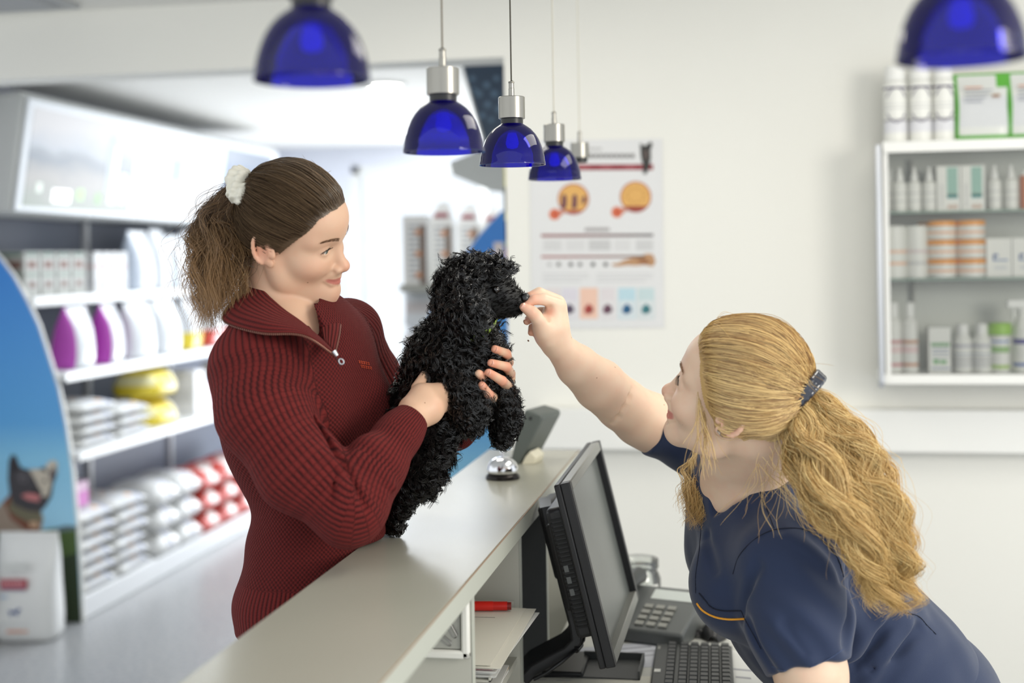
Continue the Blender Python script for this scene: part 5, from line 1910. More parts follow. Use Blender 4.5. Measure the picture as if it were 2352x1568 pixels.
def hair_cap(M, tie, zl, n_str, r0, lift, seed, width=1.0, jit=.010, K=15, bulge=.004, HS=None, crown=0.0, back=0.0):
    """Scalp cap and strands combed from the hairline (zl: heights in mm at HL_T) to the tie point; returns V, F."""
    r = np.random.default_rng(seed)
    c = np.array([0, -.010 + back * .0005, .030 - crown * .0004])
    rad = np.array([.0745 * width, .0925 - back * .0005, .0835 - crown * .0005])

    def sup(d):
        return 1 / np.sqrt(((d / rad) ** 2).sum(-1))

    def fwd(d):  # keep the front hair on the forehead bulge
        return sup(d)
    zl = np.asarray(zl) * .001

    def inside(p):
        th = np.abs(np.arctan2(p[..., 0], p[..., 1] - c[1] * 0))
        return p[..., 2] > np.interp(th, HL_T, zl)
    # cap
    nu, nv = 170, 320
    ph = np.linspace(.001, math.pi * .83, nu)
    th = np.linspace(-math.pi, math.pi, nv, endpoint=False)
    d = np.stack([np.sin(ph)[:, None] * np.sin(th)[None], np.sin(ph)[:, None] * np.cos(th)[None], np.cos(ph)[:, None] * np.ones(nv)[None]], -1)
    p = c + d * (sup(d) + lift * .55)[..., None]
    ok = inside(p)
    W = M.o + p.reshape(-1, 3) @ M.A * M.s
    dW = d.reshape(-1, 3) @ M.A

    def push(X, dirs, need):
        for _ in range(2):
            X = X + dirs * np.clip(need - HS(X), 0, .03)[:, None]
        return X
    W = push(W, dW, np.full(len(W), .0012))
    ii, jj = np.meshgrid(np.arange(nu - 1), np.arange(nv), indexing='ij')
    j2 = (jj + 1) % nv
    g_ = ok[ii, jj] & ok[ii, j2] & ok[ii + 1, jj] & ok[ii + 1, j2]
    F = np.stack([ii * nv + jj, ii * nv + j2, (ii + 1) * nv + j2, (ii + 1) * nv + jj], -1)[g_]
    # strands
    tie = np.asarray(tie, float)
    dt = unit(tie - c)
    dd = r.normal(size=(n_str * 9, 3))
    dd /= np.linalg.norm(dd, axis=1)[:, None]
    pp = c + dd * (sup(dd) + lift * .4)[:, None]
    pp_d = dd[inside(pp) & (pp[:, 2] > -.09)]
    # more roots along the hairline
    q = c + pp_d * sup(pp_d)[:, None]
    edge = q[:, 2] - np.interp(np.abs(np.arctan2(q[:, 0], q[:, 1])), HL_T, zl)
    w = np.where(edge < .02, 1.0, .32)
    pp_d = pp_d[r.uniform(size=len(pp_d)) < w][:n_str]
    s = np.linspace(0, 1, K)
    ang = np.arccos(np.clip(pp_d @ dt, -1, 1))
    sn = np.sin(ang)[:, None]
    S0 = np.sin((1 - s)[None] * ang[:, None]) / np.maximum(sn, 1e-4)
    S1 = np.sin(s[None] * ang[:, None]) / np.maximum(sn, 1e-4)
    D = S0[..., None] * pp_d[:, None] + S1[..., None] * dt
    ax = np.cross(pp_d, dt)
    ax /= np.linalg.norm(ax, axis=1)[:, None] + 1e-9
    wob = (r.normal(size=(len(pp_d), 1)) * np.sin(s * math.pi)[None] * jit * 4 + np.sin(s[None] * r.uniform(4, 12, (len(pp_d), 1)) + r.uniform(0, 6, (len(pp_d), 1))) * jit)
    D = D + ax[:, None] * wob[..., None]
    D /= np.linalg.norm(D, axis=2)[..., None]
    # smooth the strands into locks
    lock = noise3(pp_d, 20, seed) * .5 + .5
    h = lift * (.42 + .75 * lock[:, None] * np.sin(np.clip(s * 1.2, 0, 1) * math.pi)[None] + .28 * r.uniform(size=(len(pp_d), 1))) + bulge * np.sin(math.pi * s)[None]
    h[:, 0] = lift * .15
    Pl = c + D * (sup(D) + h)[..., None]
    X = push((M.o + Pl.reshape(-1, 3) @ M.A * M.s), D.reshape(-1, 3) @ M.A, np.maximum(h, .0006).reshape(-1))
    Pl = ((X - M.o) @ M.A.T / M.s).reshape(Pl.shape)
    tl = np.linalg.norm(tie - c) - sup(dt)
    Pl = Pl + dt * (np.clip((s - .72) / .28, 0, 1) ** 2 * tl)[None, :, None]
    # gather the last third into the tie
    g = np.clip((s - .80) / .20, 0, 1)[None, :, None]
    jitter = r.normal(size=(len(pp_d), 1, 3)) * .006
    Pl = Pl * (1 - g ** 2) + (tie + jitter) * g ** 2
    PW = M.o + Pl @ M.A * M.s
    R = r0 * (.75 + .5 * r.uniform(size=(len(pp_d), 1))) * np.interp(s, [0, .1, 1], [.35, 1, 1])[None]
    V2, F2 = strands(PW, R)
    return np.vstack([W, V2]), np.vstack([F, F2 + len(W)]), len(W)


def lock_strands(spine, wid, dep, n, r0, seed, wave=.006, freq=5.0, K=26, clump=14, cl_r=.25, side=None, front=None, tail=.18, fray=.0, taper=.25):
    """A tail of hair: spine (k,3), half width / depth along it, wavy strands gathered in clumps."""
    r = np.random.default_rng(seed)
    sp = spline(spine, K)
    wd = spline(np.asarray(wid)[:, None], K)[:, 0]
    dp = spline(np.asarray(dep)[:, None], K)[:, 0]
    s = np.linspace(0, 1, K)
    T = np.gradient(sp, axis=0)
    T /= np.linalg.norm(T, axis=1)[:, None]
    S_ = RT if side is None else side
    Sd = S_ - T * (T @ S_)[:, None]
    Sd /= np.linalg.norm(Sd, axis=1)[:, None]
    Fd = np.cross(T, Sd)
    ck = r.integers(0, clump, n)
    ca, cr = r.uniform(0, 6.283, clump), np.sqrt(r.uniform(0.02, 1, clump))
    cph, cfr, cam_ = r.uniform(0, 6.283, clump), freq * r.uniform(.75, 1.25, clump), wave * r.uniform(.6, 1.4, clump)
    cl_len = r.uniform(1 - tail, 1.0, clump)
    a, q = r.uniform(0, 6.283, n), np.sqrt(r.uniform(0, 1, n)) * cl_r
    u = (cr * np.cos(ca))[ck] + q * np.cos(a)
    v = (cr * np.sin(ca))[ck] + q * np.sin(a)
    ln = cl_len[ck] * r.uniform(.86, 1.0, n)
    ss = s[None] * ln[:, None]
    idx = ss * (K - 1)
    i0 = np.clip(idx.astype(int), 0, K - 2)
    f = (idx - i0)[..., None]
    g = lambda X: X[i0] * (1 - f) + X[i0 + 1] * f
    C_, Sx, Fx = g(sp), g(Sd), g(Fd)
    W_ = g(wd[:, None])[..., 0]
    Dp = g(dp[:, None])[..., 0]
    pha = cph[ck][:, None] + r.normal(size=(n, 1)) * .35
    wv = np.sin(2 * math.pi * cfr[ck][:, None] * ss + pha) * cam_[ck][:, None] * np.clip(ss * 3, 0, 1)
    wv2 = np.cos(2 * math.pi * cfr[ck][:, None] * ss * .93 + pha * 1.3) * cam_[ck][:, None] * .7 * np.clip(ss * 3, 0, 1)
    conv = 1 - taper * np.clip((s - .6) / .4, 0, 1)[None]
    fr = fray * r.normal(size=(n, 1)) * s[None] ** 2
    X = u[:, None] * W_ * conv + wv + fr
    Y = v[:, None] * Dp * conv + wv2 + fray * r.normal(size=(n, 1)) * s[None] ** 2
    P = C_ + Sx * X[..., None] + Fx * Y[..., None]
    R = r0 * r.uniform(.7, 1.3, (n, 1)) * np.interp(s, [0, .75, 1], [1, .85, .25])[None]
    V, F = strands(P, R)
    return V, F, np.repeat(np.broadcast_to(ss, (n, K)).reshape(-1), 3)


HB = 0.0026  # grid step of the people
def ellip_front(c, r, ax):
    return c
# ------------------------------------------------------------------ the black poodle
DG = Sdf()
d_ = lambda *a: at(*a)
DG.sph(d_(1082, 648, 2.20), .037, .02).sph(d_(1135, 636, 2.195), .026, .02).sph(d_(1070, 672, 2.20), .036, .02)
DG.cone(d_(1120, 672, 2.20), d_(1188, 692, 2.195), .030, .0165, .012)
DG.cone(d_(1125, 705, 2.20), d_(1182, 711, 2.195), .020, .0105, .010)
DG.sph(d_(1150, 660, 2.20), .020, .02)
DG.cone(d_(1068, 690, 2.20), d_(1058, 790, 2.20), .040, .046, .03)
DG.sph(d_(1040, 842, 2.20), .062, .03).sph(d_(1100, 822, 2.20), .036, .03)
DG.cone(d_(1030, 835, 2.20), d_(978, 950, 2.20), .057, .045, .03).cone(d_(978, 950, 2.2), d_(955, 1040, 2.2), .045, .046, .03)
DG.cone(d_(918, 925, 2.20), d_(893, 985, 2.20), .017, .022, .02)
DG.chain([d_(990, 1005, 2.185), d_(962, 1085, 2.18), d_(915, 1160, 2.195), d_(898, 1203, 2.20)], [.034, .030, .017, .0145], .02)
DG.cone(d_(898, 1206, 2.20), d_(911, 1211, 2.185), .0135, .0125, .01)
DG.chain([d_(960, 1020, 2.25), d_(925, 1090, 2.26), d_(880, 1150, 2.27), d_(874, 1180, 2.27)], [.034, .028, .017, .0145], .02)
DG.chain([d_(1062, 895, 2.155), d_(1082, 945, 2.145), d_(1084, 982, 2.145)], [.038, .023, .0165], .02)
DG.chain([d_(1112, 890, 2.215), d_(1150, 925, 2.20), d_(1160, 962, 2.195), d_(1154, 1008, 2.19)], [.032, .024, .021, .0165], .02)
EAR = Sdf()
EAR.chain([d_(1060, 668, 2.152), d_(1072, 715, 2.138), d_(1094, 757, 2.135)], [.016, .022, .018], .02)
DG.chain([d_(1060, 668, 2.152), d_(1072, 715, 2.138), d_(1094, 757, 2.135)], [.016, .022, .018], .01)
DG.chain([d_(1075, 668, 2.248), d_(1090, 715, 2.26), d_(1105, 757, 2.26)], [.016, .022, .018], .01)
DG.warp(lambda P: .006 * np.clip((np.linalg.norm(P - d_(1185, 697, 2.195), axis=1) - .03) / .03, 0, 1) - .001)
DG.plane((0, 0, 1.1005), (0, 0, -1), .001)
M_dog = mat('black_coat', (17, 16, 15), .5, spec=.4, var=.1, vscale=60)
M_fur = hair_mat('black_curls', (9, 8, 8), (26, 23, 20), .27, .6)
orgd = d_(900, 1215, 2.2)
orgd[2] = 1.1002
dog, DV, DQ = mesh_sdf('poodle', DG, .003, [M_dog], None, orgd)
tag(dog, 'small black curly poodle held above the counter, sniffing the offered hand', 'dog')
MB().lathe([(.0005, .0095), (.005, .0085), (.0085, .004), (.0085, -.002), (.006, -.007), (.0005, -.008)], (0, 0, 0), mat('wet_nose', (10, 10, 11), .22, coat=.4, bump=.3, bscale=900), 24,
           M=frame_fn(d_(1206, 685, 2.185), RT, FW, UPV)).build('nose', dog, smooth=180)
for px, py, D in ((1139, 665, 2.166), (1150, 664, 2.226)):
    MB().lathe([(.0065 * math.sin(t) + 1e-6, .0065 * math.cos(t)) for t in np.linspace(0, math.pi, 14)], d_(px, py, D), mat('dog_eye', (14, 9, 7), .06, coat=.8, var=.02), 20, close=False).build('eye', dog, smooth=180)
# curls: roots spread over the coat, locks of a few hairs each
rd = np.random.default_rng(21)
tri = DQ[rd.integers(0, len(DQ), 12500)]
bw = rd.dirichlet((1, 1, 1, 1), len(tri))
root = np.einsum('ij,ijk->ik', bw, DV[tri])
eps = .0015
g = np.stack([DG(root + np.eye(3)[i] * eps) - DG(root - np.eye(3)[i] * eps) for i in range(3)], 1)
nrm_ = g / (np.linalg.norm(g, axis=1)[:, None] + 1e-9)
m0, m1 = d_(1134, 692, 2.197), d_(1205, 698, 2.195)
tt = np.clip((root - m0) @ (m1 - m0) / ((m1 - m0) @ (m1 - m0)), 0, 1)
muz = np.linalg.norm(root - m0 - tt[:, None] * (m1 - m0), axis=1)
short = np.clip((muz - .042) / .009, 0, 1)
foot = np.clip((root[:, 2] - 1.108) / .02, 0, 1)
keep = (nrm_ @ -FW > -.55) | (rd.uniform(size=len(root)) < .4)
keep &= root[:, 2] > 1.104
root, nrm_, short, foot = root[keep], nrm_[keep], short[keep], foot[keep]
nl_ = len(root)
K = 13
t = np.linspace(0, 1, K)
down = -UPV * .55 + np.stack([np.zeros(nl_)] * 3, 1)
flow = down - nrm_ * np.einsum('ij,ij->i', down, nrm_)[:, None]
flow += rd.normal(size=(nl_, 3)) * .28
legs = Sdf()
for c_ in ([(1082, 940, 2.145), (1084, 982, 2.145)], [(1150, 925, 2.20), (1160, 962, 2.195), (1154, 1008, 2.19)], [(935, 1120, 2.19), (898, 1203, 2.20)], [(900, 1125, 2.26), (874, 1180, 2.27)]):
    legs.chain([d_(*q) for q in c_], [.02] * len(c_), .001)
lm = np.clip(1 - legs(root) / .015, 0, 1)
L = (.0255 + .007 * rd.normal(size=nl_)) * (1 - .45 * lm) * (.26 + .74 * short) * (.55 + .45 * foot)
topk = np.clip(1 - np.linalg.norm(root - d_(1095, 625, 2.2), axis=1) / .05, 0, 1)
L = np.clip(L * (1 + .25 * topk), .004, .05)
dir0 = nrm_ + flow * .35 + UPV * topk[:, None] * .4
back_ = -RT * .8 - UPV * .35 - FW * .1
back_ = back_ - nrm_ * (nrm_ @ back_)[:, None]
dir0 = dir0 * short[:, None] + (nrm_ * .22 + back_) * (1 - short[:, None])
dir0 /= np.linalg.norm(dir0, axis=1)[:, None]
bend = flow * (.55 * short[:, None])
axis_c = root[:, None] + dir0[:, None] * (L[:, None] * (t - .35 * t ** 2))[..., None] + bend[:, None] * (L[:, None] * .65 * t ** 2)[..., None]
e1 = np.cross(dir0, rd.normal(size=(nl_, 3)))
e1 /= np.linalg.norm(e1, axis=1)[:, None]
e2 = np.cross(dir0, e1)
turns = rd.uniform(.8, 1.5, nl_) * np.where(rd.uniform(size=nl_) < .5, 1, -1)
crad = rd.uniform(.0040, .0068, nl_) * short * (1 - .35 * lm)
Pall, Rall = [], []
for q in range(5):
    ph = 2 * math.pi * turns[:, None] * t + rd.normal(size=(nl_, 1)) * .22 + rd.uniform(0, 6.28, (nl_, 1)) * 0
    rr = crad[:, None] * np.clip(t * 2.2, 0, 1) * (1 + .12 * rd.normal(size=(nl_, 1)))
    off = rd.normal(size=(nl_, 1, 3)) * .0010 * (1 + .3 * t)[None, :, None]
    Pall.append(axis_c + e1[:, None] * (np.cos(ph) * rr)[..., None] + e2[:, None] * (np.sin(ph) * rr)[..., None] + off)
    Rall.append(np.broadcast_to(np.array(.00066 * np.interp(t, [0, .6, 1], [1, .85, .25]))[None], (nl_, K)) * (.45 + .55 * short[:, None]))
P, R = np.concatenate(Pall), np.concatenate(Rall)
P[..., 2] = np.maximum(P[..., 2], 1.1010)
V, F = strands(P, R)
link_mesh('curly_coat', V, F, [M_fur], None, dog)
# collar glimpsed under the ear
cl = MB()
cc = [(1040, 792, 2.150), (1062, 786, 2.130), (1085, 777, 2.118), (1108, 768, 2.116), (1126, 756, 2.124), (1136, 744, 2.145), (1140, 738, 2.18), (1135, 738, 2.22), (1110, 748, 2.26), (1060, 770, 2.26), (1030, 788, 2.22), (1030, 794, 2.18), (1040, 792, 2.150)]
cs_ = spline([d_(p[0], p[1], p[2] + (.010 if p[2] < 2.2 else 0)) for p in cc], 60)
up_c = unit(UPV * .95 + RT * .25)
G = np.stack([cs_ - up_c * .005, cs_ + up_c * .005], 1)
Gn = [[a - up_c * 0, b] for a, b in G]
mg, mk = mat('collar_lime', (140, 170, 62), .5, var=.05), mat('collar_black', (22, 24, 22), .6, var=.05)
for i in range(59):
    cl.add([G[i][0], G[i + 1][0], G[i + 1][1], G[i][1]], [(0, 1, 2, 3)], mk if i % 3 == 2 else mg)
tag(cl.build('dog_collar', solid=.0015), 'lime green patterned collar half hidden in the neck fur of the poodle', 'collar')
tr_ = Sdf().sph(d_(1213, 782, 2.2), .0014, .001).sph(d_(1214.5, 783, 2.2), .0010, .001)
o, _, _ = mesh_sdf('treat_crumb', tr_, .0004, [mat('kibble', (96, 62, 44), .7, var=.1)])
tag(o, 'tiny brown treat crumb falling below the offered hand', 'crumb')
# ------------------------------------------------------------------ person: customer in the maroon sweater
def head_frame(px, py, D, phi, pitch, roll, sgn, eye_s, scale=1.0):
    """Frame whose eye (side eye_s) sits at the pixel; phi from facing the camera towards sgn*right; pitch up positive; roll tips the crown towards the camera side."""
    to, rt = vbasis(px)
    f = to * math.cos(phi) + rt * sgn * math.sin(phi)
    Z = UPV.copy()
    X = np.cross(Z, f)
    f2 = f * math.cos(pitch) + Z * math.sin(pitch)
    Z2 = Z * math.cos(pitch) - f * math.sin(pitch)
    X3 = X * math.cos(roll) + Z2 * math.sin(roll)
    Z3 = Z2 * math.cos(roll) - X * math.sin(roll)
    M = Fr((0, 0, 0), X3, f2, Z3, scale)
    M.o = at(px, py, D) - M(eye_s * .031, .083, -.002)
    return M


def px_of(p):
    q = np.asarray(p) - CAM
    D = q @ FW
    x, y = q @ RT / D, q[2] / D
    return 1176 + FPX * (x * _cr - y * _sr), 598 - FPX * (x * _sr + y * _cr), D


def ap(*a):
    return at(*a)


SK1 = skin_mat('skin_warm', (224, 184, 154), (218, 156, 130))
ML = head_frame(752, 577, 2.08, math.radians(69), math.radians(-14), math.radians(23), 1, -1, .94)
B1 = Sdf()
head_sdf(B1, ML, smile=.0045, lids=.0038, fore=13, back=18)
nb1 = at(640, 752, 2.165)
B1.cone(ML(0, -.026, -.05), nb1, .049, .055, .006)
B1.cone(ML(0, -.012, -.07), at(680, 775, 2.14), .032, .042, .005)
tf = unit(RT * .87 - FW * .49)      # where the chest faces
tx = unit(np.cross(UPV, tf))        # her left
TA = np.array([tx, tf, UPV])
TL = [(at(690, 915, 2.17), (.165, .112, .19)), (at(745, 1120, 2.17), (.120, .105, .17)), (at(722, 1420, 2.18), (.150, .118, .22))]
for c, r in TL:
    B1.ell(c, np.array(r) - .022, TA, .05)
B1.ell(at(688, 850, 2.155), (.105, .070, .085), TA, .03)
CNT = ((-.625 + .3, 2.2, .80), (.3, .9, .302))
sh_n, sh_f = at(590, 850, 2.04), at(800, 762, 2.32)
B1.cone(nb1, sh_n, .045, .05, .04).cone(nb1, sh_f, .045, .045, .04)
armN = [(590, 850, 2.04), (604, 950, 2.00), (690, 1075, 1.97), (800, 1165, 1.965), (862, 1075, 2.0), (918, 995, 2.045), (950, 955, 2.07)]
rN = [.071, .068, .064, .056, .044, .033, .027]
armF = [(800, 762, 2.32), (850, 870, 2.40), (900, 985, 2.44), (985, 1000, 2.40), (1050, 985, 2.35), (1085, 950, 2.32)]
rF = [.056, .054, .050, .042, .034, .028]
aN, aF = [at(*p) for p in armN], [at(*p) for p in armF]
B1.chain(aN, [r * .8 - .010 for r in rN[:-2]] + [.025, .024], .02, kk=.01)
B1.chain(aF, [r * .8 - .006 for r in rF[:-2]] + [.026, .024], .02, kk=.01)


def finger(S, pts, r, k=.004):
    S.chain([at(*p) for p in pts], r, k, kk=.0015)


# right hand under the dog's chest
B1.chain([at(950, 955, 2.075), at(980, 936, 2.092), at(1008, 922, 2.135)], [.0235, .0262, .020], .012)
B1.chain([at(945, 935, 2.085), at(972, 912, 2.100), at(1010, 900, 2.125)], [.019, .020, .016], .012)
finger(B1, [(1008, 895, 2.130), (1045, 880, 2.145), (1072, 876, 2.165)], [.0095, .0085, .007])
finger(B1, [(1016, 908, 2.130), (1056, 897, 2.145), (1086, 893, 2.165)], [.0095, .0085, .007])
finger(B1, [(1018, 921, 2.130), (1054, 915, 2.145), (1080, 911, 2.165)], [.0095, .008, .007])
finger(B1, [(1014, 934, 2.128), (1044, 930, 2.142), (1066, 926, 2.160)], [.009, .0075, .0065])
finger(B1, [(955, 920, 2.092), (958, 890, 2.115), (975, 862, 2.14)], [.012, .0095, .008])
# left hand round the chest from behind
B1.chain([at(1085, 950, 2.32), at(1125, 900, 2.30), at(1150, 866, 2.275)], [.026, .030, .026], .012)
B1.chain([at(1110, 935, 2.32), at(1150, 890, 2.285)], [.022, .020], .012)
LF = [[(1140, 838, 2.28), (1168, 832, 2.235), (1163, 812, 2.175), (1136, 801, 2.140)],
      [(1148, 858, 2.275), (1172, 858, 2.225), (1163, 842, 2.160), (1128, 833, 2.125)],
      [(1150, 880, 2.275), (1168, 889, 2.215), (1153, 874, 2.145), (1122, 855, 2.118)],
      [(1140, 905, 2.28), (1140, 918, 2.20), (1122, 905, 2.135), (1107, 884, 2.118)]]
for p in LF:
    finger(B1, p, [.0095, .0090, .0082, .0066])
finger(B1, [(1120, 890, 2.27), (1112, 872, 2.17), (1106, 864, 2.13), (1100, 858, 2.118)], [.011, .0095, .0085, .007])


B1.box(*CNT, .001, None, .012, 's')


def tint1(V):
    c = head_tint(ML, V, lips=(196, 112, 102), blush=(222, 150, 122), smile=.0045)
    d = np.full(len(V), 9.)
    for p in LF:
        for q in p[1:]:
            d = np.minimum(d, np.linalg.norm(V - at(*q), axis=1))
    m = d < .02
    c[m, :3] = lin((218, 138, 112))[:3]
    c[m, 3] = np.clip(1 - d[m] / .02, 0, .6)
    return c


org1 = at(700, 1400, 2.17)
org1[2] = 0
woman1, _, _ = mesh_sdf('person', B1, .0022, [SK1], None, org1, {'tint': ('FLOAT_COLOR', tint1)})
tag(woman1, 'person in a maroon half-zip sweater holding the black poodle, brown ponytail', 'person')
gaze = unit(unit(at(1120, 680, 2.2) - ML(0, .08, 0)) - FW * .42)
for s in (-1, 1):
    eyeball(woman1, ML, s, gaze, (92, 106, 96))
    brow_lash(woman1, ML, s, .0038, mat('brow_brown', (122, 92, 68), .6, var=.05), HS=B1)
nl = MB()
for p in LF[:4]:
    a, b = at(*p[3]), at(*p[2])
    dr = unit(a - b)
    up_ = unit(-FW - dr * (-FW @ dr))
    sd = np.cross(dr, up_)
    G = [[a + dr * (.0055 * math.cos(v) * .9 - .001) + sd * (.0048 * u) + up_ * (.0064 - .0030 * u * u) for u in np.linspace(-1, 1, 7)] for v in np.linspace(0, 2.2, 6)]
    nl.grid(G, mat('nail_pink', (226, 170, 150), .25, coat=.3, var=.01))
nl.build('fingernails', woman1, smooth=180)

# ---- sweater
SW = Sdf()
for c, r in TL:
    SW.ell(c, r, TA, .05)
for sx_ in (-1, 1):
    SW.sph(at(690, 935, 2.17) + tf * .062 + tx * .068 * sx_, .060, .05)
SW.ell(at(690, 815, 2.15), (.13, .085, .085), TA, .05)
SW.cone(nb1 - UPV * .015, sh_n, .055, .060, .04).cone(nb1 - UPV * .015, sh_f, .055, .050, .04)
S_arm = Sdf()
S_arm.chain(aN, rN, .03, kk=.02)
SW.chain(aN, rN, .028, kk=.02)
SW.chain(aF, rF, .028, kk=.02)
# bulges and folds at the elbow and cuff
SW.sph(at(900, 1016, 2.03), .031, .014)
SW.cone(at(848, 1040, 1.985), at(896, 1062, 2.01), .027, .024, .014)
for a, b, r in (((655, 1010, 1.93), (790, 1075, 1.925), .010), ((700, 1075, 1.925), (812, 1120, 1.925), .009), ((800, 1070, 1.95), (880, 1140, 1.95), .008), ((820, 1050, 1.955), (905, 1120, 1.96), .007)):
    SW.cone(at(*a), at(*b), r, r * .7, .014)
for a, b, r in (((700, 955, 1.99), (795, 1075, 1.925), .010), ((790, 1062, 1.93), (838, 1165, 1.915), .006), ((775, 1060, 1.93), (760, 1150, 1.905), .005)):
    SW.cone(at(*a), at(*b), r * .8, r * .4, .012, 's')
def swarp(P):
    m = np.clip((1.20 - P[:, 2]) / .08, 0, 1)
    q = P[:, 2] * 62 + (P @ tx) * 22 + 1.4 * np.sin((P @ tx) * 17)
    return .0030 * m * np.sin(q) + .0012 * noise3(P, 30, 4)


SW.warp(swarp)
SW.cut((at(650, 1400, 2.17)[0], at(650, 1400, 2.17)[1], at(560, 1440, 2.17)[2]), (0, 0, -1), .5, .4)
SW.cut(at(947, 958, 2.068), aN[-1] - aN[-2], .07, .05)
SW.cut(at(1085, 952, 2.32), aF[-1] - aF[-2], .07, .05)
# the open neck
SW.box(*CNT, .001, None, .012, 's')


def first(S, px, py, d0):
    r = ray(px, py)
    ds = np.linspace(d0, d0 + .6, 241)
    v = S(CAM + r * ds[:, None])
    return ds[int(np.argmax(v < 0))] if (v < 0).any() else d0 + .4


VC = []
for px, py, hw in ((640, 640, 62), (652, 672, 54), (676, 702, 42), (702, 728, 30), (722, 752, 20), (738, 776, 11), (746, 792, 5)):
    dd = first(SW, px, py, 1.9)
    VC.append((at(px, py, dd + .004), hw * dd / FPX))
for (a, ra), (b, rb) in zip(VC[:-1], VC[1:]):
    SW.cone(a, b, ra, rb, .004, 's')
VC = []
for px, py, hw in ((700, 668, 26), (708, 700, 26), (718, 728, 20), (730, 756, 12), (741, 782, 5)):
    dd = first(SW, px, py, 1.9)
    VC.append((at(px, py, dd + .006), hw * dd / FPX))
for (a, ra), (b, rb) in zip(VC[:-1], VC[1:]):
    SW.cone(a, b, ra, rb, .004, 's')
SW.cone(nb1 - UPV * .02, ML(0, -.02, -.04), .058, .066, .006, 's')


def arm_param(V, pts, rad):
    sp = spline(pts, 60)
    T = np.gradient(sp, axis=0)
    T /= np.linalg.norm(T, axis=1)[:, None]
    L = np.concatenate([[0], np.cumsum(np.linalg.norm(np.diff(sp, axis=0), axis=1))])
    best, bi = np.full(len(V), 9.), np.zeros(len(V), int)
    for i in range(60):
        d = np.linalg.norm(V - sp[i], axis=1)
        m = d < best
        best[m], bi[m] = d[m], i
    q = V - sp[bi]
    t = T[bi]
    q = q - t * np.einsum('ij,ij->i', q, t)[:, None]
    Fp = -FW - t * (t @ -FW)[:, None]
    Fp /= np.linalg.norm(Fp, axis=1)[:, None]
    Bp = np.cross(t, Fp)
    ang = np.arctan2(np.einsum('ij,ij->i', q, Bp), np.einsum('ij,ij->i', q, Fp))
    return ang, L[bi], bi / 59.0, best


def knit1(V):
    out = np.zeros((len(V), 3))
    c = at(710, 1100, 2.17)
    q = V - c
    out[:, 0] = np.arctan2(q @ tx, q @ tf) * .145
    out[:, 1] = V[:, 2]
    out[V[:, 2] < 1.045, 2] = 2.0
    tors = Sdf()
    for c_, r in TL:
        tors.ell(c_, r, TA, .05)
    dt_ = tors(V)
    for pts, rad in ((aN, rN), (aF, rF)):
        A_ = Sdf()
        A_.chain([nb1] + pts if False else pts, rad, .01)
        m = (A_(V) < dt_ - .004)
        ang, L, t, _ = arm_param(V[m], pts, rad)
        out[m, 0] = ang * .062
        out[m, 1] = L
        out[m, 2] = np.where(t > .80, 2.0, 1.0)
    return out


def knit_mat(name, col, dark):
    m = mat(name, col, .88, sheen=.1, spec=.2)
    nt = m.node_tree
    b = nt.nodes['Principled BSDF']
    b.inputs['Sheen Tint'].default_value = lin((230, 120, 120))
    at_ = N(nt, 'ShaderNodeAttribute', attribute_name='knit')
    sp_ = N(nt, 'ShaderNodeSeparateXYZ')
    nt.links.new(at_.outputs['Vector'], sp_.inputs[0])

    def mth(op, a, bb=None, c=None):
        n = N(nt, 'ShaderNodeMath', operation=op)
        for i, x in enumerate((a, bb, c)):
            if x is None:
                continue
            if isinstance(x, (int, float)):
                n.inputs[i].default_value = x
            else:
                nt.links.new(x, n.inputs[i])
        return n.outputs[0]
    u, v, k = sp_.outputs[0], sp_.outputs[1], sp_.outputs[2]
    rib = mth('ABSOLUTE', mth('SINE', mth('MULTIPLY', u, math.pi / .0092)))
    rib2 = mth('ABSOLUTE', mth('SINE', mth('MULTIPLY', u, math.pi / .0080)))
    row_ = mth('SINE', mth('MULTIPLY_ADD', v, 2 * math.pi / .0042, mth('MULTIPLY', rib, 2.5)))
    ribk = mth('MULTIPLY_ADD', row_, .12, rib)
    rib2k = mth('MULTIPLY_ADD', row_, .06, rib2)
    moss = mth('MULTIPLY_ADD', mth('MULTIPLY', mth('SINE', mth('MULTIPLY', u, 2 * math.pi / .0085)), mth('SINE', mth('MULTIPLY', v, 2 * math.pi / .0075))), .5, .5)
    is1 = mth('GREATER_THAN', k, .5)
    is2 = mth('GREATER_THAN', k, 1.5)
    h1 = N(nt, 'ShaderNodeMix')
    nt.links.new(is1, h1.inputs[0])
    nt.links.new(moss, h1.inputs[2])
    nt.links.new(ribk, h1.inputs[3])
    h2 = N(nt, 'ShaderNodeMix')
    nt.links.new(is2, h2.inputs[0])
    nt.links.new(h1.outputs[0], h2.inputs[2])
    nt.links.new(rib2k, h2.inputs[3])
    H = h2.outputs[0]
    tc = N(nt, 'ShaderNodeTexCoord')
    no = N(nt, 'ShaderNodeTexNoise')
    no.inputs['Scale'].default_value = 420
    no.inputs['Detail'].default_value = 3
    nt.links.new(tc.outputs['Object'], no.inputs['Vector'])
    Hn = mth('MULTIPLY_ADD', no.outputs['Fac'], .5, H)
    bp = N(nt, 'ShaderNodeBump')
    bp.inputs['Strength'].default_value = .9
    bp.inputs['Distance'].default_value = .0021
    nt.links.new(Hn, bp.inputs['Height'])
    nt.links.new(bp.outputs['Normal'], b.inputs['Normal'])
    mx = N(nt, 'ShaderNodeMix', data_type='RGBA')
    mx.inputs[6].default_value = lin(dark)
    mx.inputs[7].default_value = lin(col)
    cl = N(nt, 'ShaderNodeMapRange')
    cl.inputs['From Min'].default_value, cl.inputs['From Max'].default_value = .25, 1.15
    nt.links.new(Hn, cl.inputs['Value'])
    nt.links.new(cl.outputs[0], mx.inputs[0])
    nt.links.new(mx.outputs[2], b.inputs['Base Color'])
    return m


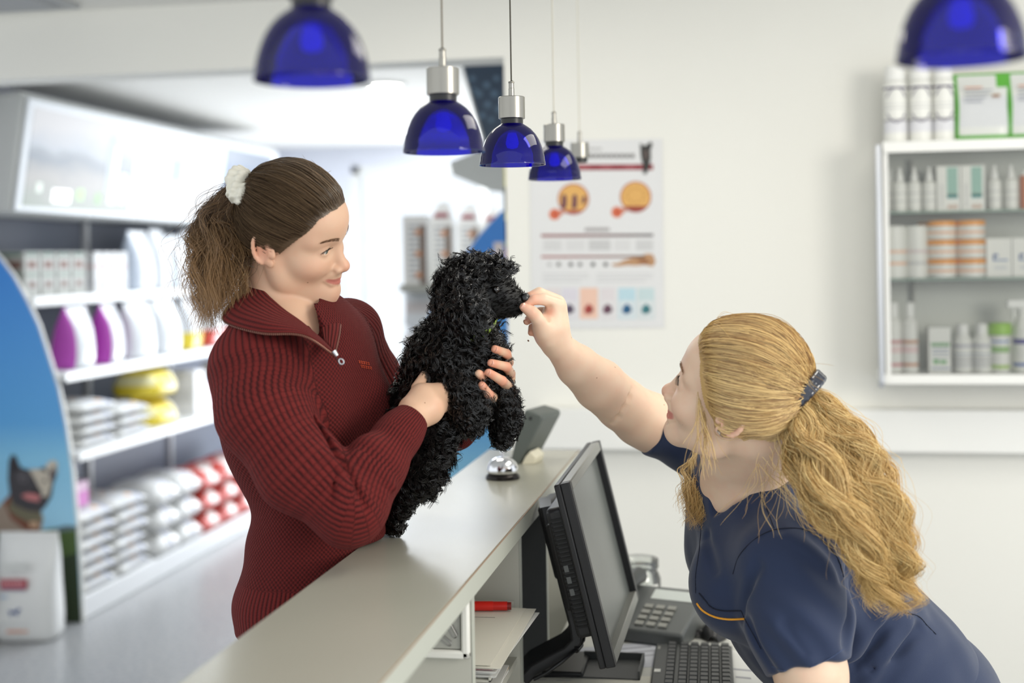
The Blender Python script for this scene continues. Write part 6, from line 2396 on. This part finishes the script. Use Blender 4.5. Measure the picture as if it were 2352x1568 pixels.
M_knit = knit_mat('maroon_knit', (104, 33, 31), (52, 15, 16))
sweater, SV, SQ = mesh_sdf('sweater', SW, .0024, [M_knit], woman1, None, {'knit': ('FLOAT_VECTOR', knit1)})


def sheet_grid(rows, nu=30, nv=14):
    """Smooth sheet through a small lattice of (px, py, D)."""
    R_ = [spline([at(*p) for p in r], nu) for r in rows]
    return np.stack([spline([r[i] for r in R_], nv) for i in range(nu)], 1)


def sheet_obj(name, rows, m, parent, th, knit=None, nu=40, nv=16, frz=None):
    G = sheet_grid(rows, nu, nv)
    h, w = G.shape[:2]
    V = G.reshape(-1, 3)
    F = np.array([(i * w + j, i * w + j + 1, (i + 1) * w + j + 1, (i + 1) * w + j) for i in range(h - 1) for j in range(w - 1)])
    at_ = None
    if knit:
        lv = np.linalg.norm(np.diff(G, axis=0), axis=2).mean(1)
        vv = np.concatenate([[0], np.cumsum(lv)])
        lu = np.linalg.norm(np.diff(G, axis=1), axis=2).mean(0)
        uu = np.concatenate([[0], np.cumsum(lu)])
        A_ = np.zeros((h, w, 3))
        A_[..., 0] = vv[:, None]
        A_[..., 1] = uu[None]
        A_[..., 2] = 2.0
        at_ = {'knit': ('FLOAT_VECTOR', A_.reshape(-1, 3))}
    o = link_mesh(name, V, F, [m], None, parent, None, 180, at_)
    md = o.modifiers.new('solid', 'SOLIDIFY')
    md.thickness = th
    md.offset = 0
    md = o.modifiers.new('sub', 'SUBSURF')
    md.levels = md.render_levels = 1
    return o, G


nearflap = [[(640, 640, 2.26), (606, 622, 2.20), (604, 662, 2.12), (642, 703, 2.075), (692, 742, 2.045), (742, 786, 2.03)],
            [(622, 630, 2.27), (583, 628, 2.20), (572, 682, 2.09), (622, 722, 2.02), (694, 752, 2.005), (752, 796, 2.01)],
            [(600, 655, 2.27), (556, 665, 2.19), (537, 712, 2.06), (606, 742, 1.985), (696, 762, 1.98), (764, 808, 1.995)],
            [(590, 690, 2.27), (532, 702, 2.18), (517, 738, 2.055), (600, 765, 1.975), (697, 771, 1.970), (772, 818, 1.99)]]
cf, CG = sheet_obj('collar', nearflap, M_knit, woman1, .007, True)
farflap = [[(640, 640, 2.26), (700, 660, 2.24), (722, 700, 2.18), (736, 742, 2.10), (744, 786, 2.035)],
           [(650, 650, 2.28), (722, 668, 2.26), (752, 706, 2.18), (760, 748, 2.09), (756, 798, 2.022)],
           [(660, 670, 2.29), (748, 682, 2.27), (781, 712, 2.19), (781, 756, 2.09), (769, 815, 2.005)]]
cf2, CG2 = sheet_obj('collar', farflap, M_knit, woman1, .007, True)
M_zip = mat('zip_bronze', (150, 104, 88), .35, .7, var=.05)
M_tape = mat('zip_tape', (70, 26, 26), .8, var=.05)
zp = MB()
for G in (CG, CG2):
    e = G[-1][8:] if G is CG else G[-1][10:]
    e = e - FW * .002
    e = spline(e, 90)
    for i in range(0, 90, 1):
        t = unit(e[min(i + 1, 89)] - e[max(i - 1, 0)])
        zp.tube([e[i] - t * .0007, e[i] + t * .0007], .0019, M_zip, 6)
    zp.tube(e, .0012, M_tape, 6)
vbot = at(768, 812, 1.985)
zp.tube([vbot, at(782, 842, 1.99)], .0012, M_tape, 6)
zp.build('zipper', woman1)
zl_ = MB()
p0, p1 = at(766, 806, 1.978), at(784, 830, 1.978)
zl_.tube([p0, p0 + (p1 - p0) * .45], [.0042, .003], M_alu, 10)
for k in range(12):
    a0, a1 = 2 * math.pi * k / 12, 2 * math.pi * (k + 1) / 12
    c = p1
    d1, d2 = unit(p1 - p0), unit(np.cross(p1 - p0, FW))
    zl_.tube([c + d1 * .0045 * math.cos(a0) + d2 * .0035 * math.sin(a0), c + d1 * .0045 * math.cos(a1) + d2 * .0035 * math.sin(a1)], .0011, M_alu, 8)
tag(zl_.build('zip_pull', woman1), 'silver zip pull')
lg = MB()  # small orange stitched mark on the chest
f_ = lambda P: P


def on_sweater(px, py, d0=1.98, off=.0012):
    """First hit of the viewing ray with the sweater surface."""
    r = ray(px, py)
    ds = np.linspace(d0, d0 + .35, 176)
    v = SW(CAM + r * ds[:, None])
    i = int(np.argmax(v < 0)) if (v < 0).any() else 100
    return CAM + r * (ds[i] - off - .002)


for r_ in range(2):
    for k in range(5):
        x0, y0 = 824 + k * 5.2 + r_ * 5, 828 + k * 1.0 + r_ * 10
        pts = [on_sweater(x0, y0), on_sweater(x0 + 3, y0 + 1.2), on_sweater(x0 + .8, y0 + 4.4), on_sweater(x0 + 3.6, y0 + 5.4)]
        lg.tube(pts if k % 2 else pts[::-1], .0007, mat('orange_thread', (206, 84, 50), .7, var=.05), 5)
tag(lg.build('stitched_mark', woman1), 'small orange stitched mark')

# ---- jeans and shoes (mostly behind the counter)
JN = Sdf()
hipc = at(722, 1430, 2.18)
fwd_f = unit([1, .10, 0])
lat = np.cross(UPV, fwd_f)
JN.ell(hipc - UPV * .05, (.138, .104, .14), TA, .03)
for s in (-1, 1):
    h_ = hipc + lat * .075 * s - UPV * .10 - fwd_f * .01
    kn = np.array([h_[0] - .005, h_[1] + .0, .50])
    an = np.array([h_[0] - .02, h_[1], .09])
    JN.chain([h_, kn, an], [.082, .062, .048], .02)
JN.plane((0, 0, .07), (0, 0, -1))
JN.box(*CNT, .001, None, .012, 's')
mesh_sdf('jeans', JN, .008, [mat('denim', (84, 108, 138), .85, var=.15, vscale=160, bump=.3, bscale=500)], woman1)
for s in (-1, 1):
    an = hipc + lat * .075 * s - fwd_f * .10
    SH = Sdf().chain([np.array([an[0] - .05, an[1], .045]), np.array([an[0] + .02, an[1], .05]), np.array([an[0] + .13, an[1] - .005, .032])], [.038, .042, .032], .02).plane((0, 0, .003), (0, 0, -1))
    mesh_sdf('shoe', SH, .007, [mat('shoe_black', (36, 36, 38), .5, var=.05)], woman1)

# ---- hair
M_hair1 = hair_mat('brown_hair', (50, 39, 29), (122, 100, 76), .38, .42)


def solve_tie(M, px, py, y0, z0):
    y, z = y0, z0
    for _ in range(30):
        p = px_of(M(0, y, z))
        e = np.array([px - p[0], py - p[1]])
        J = np.array([[px_of(M(0, y + .001, z))[i] - p[i] for i in (0, 1)], [px_of(M(0, y, z + .001))[i] - p[i] for i in (0, 1)]]).T / .001
        dy, dz = np.linalg.solve(J, e)
        y, z = y + dy, z + dz
    return np.array([0, y, z])


tie1 = solve_tie(ML, 571, 441, -.09, .07)
ZL1 = [67, 66, 58, 37, 20, 5, -10, -2, 14, -18, -46, -72, -78]
HS1 = Sdf()
head_sdf(HS1, ML, smile=.0045, lids=.0038, ears=False, fore=13, back=18)
V, F, nc = hair_cap(ML, tie1, ZL1, 7500, .00046, .0085, 3, HS=HS1, back=18)
VH, FH = V, F
# soft wisps at the hairline and nape
P, R = [], []
for k in range(60):
    a = rng.uniform(0, 1)
    p0 = ML(-.066 + rng.normal() * .004, -.02 - .07 * a + rng.normal() * .004, -.02 - .03 * a)
    d = -ML.A[1] * .5 - UPV * .6 + rng.normal(size=3) * .3
    L = rng.uniform(.02, .06)
    P.append([p0 + d * L * q + RT * .012 * math.sin(q * 4 + k) * q for q in np.linspace(0, 1, 10)])
    R.append([.00030] * 9 + [.0001])
for k in range(90):
    th = rng.uniform(-2.2, .9)
    p0 = ML(.078 * math.sin(th) * .8, .05 * math.cos(th), .112 - .02 * abs(math.sin(th)))
    d = -ML.A[1] * .7 + ML.A[2] * .35 + rng.normal(size=3) * .35
    L = rng.uniform(.02, .05)
    P.append([p0 + d * L * q - UPV * .012 * q * q for q in np.linspace(0, 1, 10)])
    R.append([.00022] * 9 + [.00008])
V, F = strands(np.array(P), np.array(R))
link_mesh('hair', np.vstack([VH, V]), np.vstack([FH, F + len(VH)]), [M_hair1], None, woman1)
t1 = px_of(ML(*tie1))
dz = t1[2]
sp1 = [ML(*tie1) + ML.A[1] * .01, at(545, 455, dz), at(514, 505, dz + .01), at(505, 570, dz), at(500, 640, dz - .02), at(492, 710, dz - .03), at(484, 785, dz - .03)]
w1 = [.014, .020, .034, .048, .050, .040, .026]
M_tail1 = hair_mat('brown_hair_tail', (56, 42, 30), (140, 108, 74), .40, .5, True)


def tail_tint(s, tip, amt=.75):
    c = np.zeros((len(s), 4))
    c[:, :3] = lin(tip)[:3]
    c[:, 3] = np.clip((s - .35) / .55, 0, 1) * amt
    return c


V, F, s = lock_strands(sp1, w1, [q * .8 for q in w1], 2600, .00042, 11, .0085, 3.2, 30, 80, .16, tail=.55, fray=.010)
V2, F2, s2 = lock_strands(sp1, [q * 1.3 for q in w1], [q for q in w1], 260, .00028, 12, .012, 3.6, 30, 80, .3, tail=.5, fray=.022)
link_mesh('ponytail', np.vstack([V, V2]), np.vstack([F, F2 + len(V)]), [M_tail1], None, woman1, None, 180, {'tint': ('FLOAT_COLOR', tail_tint(np.concatenate([s, s2]), (176, 134, 84)))})
# scrunchie
axs = unit(sp1[2] - ML(*tie1)) * .35 + unit(sp1[1] - ML(*tie1)) * .65
axs = unit(axs)
s1_ = unit(np.cross(axs, FW))
s2_ = np.cross(axs, s1_)
cS = at(573, 450, dz - .01)
SCR = Sdf()
nk = 40
for k in range(nk):
    a0, a1 = 2 * math.pi * k / nk, 2 * math.pi * (k + 1) / nk
    rr = lambda a: .0285 + .0045 * math.sin(a * 5 + .6)
    rm = lambda a: .0165 + .0036 * math.sin(a * 7 + 1) + .0015 * math.sin(a * 13)
    ps = lambda a: cS + (s1_ * math.cos(a) + s2_ * math.sin(a)) * rr(a) + axs * .004 * math.sin(a * 4)
    SCR.cone(ps(a0), ps(a1), rm(a0), rm(a1), .004)


def scr_w(P):
    q = P - cS
    a = np.arctan2(q @ s2_, q @ s1_)
    h = q @ axs
    return .0022 * np.sin(a * 11 + h * 220 + 1.5 * np.sin(a * 3)) + .0012 * np.sin(a * 23 - h * 300)


SCR.warp(scr_w)
mesh_sdf('scrunchie', SCR, .0016, [mat('cream_satin', (226, 222, 206), .38, sheen=.3, var=.02)], woman1)
# ------------------------------------------------------------------ person: receptionist in navy scrubs leaning in
SK2 = skin_mat('skin_fair', (238, 207, 180), (228, 172, 146))
MR = head_frame(1559, 875, 2.08, math.radians(106.5), math.radians(19), math.radians(-16), -1, 1, 1.145)
CR2 = 22
B2 = Sdf()
head_sdf(B2, MR, smile=.0055, lids=.0048, open_=.0022, cheek=1.08, crown=CR2, back=26)
nb2 = at(1742, 1112, 2.24)
B2.cone(MR(0, -.030, -.045), nb2, .056, .062, .02)
B2.cone(MR(0, .012, -.080), at(1685, 1120, 2.23), .038, .048, .02)
Lx = unit(RT * .62 - UPV * .78)
S2 = unit(RT * -.105 + UPV * .127 + FW * .32)
S2 = unit(S2 - Lx * (S2 @ Lx))
F2 = np.cross(Lx, S2)
F2 = F2 if F2 @ RT < 0 else -F2
T2 = np.array([S2, F2, Lx])
TB = [(at(1790, 1225, 2.28), (.185, .130, .20)), (at(1905, 1345, 2.28), (.178, .122, .20)), (at(1845, 1425, 2.27), (.165, .125, .16)), (at(2036, 1572, 2.29), (.185, .160, .185))]
for c, r in TB:
    B2.ell(c, np.array(r) - .020, T2, .05)
B2.cone(at(1690, 1100, 2.265), at(1660, 1195, 2.26), .045, .045, .03)
aR = [at(*p) for p in ((1690, 1060, 2.38), (1600, 1006, 2.43), (1500, 972, 2.405), (1472, 960, 2.395), (1428, 928, 2.36), (1377, 884, 2.315), (1326, 840, 2.27), (1275, 786, 2.225))]
rR = [.058, .058, .054, .0515, .047, .0455, .036, .0225]
B2.chain(aR, rR, .02, kk=.008)
aLf = [at(*p) for p in ((1812, 1290, 2.1), (1832, 1420, 2.06), (1862, 1545, 2.03), (1888, 1672, 2.02))]
B2.chain(aLf + [at(1760, 1720, 2.02), at(1600, 1700, 2.06)], [.072, .066, .056, .044, .040, .026], .02, kk=.01)
# elbow crease
def first(S, px, py, d0):
    r = ray(px, py)
    ds = np.linspace(d0, d0 + .6, 241)
    v = S(CAM + r * ds[:, None])
    return ds[int(np.argmax(v < 0))] if (v < 0).any() else d0 + .4


B2.chain([at(x, y, first(B2, x, y, 2.0) - .0006) for x, y in ((1452, 892), (1446, 912), (1434, 936), (1420, 958), (1408, 972))], [.0014, .0026, .0030, .0026, .0012], .008, 's')
# right hand pinching the treat
H = lambda *p: at(*p)
B2.chain([H(1275, 786, 2.225), H(1268, 752, 2.212), H(1274, 716, 2.208)], [.0235, .0262, .019], .012, kk=.008)
B2.chain([H(1282, 770, 2.225), H(1284, 705, 2.225)], [.020, .014], .010)
B2.chain([H(1262, 776, 2.205), H(1247, 746, 2.192)], [.018, .0165], .012)
B2.chain([H(1250, 772, 2.22), H(1240, 755, 2.215)], [.016, .014], .010)
HF = [[(1284, 700, 2.203), (1248, 687, 2.190), (1226, 688, 2.184), (1212, 698, 2.182)],
      [(1282, 692, 2.222), (1238, 673, 2.212), (1218, 682, 2.204), (1206, 696, 2.198)],
      [(1280, 716, 2.232), (1240, 718, 2.228), (1222, 726, 2.212), (1210, 738, 2.202)],
      [(1276, 736, 2.238), (1240, 744, 2.236), (1224, 752, 2.222), (1220, 764, 2.214)]]
for i, p in enumerate(HF):
    finger(B2, p, [(.0112, .0100, .0090, .0068), (.0112, .0102, .0090, .0068), (.0108, .0098, .0086, .0064), (.0100, .0088, .0078, .0060)][i], .006)
TMB = [(1250, 758, 2.195), (1240, 736, 2.180), (1222, 717, 2.170), (1203, 705, 2.168)]
finger(B2, TMB, [.0165, .0128, .0108, .0074], .008)
B2.chain([H(1262, 706, 2.188), H(1252, 722, 2.180), H(1258, 736, 2.180)], [.002, .0035, .002], .008, 's')


def tint2(V):
    c = head_tint(MR, V, lips=(196, 108, 98), blush=(228, 152, 126), smile=.0055, open_=.0022)
    d = np.full(len(V), 9.)
    for p in HF + [TMB]:
        for q in p[2:]:
            d = np.minimum(d, np.linalg.norm(V - at(*q), axis=1))
    d = np.minimum(d, np.linalg.norm(V - at(1262, 716, 2.19), axis=1) + .004)
    m = d < .017
    c[m, :3] = lin((220, 140, 112))[:3]
    c[m, 3] = np.clip(1 - d[m] / .017, 0, .55)
    return c


org2 = at(2100, 1560, 2.29)
org2[2] = 0
woman2, _, _ = mesh_sdf('person', B2, .0022, [SK2], None, org2, {'tint': ('FLOAT_COLOR', tint2)})
tag(woman2, 'person in navy scrubs leaning forward and offering a treat, long blonde ponytail', 'person')
gaze2 = unit(at(1150, 690, 2.2) - MR(0, .08, 0))
for s in (-1, 1):
    eyeball(woman2, MR, s, gaze2, (70, 88, 108))
    brow_lash(woman2, MR, s, .0048, mat('brow_blond', (150, 112, 74), .6, var=.05), n=26, dark=(24, 18, 18), HS=B2)
th = MB()
th.grid([[MR(x * .001, (84.5 - 8 * (x / 20) ** 2) * .001, z * .001) for x in np.linspace(-19, 19, 15)] for z in (-59, -62, -65.5, -67.5)], mat('teeth', (232, 226, 214), .2, coat=.3, var=.01))
th.build('teeth', woman2, solid=.002)
nl = MB()
for p in HF[:3] + [TMB]:
    a, b = at(*p[3]), at(*p[2])
    dr = unit(a - b)
    up_ = -FW + (UPV * .6 if p is not TMB else UPV * .35)
    up_ = unit(up_ - dr * (up_ @ dr))
    sd = np.cross(dr, up_)
    r_ = .0064 if p is not TMB else .0074
    G = [[a + dr * (.0062 * math.cos(v) * .9 - .001) + sd * (.0052 * u) + up_ * (r_ + .0002 - .0030 * u * u) for u in np.linspace(-1, 1, 7)] for v in np.linspace(0, 2.2, 6)]
    nl.grid(G, mat('nail_pink', (226, 170, 150), .25, coat=.3, var=.01))
nl.build('fingernails', woman2, smooth=180)
er = MB()
pe_ = px_of(MR(.080, .004, -.032))
M_gem = mat('silver_gem', (232, 228, 222), .15, 1.0, bump=.1, bscale=900)
for dx, dy, r_ in ((-6, -3, .0028), (-1, 2, .0030), (4, 7, .0026)):
    c_ = at(1655 + dx, 994 + dy, pe_[2] - .006)
    er.lathe([(1e-5, -r_), (r_, 0), (r_ * .6, r_ * .6), (1e-5, r_)], c_, M_gem, 8)
tag(er.build('earring', woman2, smooth=None), 'small silver leaf earring')

# ---- scrub top
SC = Sdf()
for c, r in TB:
    SC.ell(c, r, T2, .05)
SC.sph(at(1702, 1342, 2.17), .088, .05).sph(at(1684, 1268, 2.33), .085, .05)
SC.cone(at(1752, 1122, 2.29), at(1600, 1008, 2.43), .062, .062, .04)
SC.cone(at(1772, 1135, 2.25), aLf[0], .066, .086, .04)
SC.chain([at(1600, 1008, 2.43), at(1497, 973, 2.405)], [.062, .0595], .03)
SC.chain(aLf[:3], [.086, .080, .064], .022, kk=.03)
SC.cut(at(1497, 975, 2.405), unit(aR[3] - aR[1]), .10, .11)
SC.cut(at(1857, 1534, 2.03), unit(aLf[2] - aLf[1]) + RT * .02 + UPV * 0, .16, .12)
VC = []
for px, py, hw in ((1700, 1040, 95), (1690, 1075, 78), (1676, 1105, 58), (1660, 1135, 36), (1648, 1160, 17), (1641, 1176, 7)):
    dd = first(SC, px, py, 1.9)
    VC.append((at(px, py, dd + .004), hw * dd / FPX))
for (a, ra), (b, rb) in zip(VC[:-1], VC[1:]):
    SC.cone(a, b, ra, rb, .004, 's')
SC.cut((at(2062, 1560, 2.29)[0], at(2062, 1560, 2.29)[1], .70), (0, 0, -1), .4, .5)
for a, b, r0_, r1_ in (((1740, 1300, 2.02), (1700, 1420, 2.06), .006, .004), ((1870, 1230, 2.03), (1925, 1290, 2.06), .007, .004), ((1900, 1240, 2.06), (1935, 1330, 2.09), .006, .003),
                      ((1800, 1440, 1.98), (1850, 1500, 1.965), .006, .003), ((1715, 1430, 2.08), (1775, 1540, 2.07), .010, .006), ((1950, 1300, 2.12), (1945, 1480, 2.10), .010, .008),
                      ((2050, 1420, 2.12), (1960, 1520, 2.10), .012, .005), ((2110, 1440, 2.13), (2000, 1540, 2.10), .010, .005), ((1620, 1230, 2.12), (1640, 1310, 2.09), .005, .003), ((1760, 1140, 2.17), (1790, 1215, 2.10), .003, .003)):
    p_, q_ = [at(x, y, first(SC, x, y, 1.85) - .002) for x, y, _ in (a, b)]
    SC.cone(p_, q_, r0_ * .8, r1_ * .8, .016, 's')
for a, b, r0_, r1_ in (((1560, 920, 2.37), (1530, 1045, 2.37), .004, .005),):
    pass


FOLDS = [((2020, 1480, 2.13), (-.6, .8), .050, .10, .0042), ((1850, 1480, 1.975), (.85, .45), .045, .075, .0032), ((1640, 1250, 2.10), (.85, -.5), .055, .08, .0026),
         ((1890, 1262, 2.03), (.8, .6), .040, .06, .0034), ((1960, 1380, 2.12), (.9, .3), .050, .07, .0040), ((1770, 1180, 2.10), (.9, -.3), .050, .06, .0022), ((1545, 985, 2.36), (.9, .2), .040, .06, .0022)]


def scw(P):
    w_ = 0
    for c_, n_, lam, r_, am in FOLDS:
        q = P - at(*c_)
        u_ = q @ (RT * n_[0] + UPV * n_[1])
        v_ = q @ (RT * -n_[1] + UPV * n_[0])
        w_ = w_ + am * np.exp(-(q ** 2).sum(1) / r_ ** 2) * np.sin(2 * math.pi * (u_ + .18 * v_ + 3 * v_ * v_) / lam)
    return w_ + .0014 * noise3(P, 26, 5) + .0009 * noise3(P @ np.diag([1, 1, .5]), 60, 8)


SC.warp(scw)
M_navy = mat('navy_cotton', (35, 48, 77), .72, var=.06, vscale=14, bump=.25, bscale=1400, sheen=.25, spec=.3)
scrub, _, _ = mesh_sdf('scrub_top', SC, .0030, [M_navy], woman2)


def hit(S, px, py, d0, off=.0006):
    r = ray(px, py)
    ds = np.linspace(d0, d0 + .6, 301)
    v = S(CAM + r * ds[:, None])
    if not (v < 0).any():
        return None
    i = int(np.argmax(v < 0))
    return CAM + r * (ds[max(i - 1, 0)] + .001 - off)


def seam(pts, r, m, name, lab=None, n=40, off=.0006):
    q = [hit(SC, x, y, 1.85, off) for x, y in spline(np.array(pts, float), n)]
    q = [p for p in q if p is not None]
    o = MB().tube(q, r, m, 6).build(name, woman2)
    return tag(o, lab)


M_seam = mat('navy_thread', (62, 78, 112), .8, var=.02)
M_seamd = mat('dark_navy_thread', (18, 24, 42), .9, var=.02)  # darker navy thread for seams and pocket lines
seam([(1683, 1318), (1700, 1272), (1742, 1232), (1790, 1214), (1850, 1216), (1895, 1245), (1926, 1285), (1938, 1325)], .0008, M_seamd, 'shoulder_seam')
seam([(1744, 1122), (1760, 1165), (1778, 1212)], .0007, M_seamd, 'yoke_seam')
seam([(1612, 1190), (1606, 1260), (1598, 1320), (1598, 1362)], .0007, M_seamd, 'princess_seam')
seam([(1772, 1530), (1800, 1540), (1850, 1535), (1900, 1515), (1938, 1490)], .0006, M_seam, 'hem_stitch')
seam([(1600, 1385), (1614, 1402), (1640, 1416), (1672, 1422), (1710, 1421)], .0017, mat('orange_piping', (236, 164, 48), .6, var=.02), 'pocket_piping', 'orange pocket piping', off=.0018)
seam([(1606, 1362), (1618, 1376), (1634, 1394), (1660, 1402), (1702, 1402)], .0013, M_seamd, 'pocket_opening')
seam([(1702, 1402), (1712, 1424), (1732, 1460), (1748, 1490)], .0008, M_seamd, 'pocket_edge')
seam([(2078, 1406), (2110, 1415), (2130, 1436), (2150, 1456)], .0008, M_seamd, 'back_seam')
# blouse neckline band
kb_ = [hit(SC, x, y, 1.9, .0) for x, y in spline(np.array([(1640, 1182), (1662, 1172), (1700, 1140), (1740, 1100), (1768, 1072)], float), 30)]

# ---- trousers and shoes (below the frame)
TR = Sdf()
hp = at(2075, 1590, 2.29)
TR.ell(hp - UPV * .02, (.17, .18, .15), None, .03)
for s in (-1, 1):
    h_ = hp + np.array([0, .085 * s, -.12])
    TR.chain([h_, np.array([h_[0] + .02, h_[1], .46]), np.array([h_[0] + .03, h_[1], .08])], [.095, .070, .058], .03)
TR.plane((0, 0, .06), (0, 0, -1))
mesh_sdf('trousers', TR, .01, [M_navy], woman2)
for s in (-1, 1):
    c_ = np.array([hp[0] + .02, hp[1] + .085 * s, 0])
    SH = Sdf().chain([c_ + (.05, 0, .045), c_ + (-.02, 0, .05), c_ + (-.15, 0, .034)], [.042, .044, .034], .02).plane((0, 0, .003), (0, 0, -1))
    mesh_sdf('shoe', SH, .008, [mat('shoe_white', (220, 220, 216), .5, var=.03)], woman2)

# ---- hair
M_hair2 = hair_mat('blonde_hair', (142, 104, 56), (238, 204, 136), .34, .55)
tie2 = solve_tie(MR, 1836, 898, -.09, .02)
ZL2 = [66, 64, 60, 50, 26, -4, -22, -22, -4, -22, -52, -80, -88]
HS2 = Sdf()
head_sdf(HS2, MR, smile=.0055, lids=.0048, open_=.0022, cheek=1.08, ears=False, crown=CR2, back=26)
V, F, nc = hair_cap(MR, tie2, ZL2, 8000, .00048, .0115, 5, jit=.012, K=17, bulge=.006, HS=HS2, crown=CR2, back=26)
VH, FH = V, F
P, R = [], []
for k in range(46):   # wisps in front of the ear and at the nape
    a = rng.uniform(0, 1)
    p0 = MR(.070 + rng.normal() * .002, .045 - .02 * a, .012 - .03 * a)
    Ln = rng.uniform(.05, .11)
    d = unit(-UPV * .9 + RT * .16 * rng.normal() - FW * .15)
    P.append([p0 + d * Ln * q + RT * .006 * math.sin(q * 5 + k) * q - FW * .004 for q in np.linspace(0, 1, 12)])
    R.append([.00036] * 11 + [.0001])
for k in range(50):
    p0 = MR(.060 + rng.normal() * .006, -.055 - .04 * rng.uniform(), -.055 + rng.normal() * .012)
    Ln = rng.uniform(.04, .12)
    d = unit(-UPV * .8 + RT * (.1 + .4 * rng.normal()) - FW * .2)
    P.append([p0 + d * Ln * q + RT * .009 * math.sin(q * 6 + k) * q for q in np.linspace(0, 1, 12)])
    R.append([.00030] * 11 + [.0001])
for k in range(110):
    th_ = rng.uniform(-.6, 2.6)
    p0 = MR(.074 * math.sin(th_), -.01 + .07 * math.cos(th_), .095 - .02 * abs(math.sin(th_)))
    d = -MR.A[1] * .8 + MR.A[2] * .25 + rng.normal(size=3) * .25
    Ln = rng.uniform(.03, .07)
    P.append([p0 + d * Ln * q - UPV * .02 * q * q for q in np.linspace(0, 1, 12)])
    R.append([.00024] * 11 + [.00008])
V, F = strands(np.array(P), np.array(R))
link_mesh('hair', np.vstack([VH, V]), np.vstack([FH, F + len(VH)]), [M_hair2], None, woman2)
dT = px_of(MR(*tie2))[2]
M_tail2 = hair_mat('blonde_hair_tail', (176, 130, 66), (248, 220, 156), .36, .55, True)
sp2 = [MR(*tie2), at(1862, 945, dT - .01), at(1892, 1020, dT - .03), at(1938, 1110, dT - .07), at(1998, 1200, dT - .09), at(2032, 1290, dT - .08), at(2046, 1355, dT - .06), at(2046, 1420, dT - .05)]
w2 = [.016, .040, .062, .066, .056, .046, .044, .034]
V, F, s = lock_strands(sp2, w2, [q * .55 + .006 for q in w2], 4200, .00044, 31, .0105, 5.2, 54, 46, .17, tail=.34, fray=.006)
V2, F2, s2 = lock_strands(sp2, [q * 1.15 for q in w2], [q * .7 for q in w2], 260, .00030, 32, .010, 5.0, 44, 90, .3, tail=.35, fray=.016)
link_mesh('ponytail', np.vstack([V, V2]), np.vstack([F, F2 + len(V)]), [M_tail2], None, woman2, None, 180, {'tint': ('FLOAT_COLOR', tail_tint(np.concatenate([s, s2]), (232, 190, 112), .5))})
sp3 = [at(1655, 1000, 2.34), at(1626, 1050, 2.30), at(1604, 1105, 2.26), at(1590, 1160, 2.22), at(1574, 1215, 2.19)]
V, F, s = lock_strands(sp3, [.020, .026, .030, .026, .020], [.014, .02, .022, .02, .016], 900, .00044, 33, .007, 3.5, 32, 26, .24, tail=.4, fray=.008)
link_mesh('side_lock', V, F, [M_tail2], None, woman2, None, 180, {'tint': ('FLOAT_COLOR', tail_tint(s, (190, 146, 84), .5))})
# glossy dark hair clip round the tie
ax2 = unit(sp2[1] - MR(*tie2)) * .5 + unit(RT * .9 - UPV * .45) * .5
ax2 = unit(ax2)
u2 = unit(np.cross(ax2, FW))
u2 = u2 if u2[2] > 0 else -u2
v2 = np.cross(ax2, u2)
v2 = v2 if v2 @ FW < 0 else -v2
HC = Sdf()
cc_ = MR(*tie2) + ax2 * .006
for k in range(26):
    a0, a1 = 2 * math.pi * k / 26, 2 * math.pi * (k + 1) / 26
    pt = lambda a: cc_ + u2 * .040 * math.cos(a) + v2 * .037 * math.sin(a)
    for o_ in (-.006, 0, .006):
        HC.cone(pt(a0) + ax2 * o_, pt(a1) + ax2 * o_, .0052, .0052, .002)
mesh_sdf('hair_clip', HC, .0014, [mat('clip_navy', (26, 32, 48), .12, coat=.8, var=.03)], woman2)
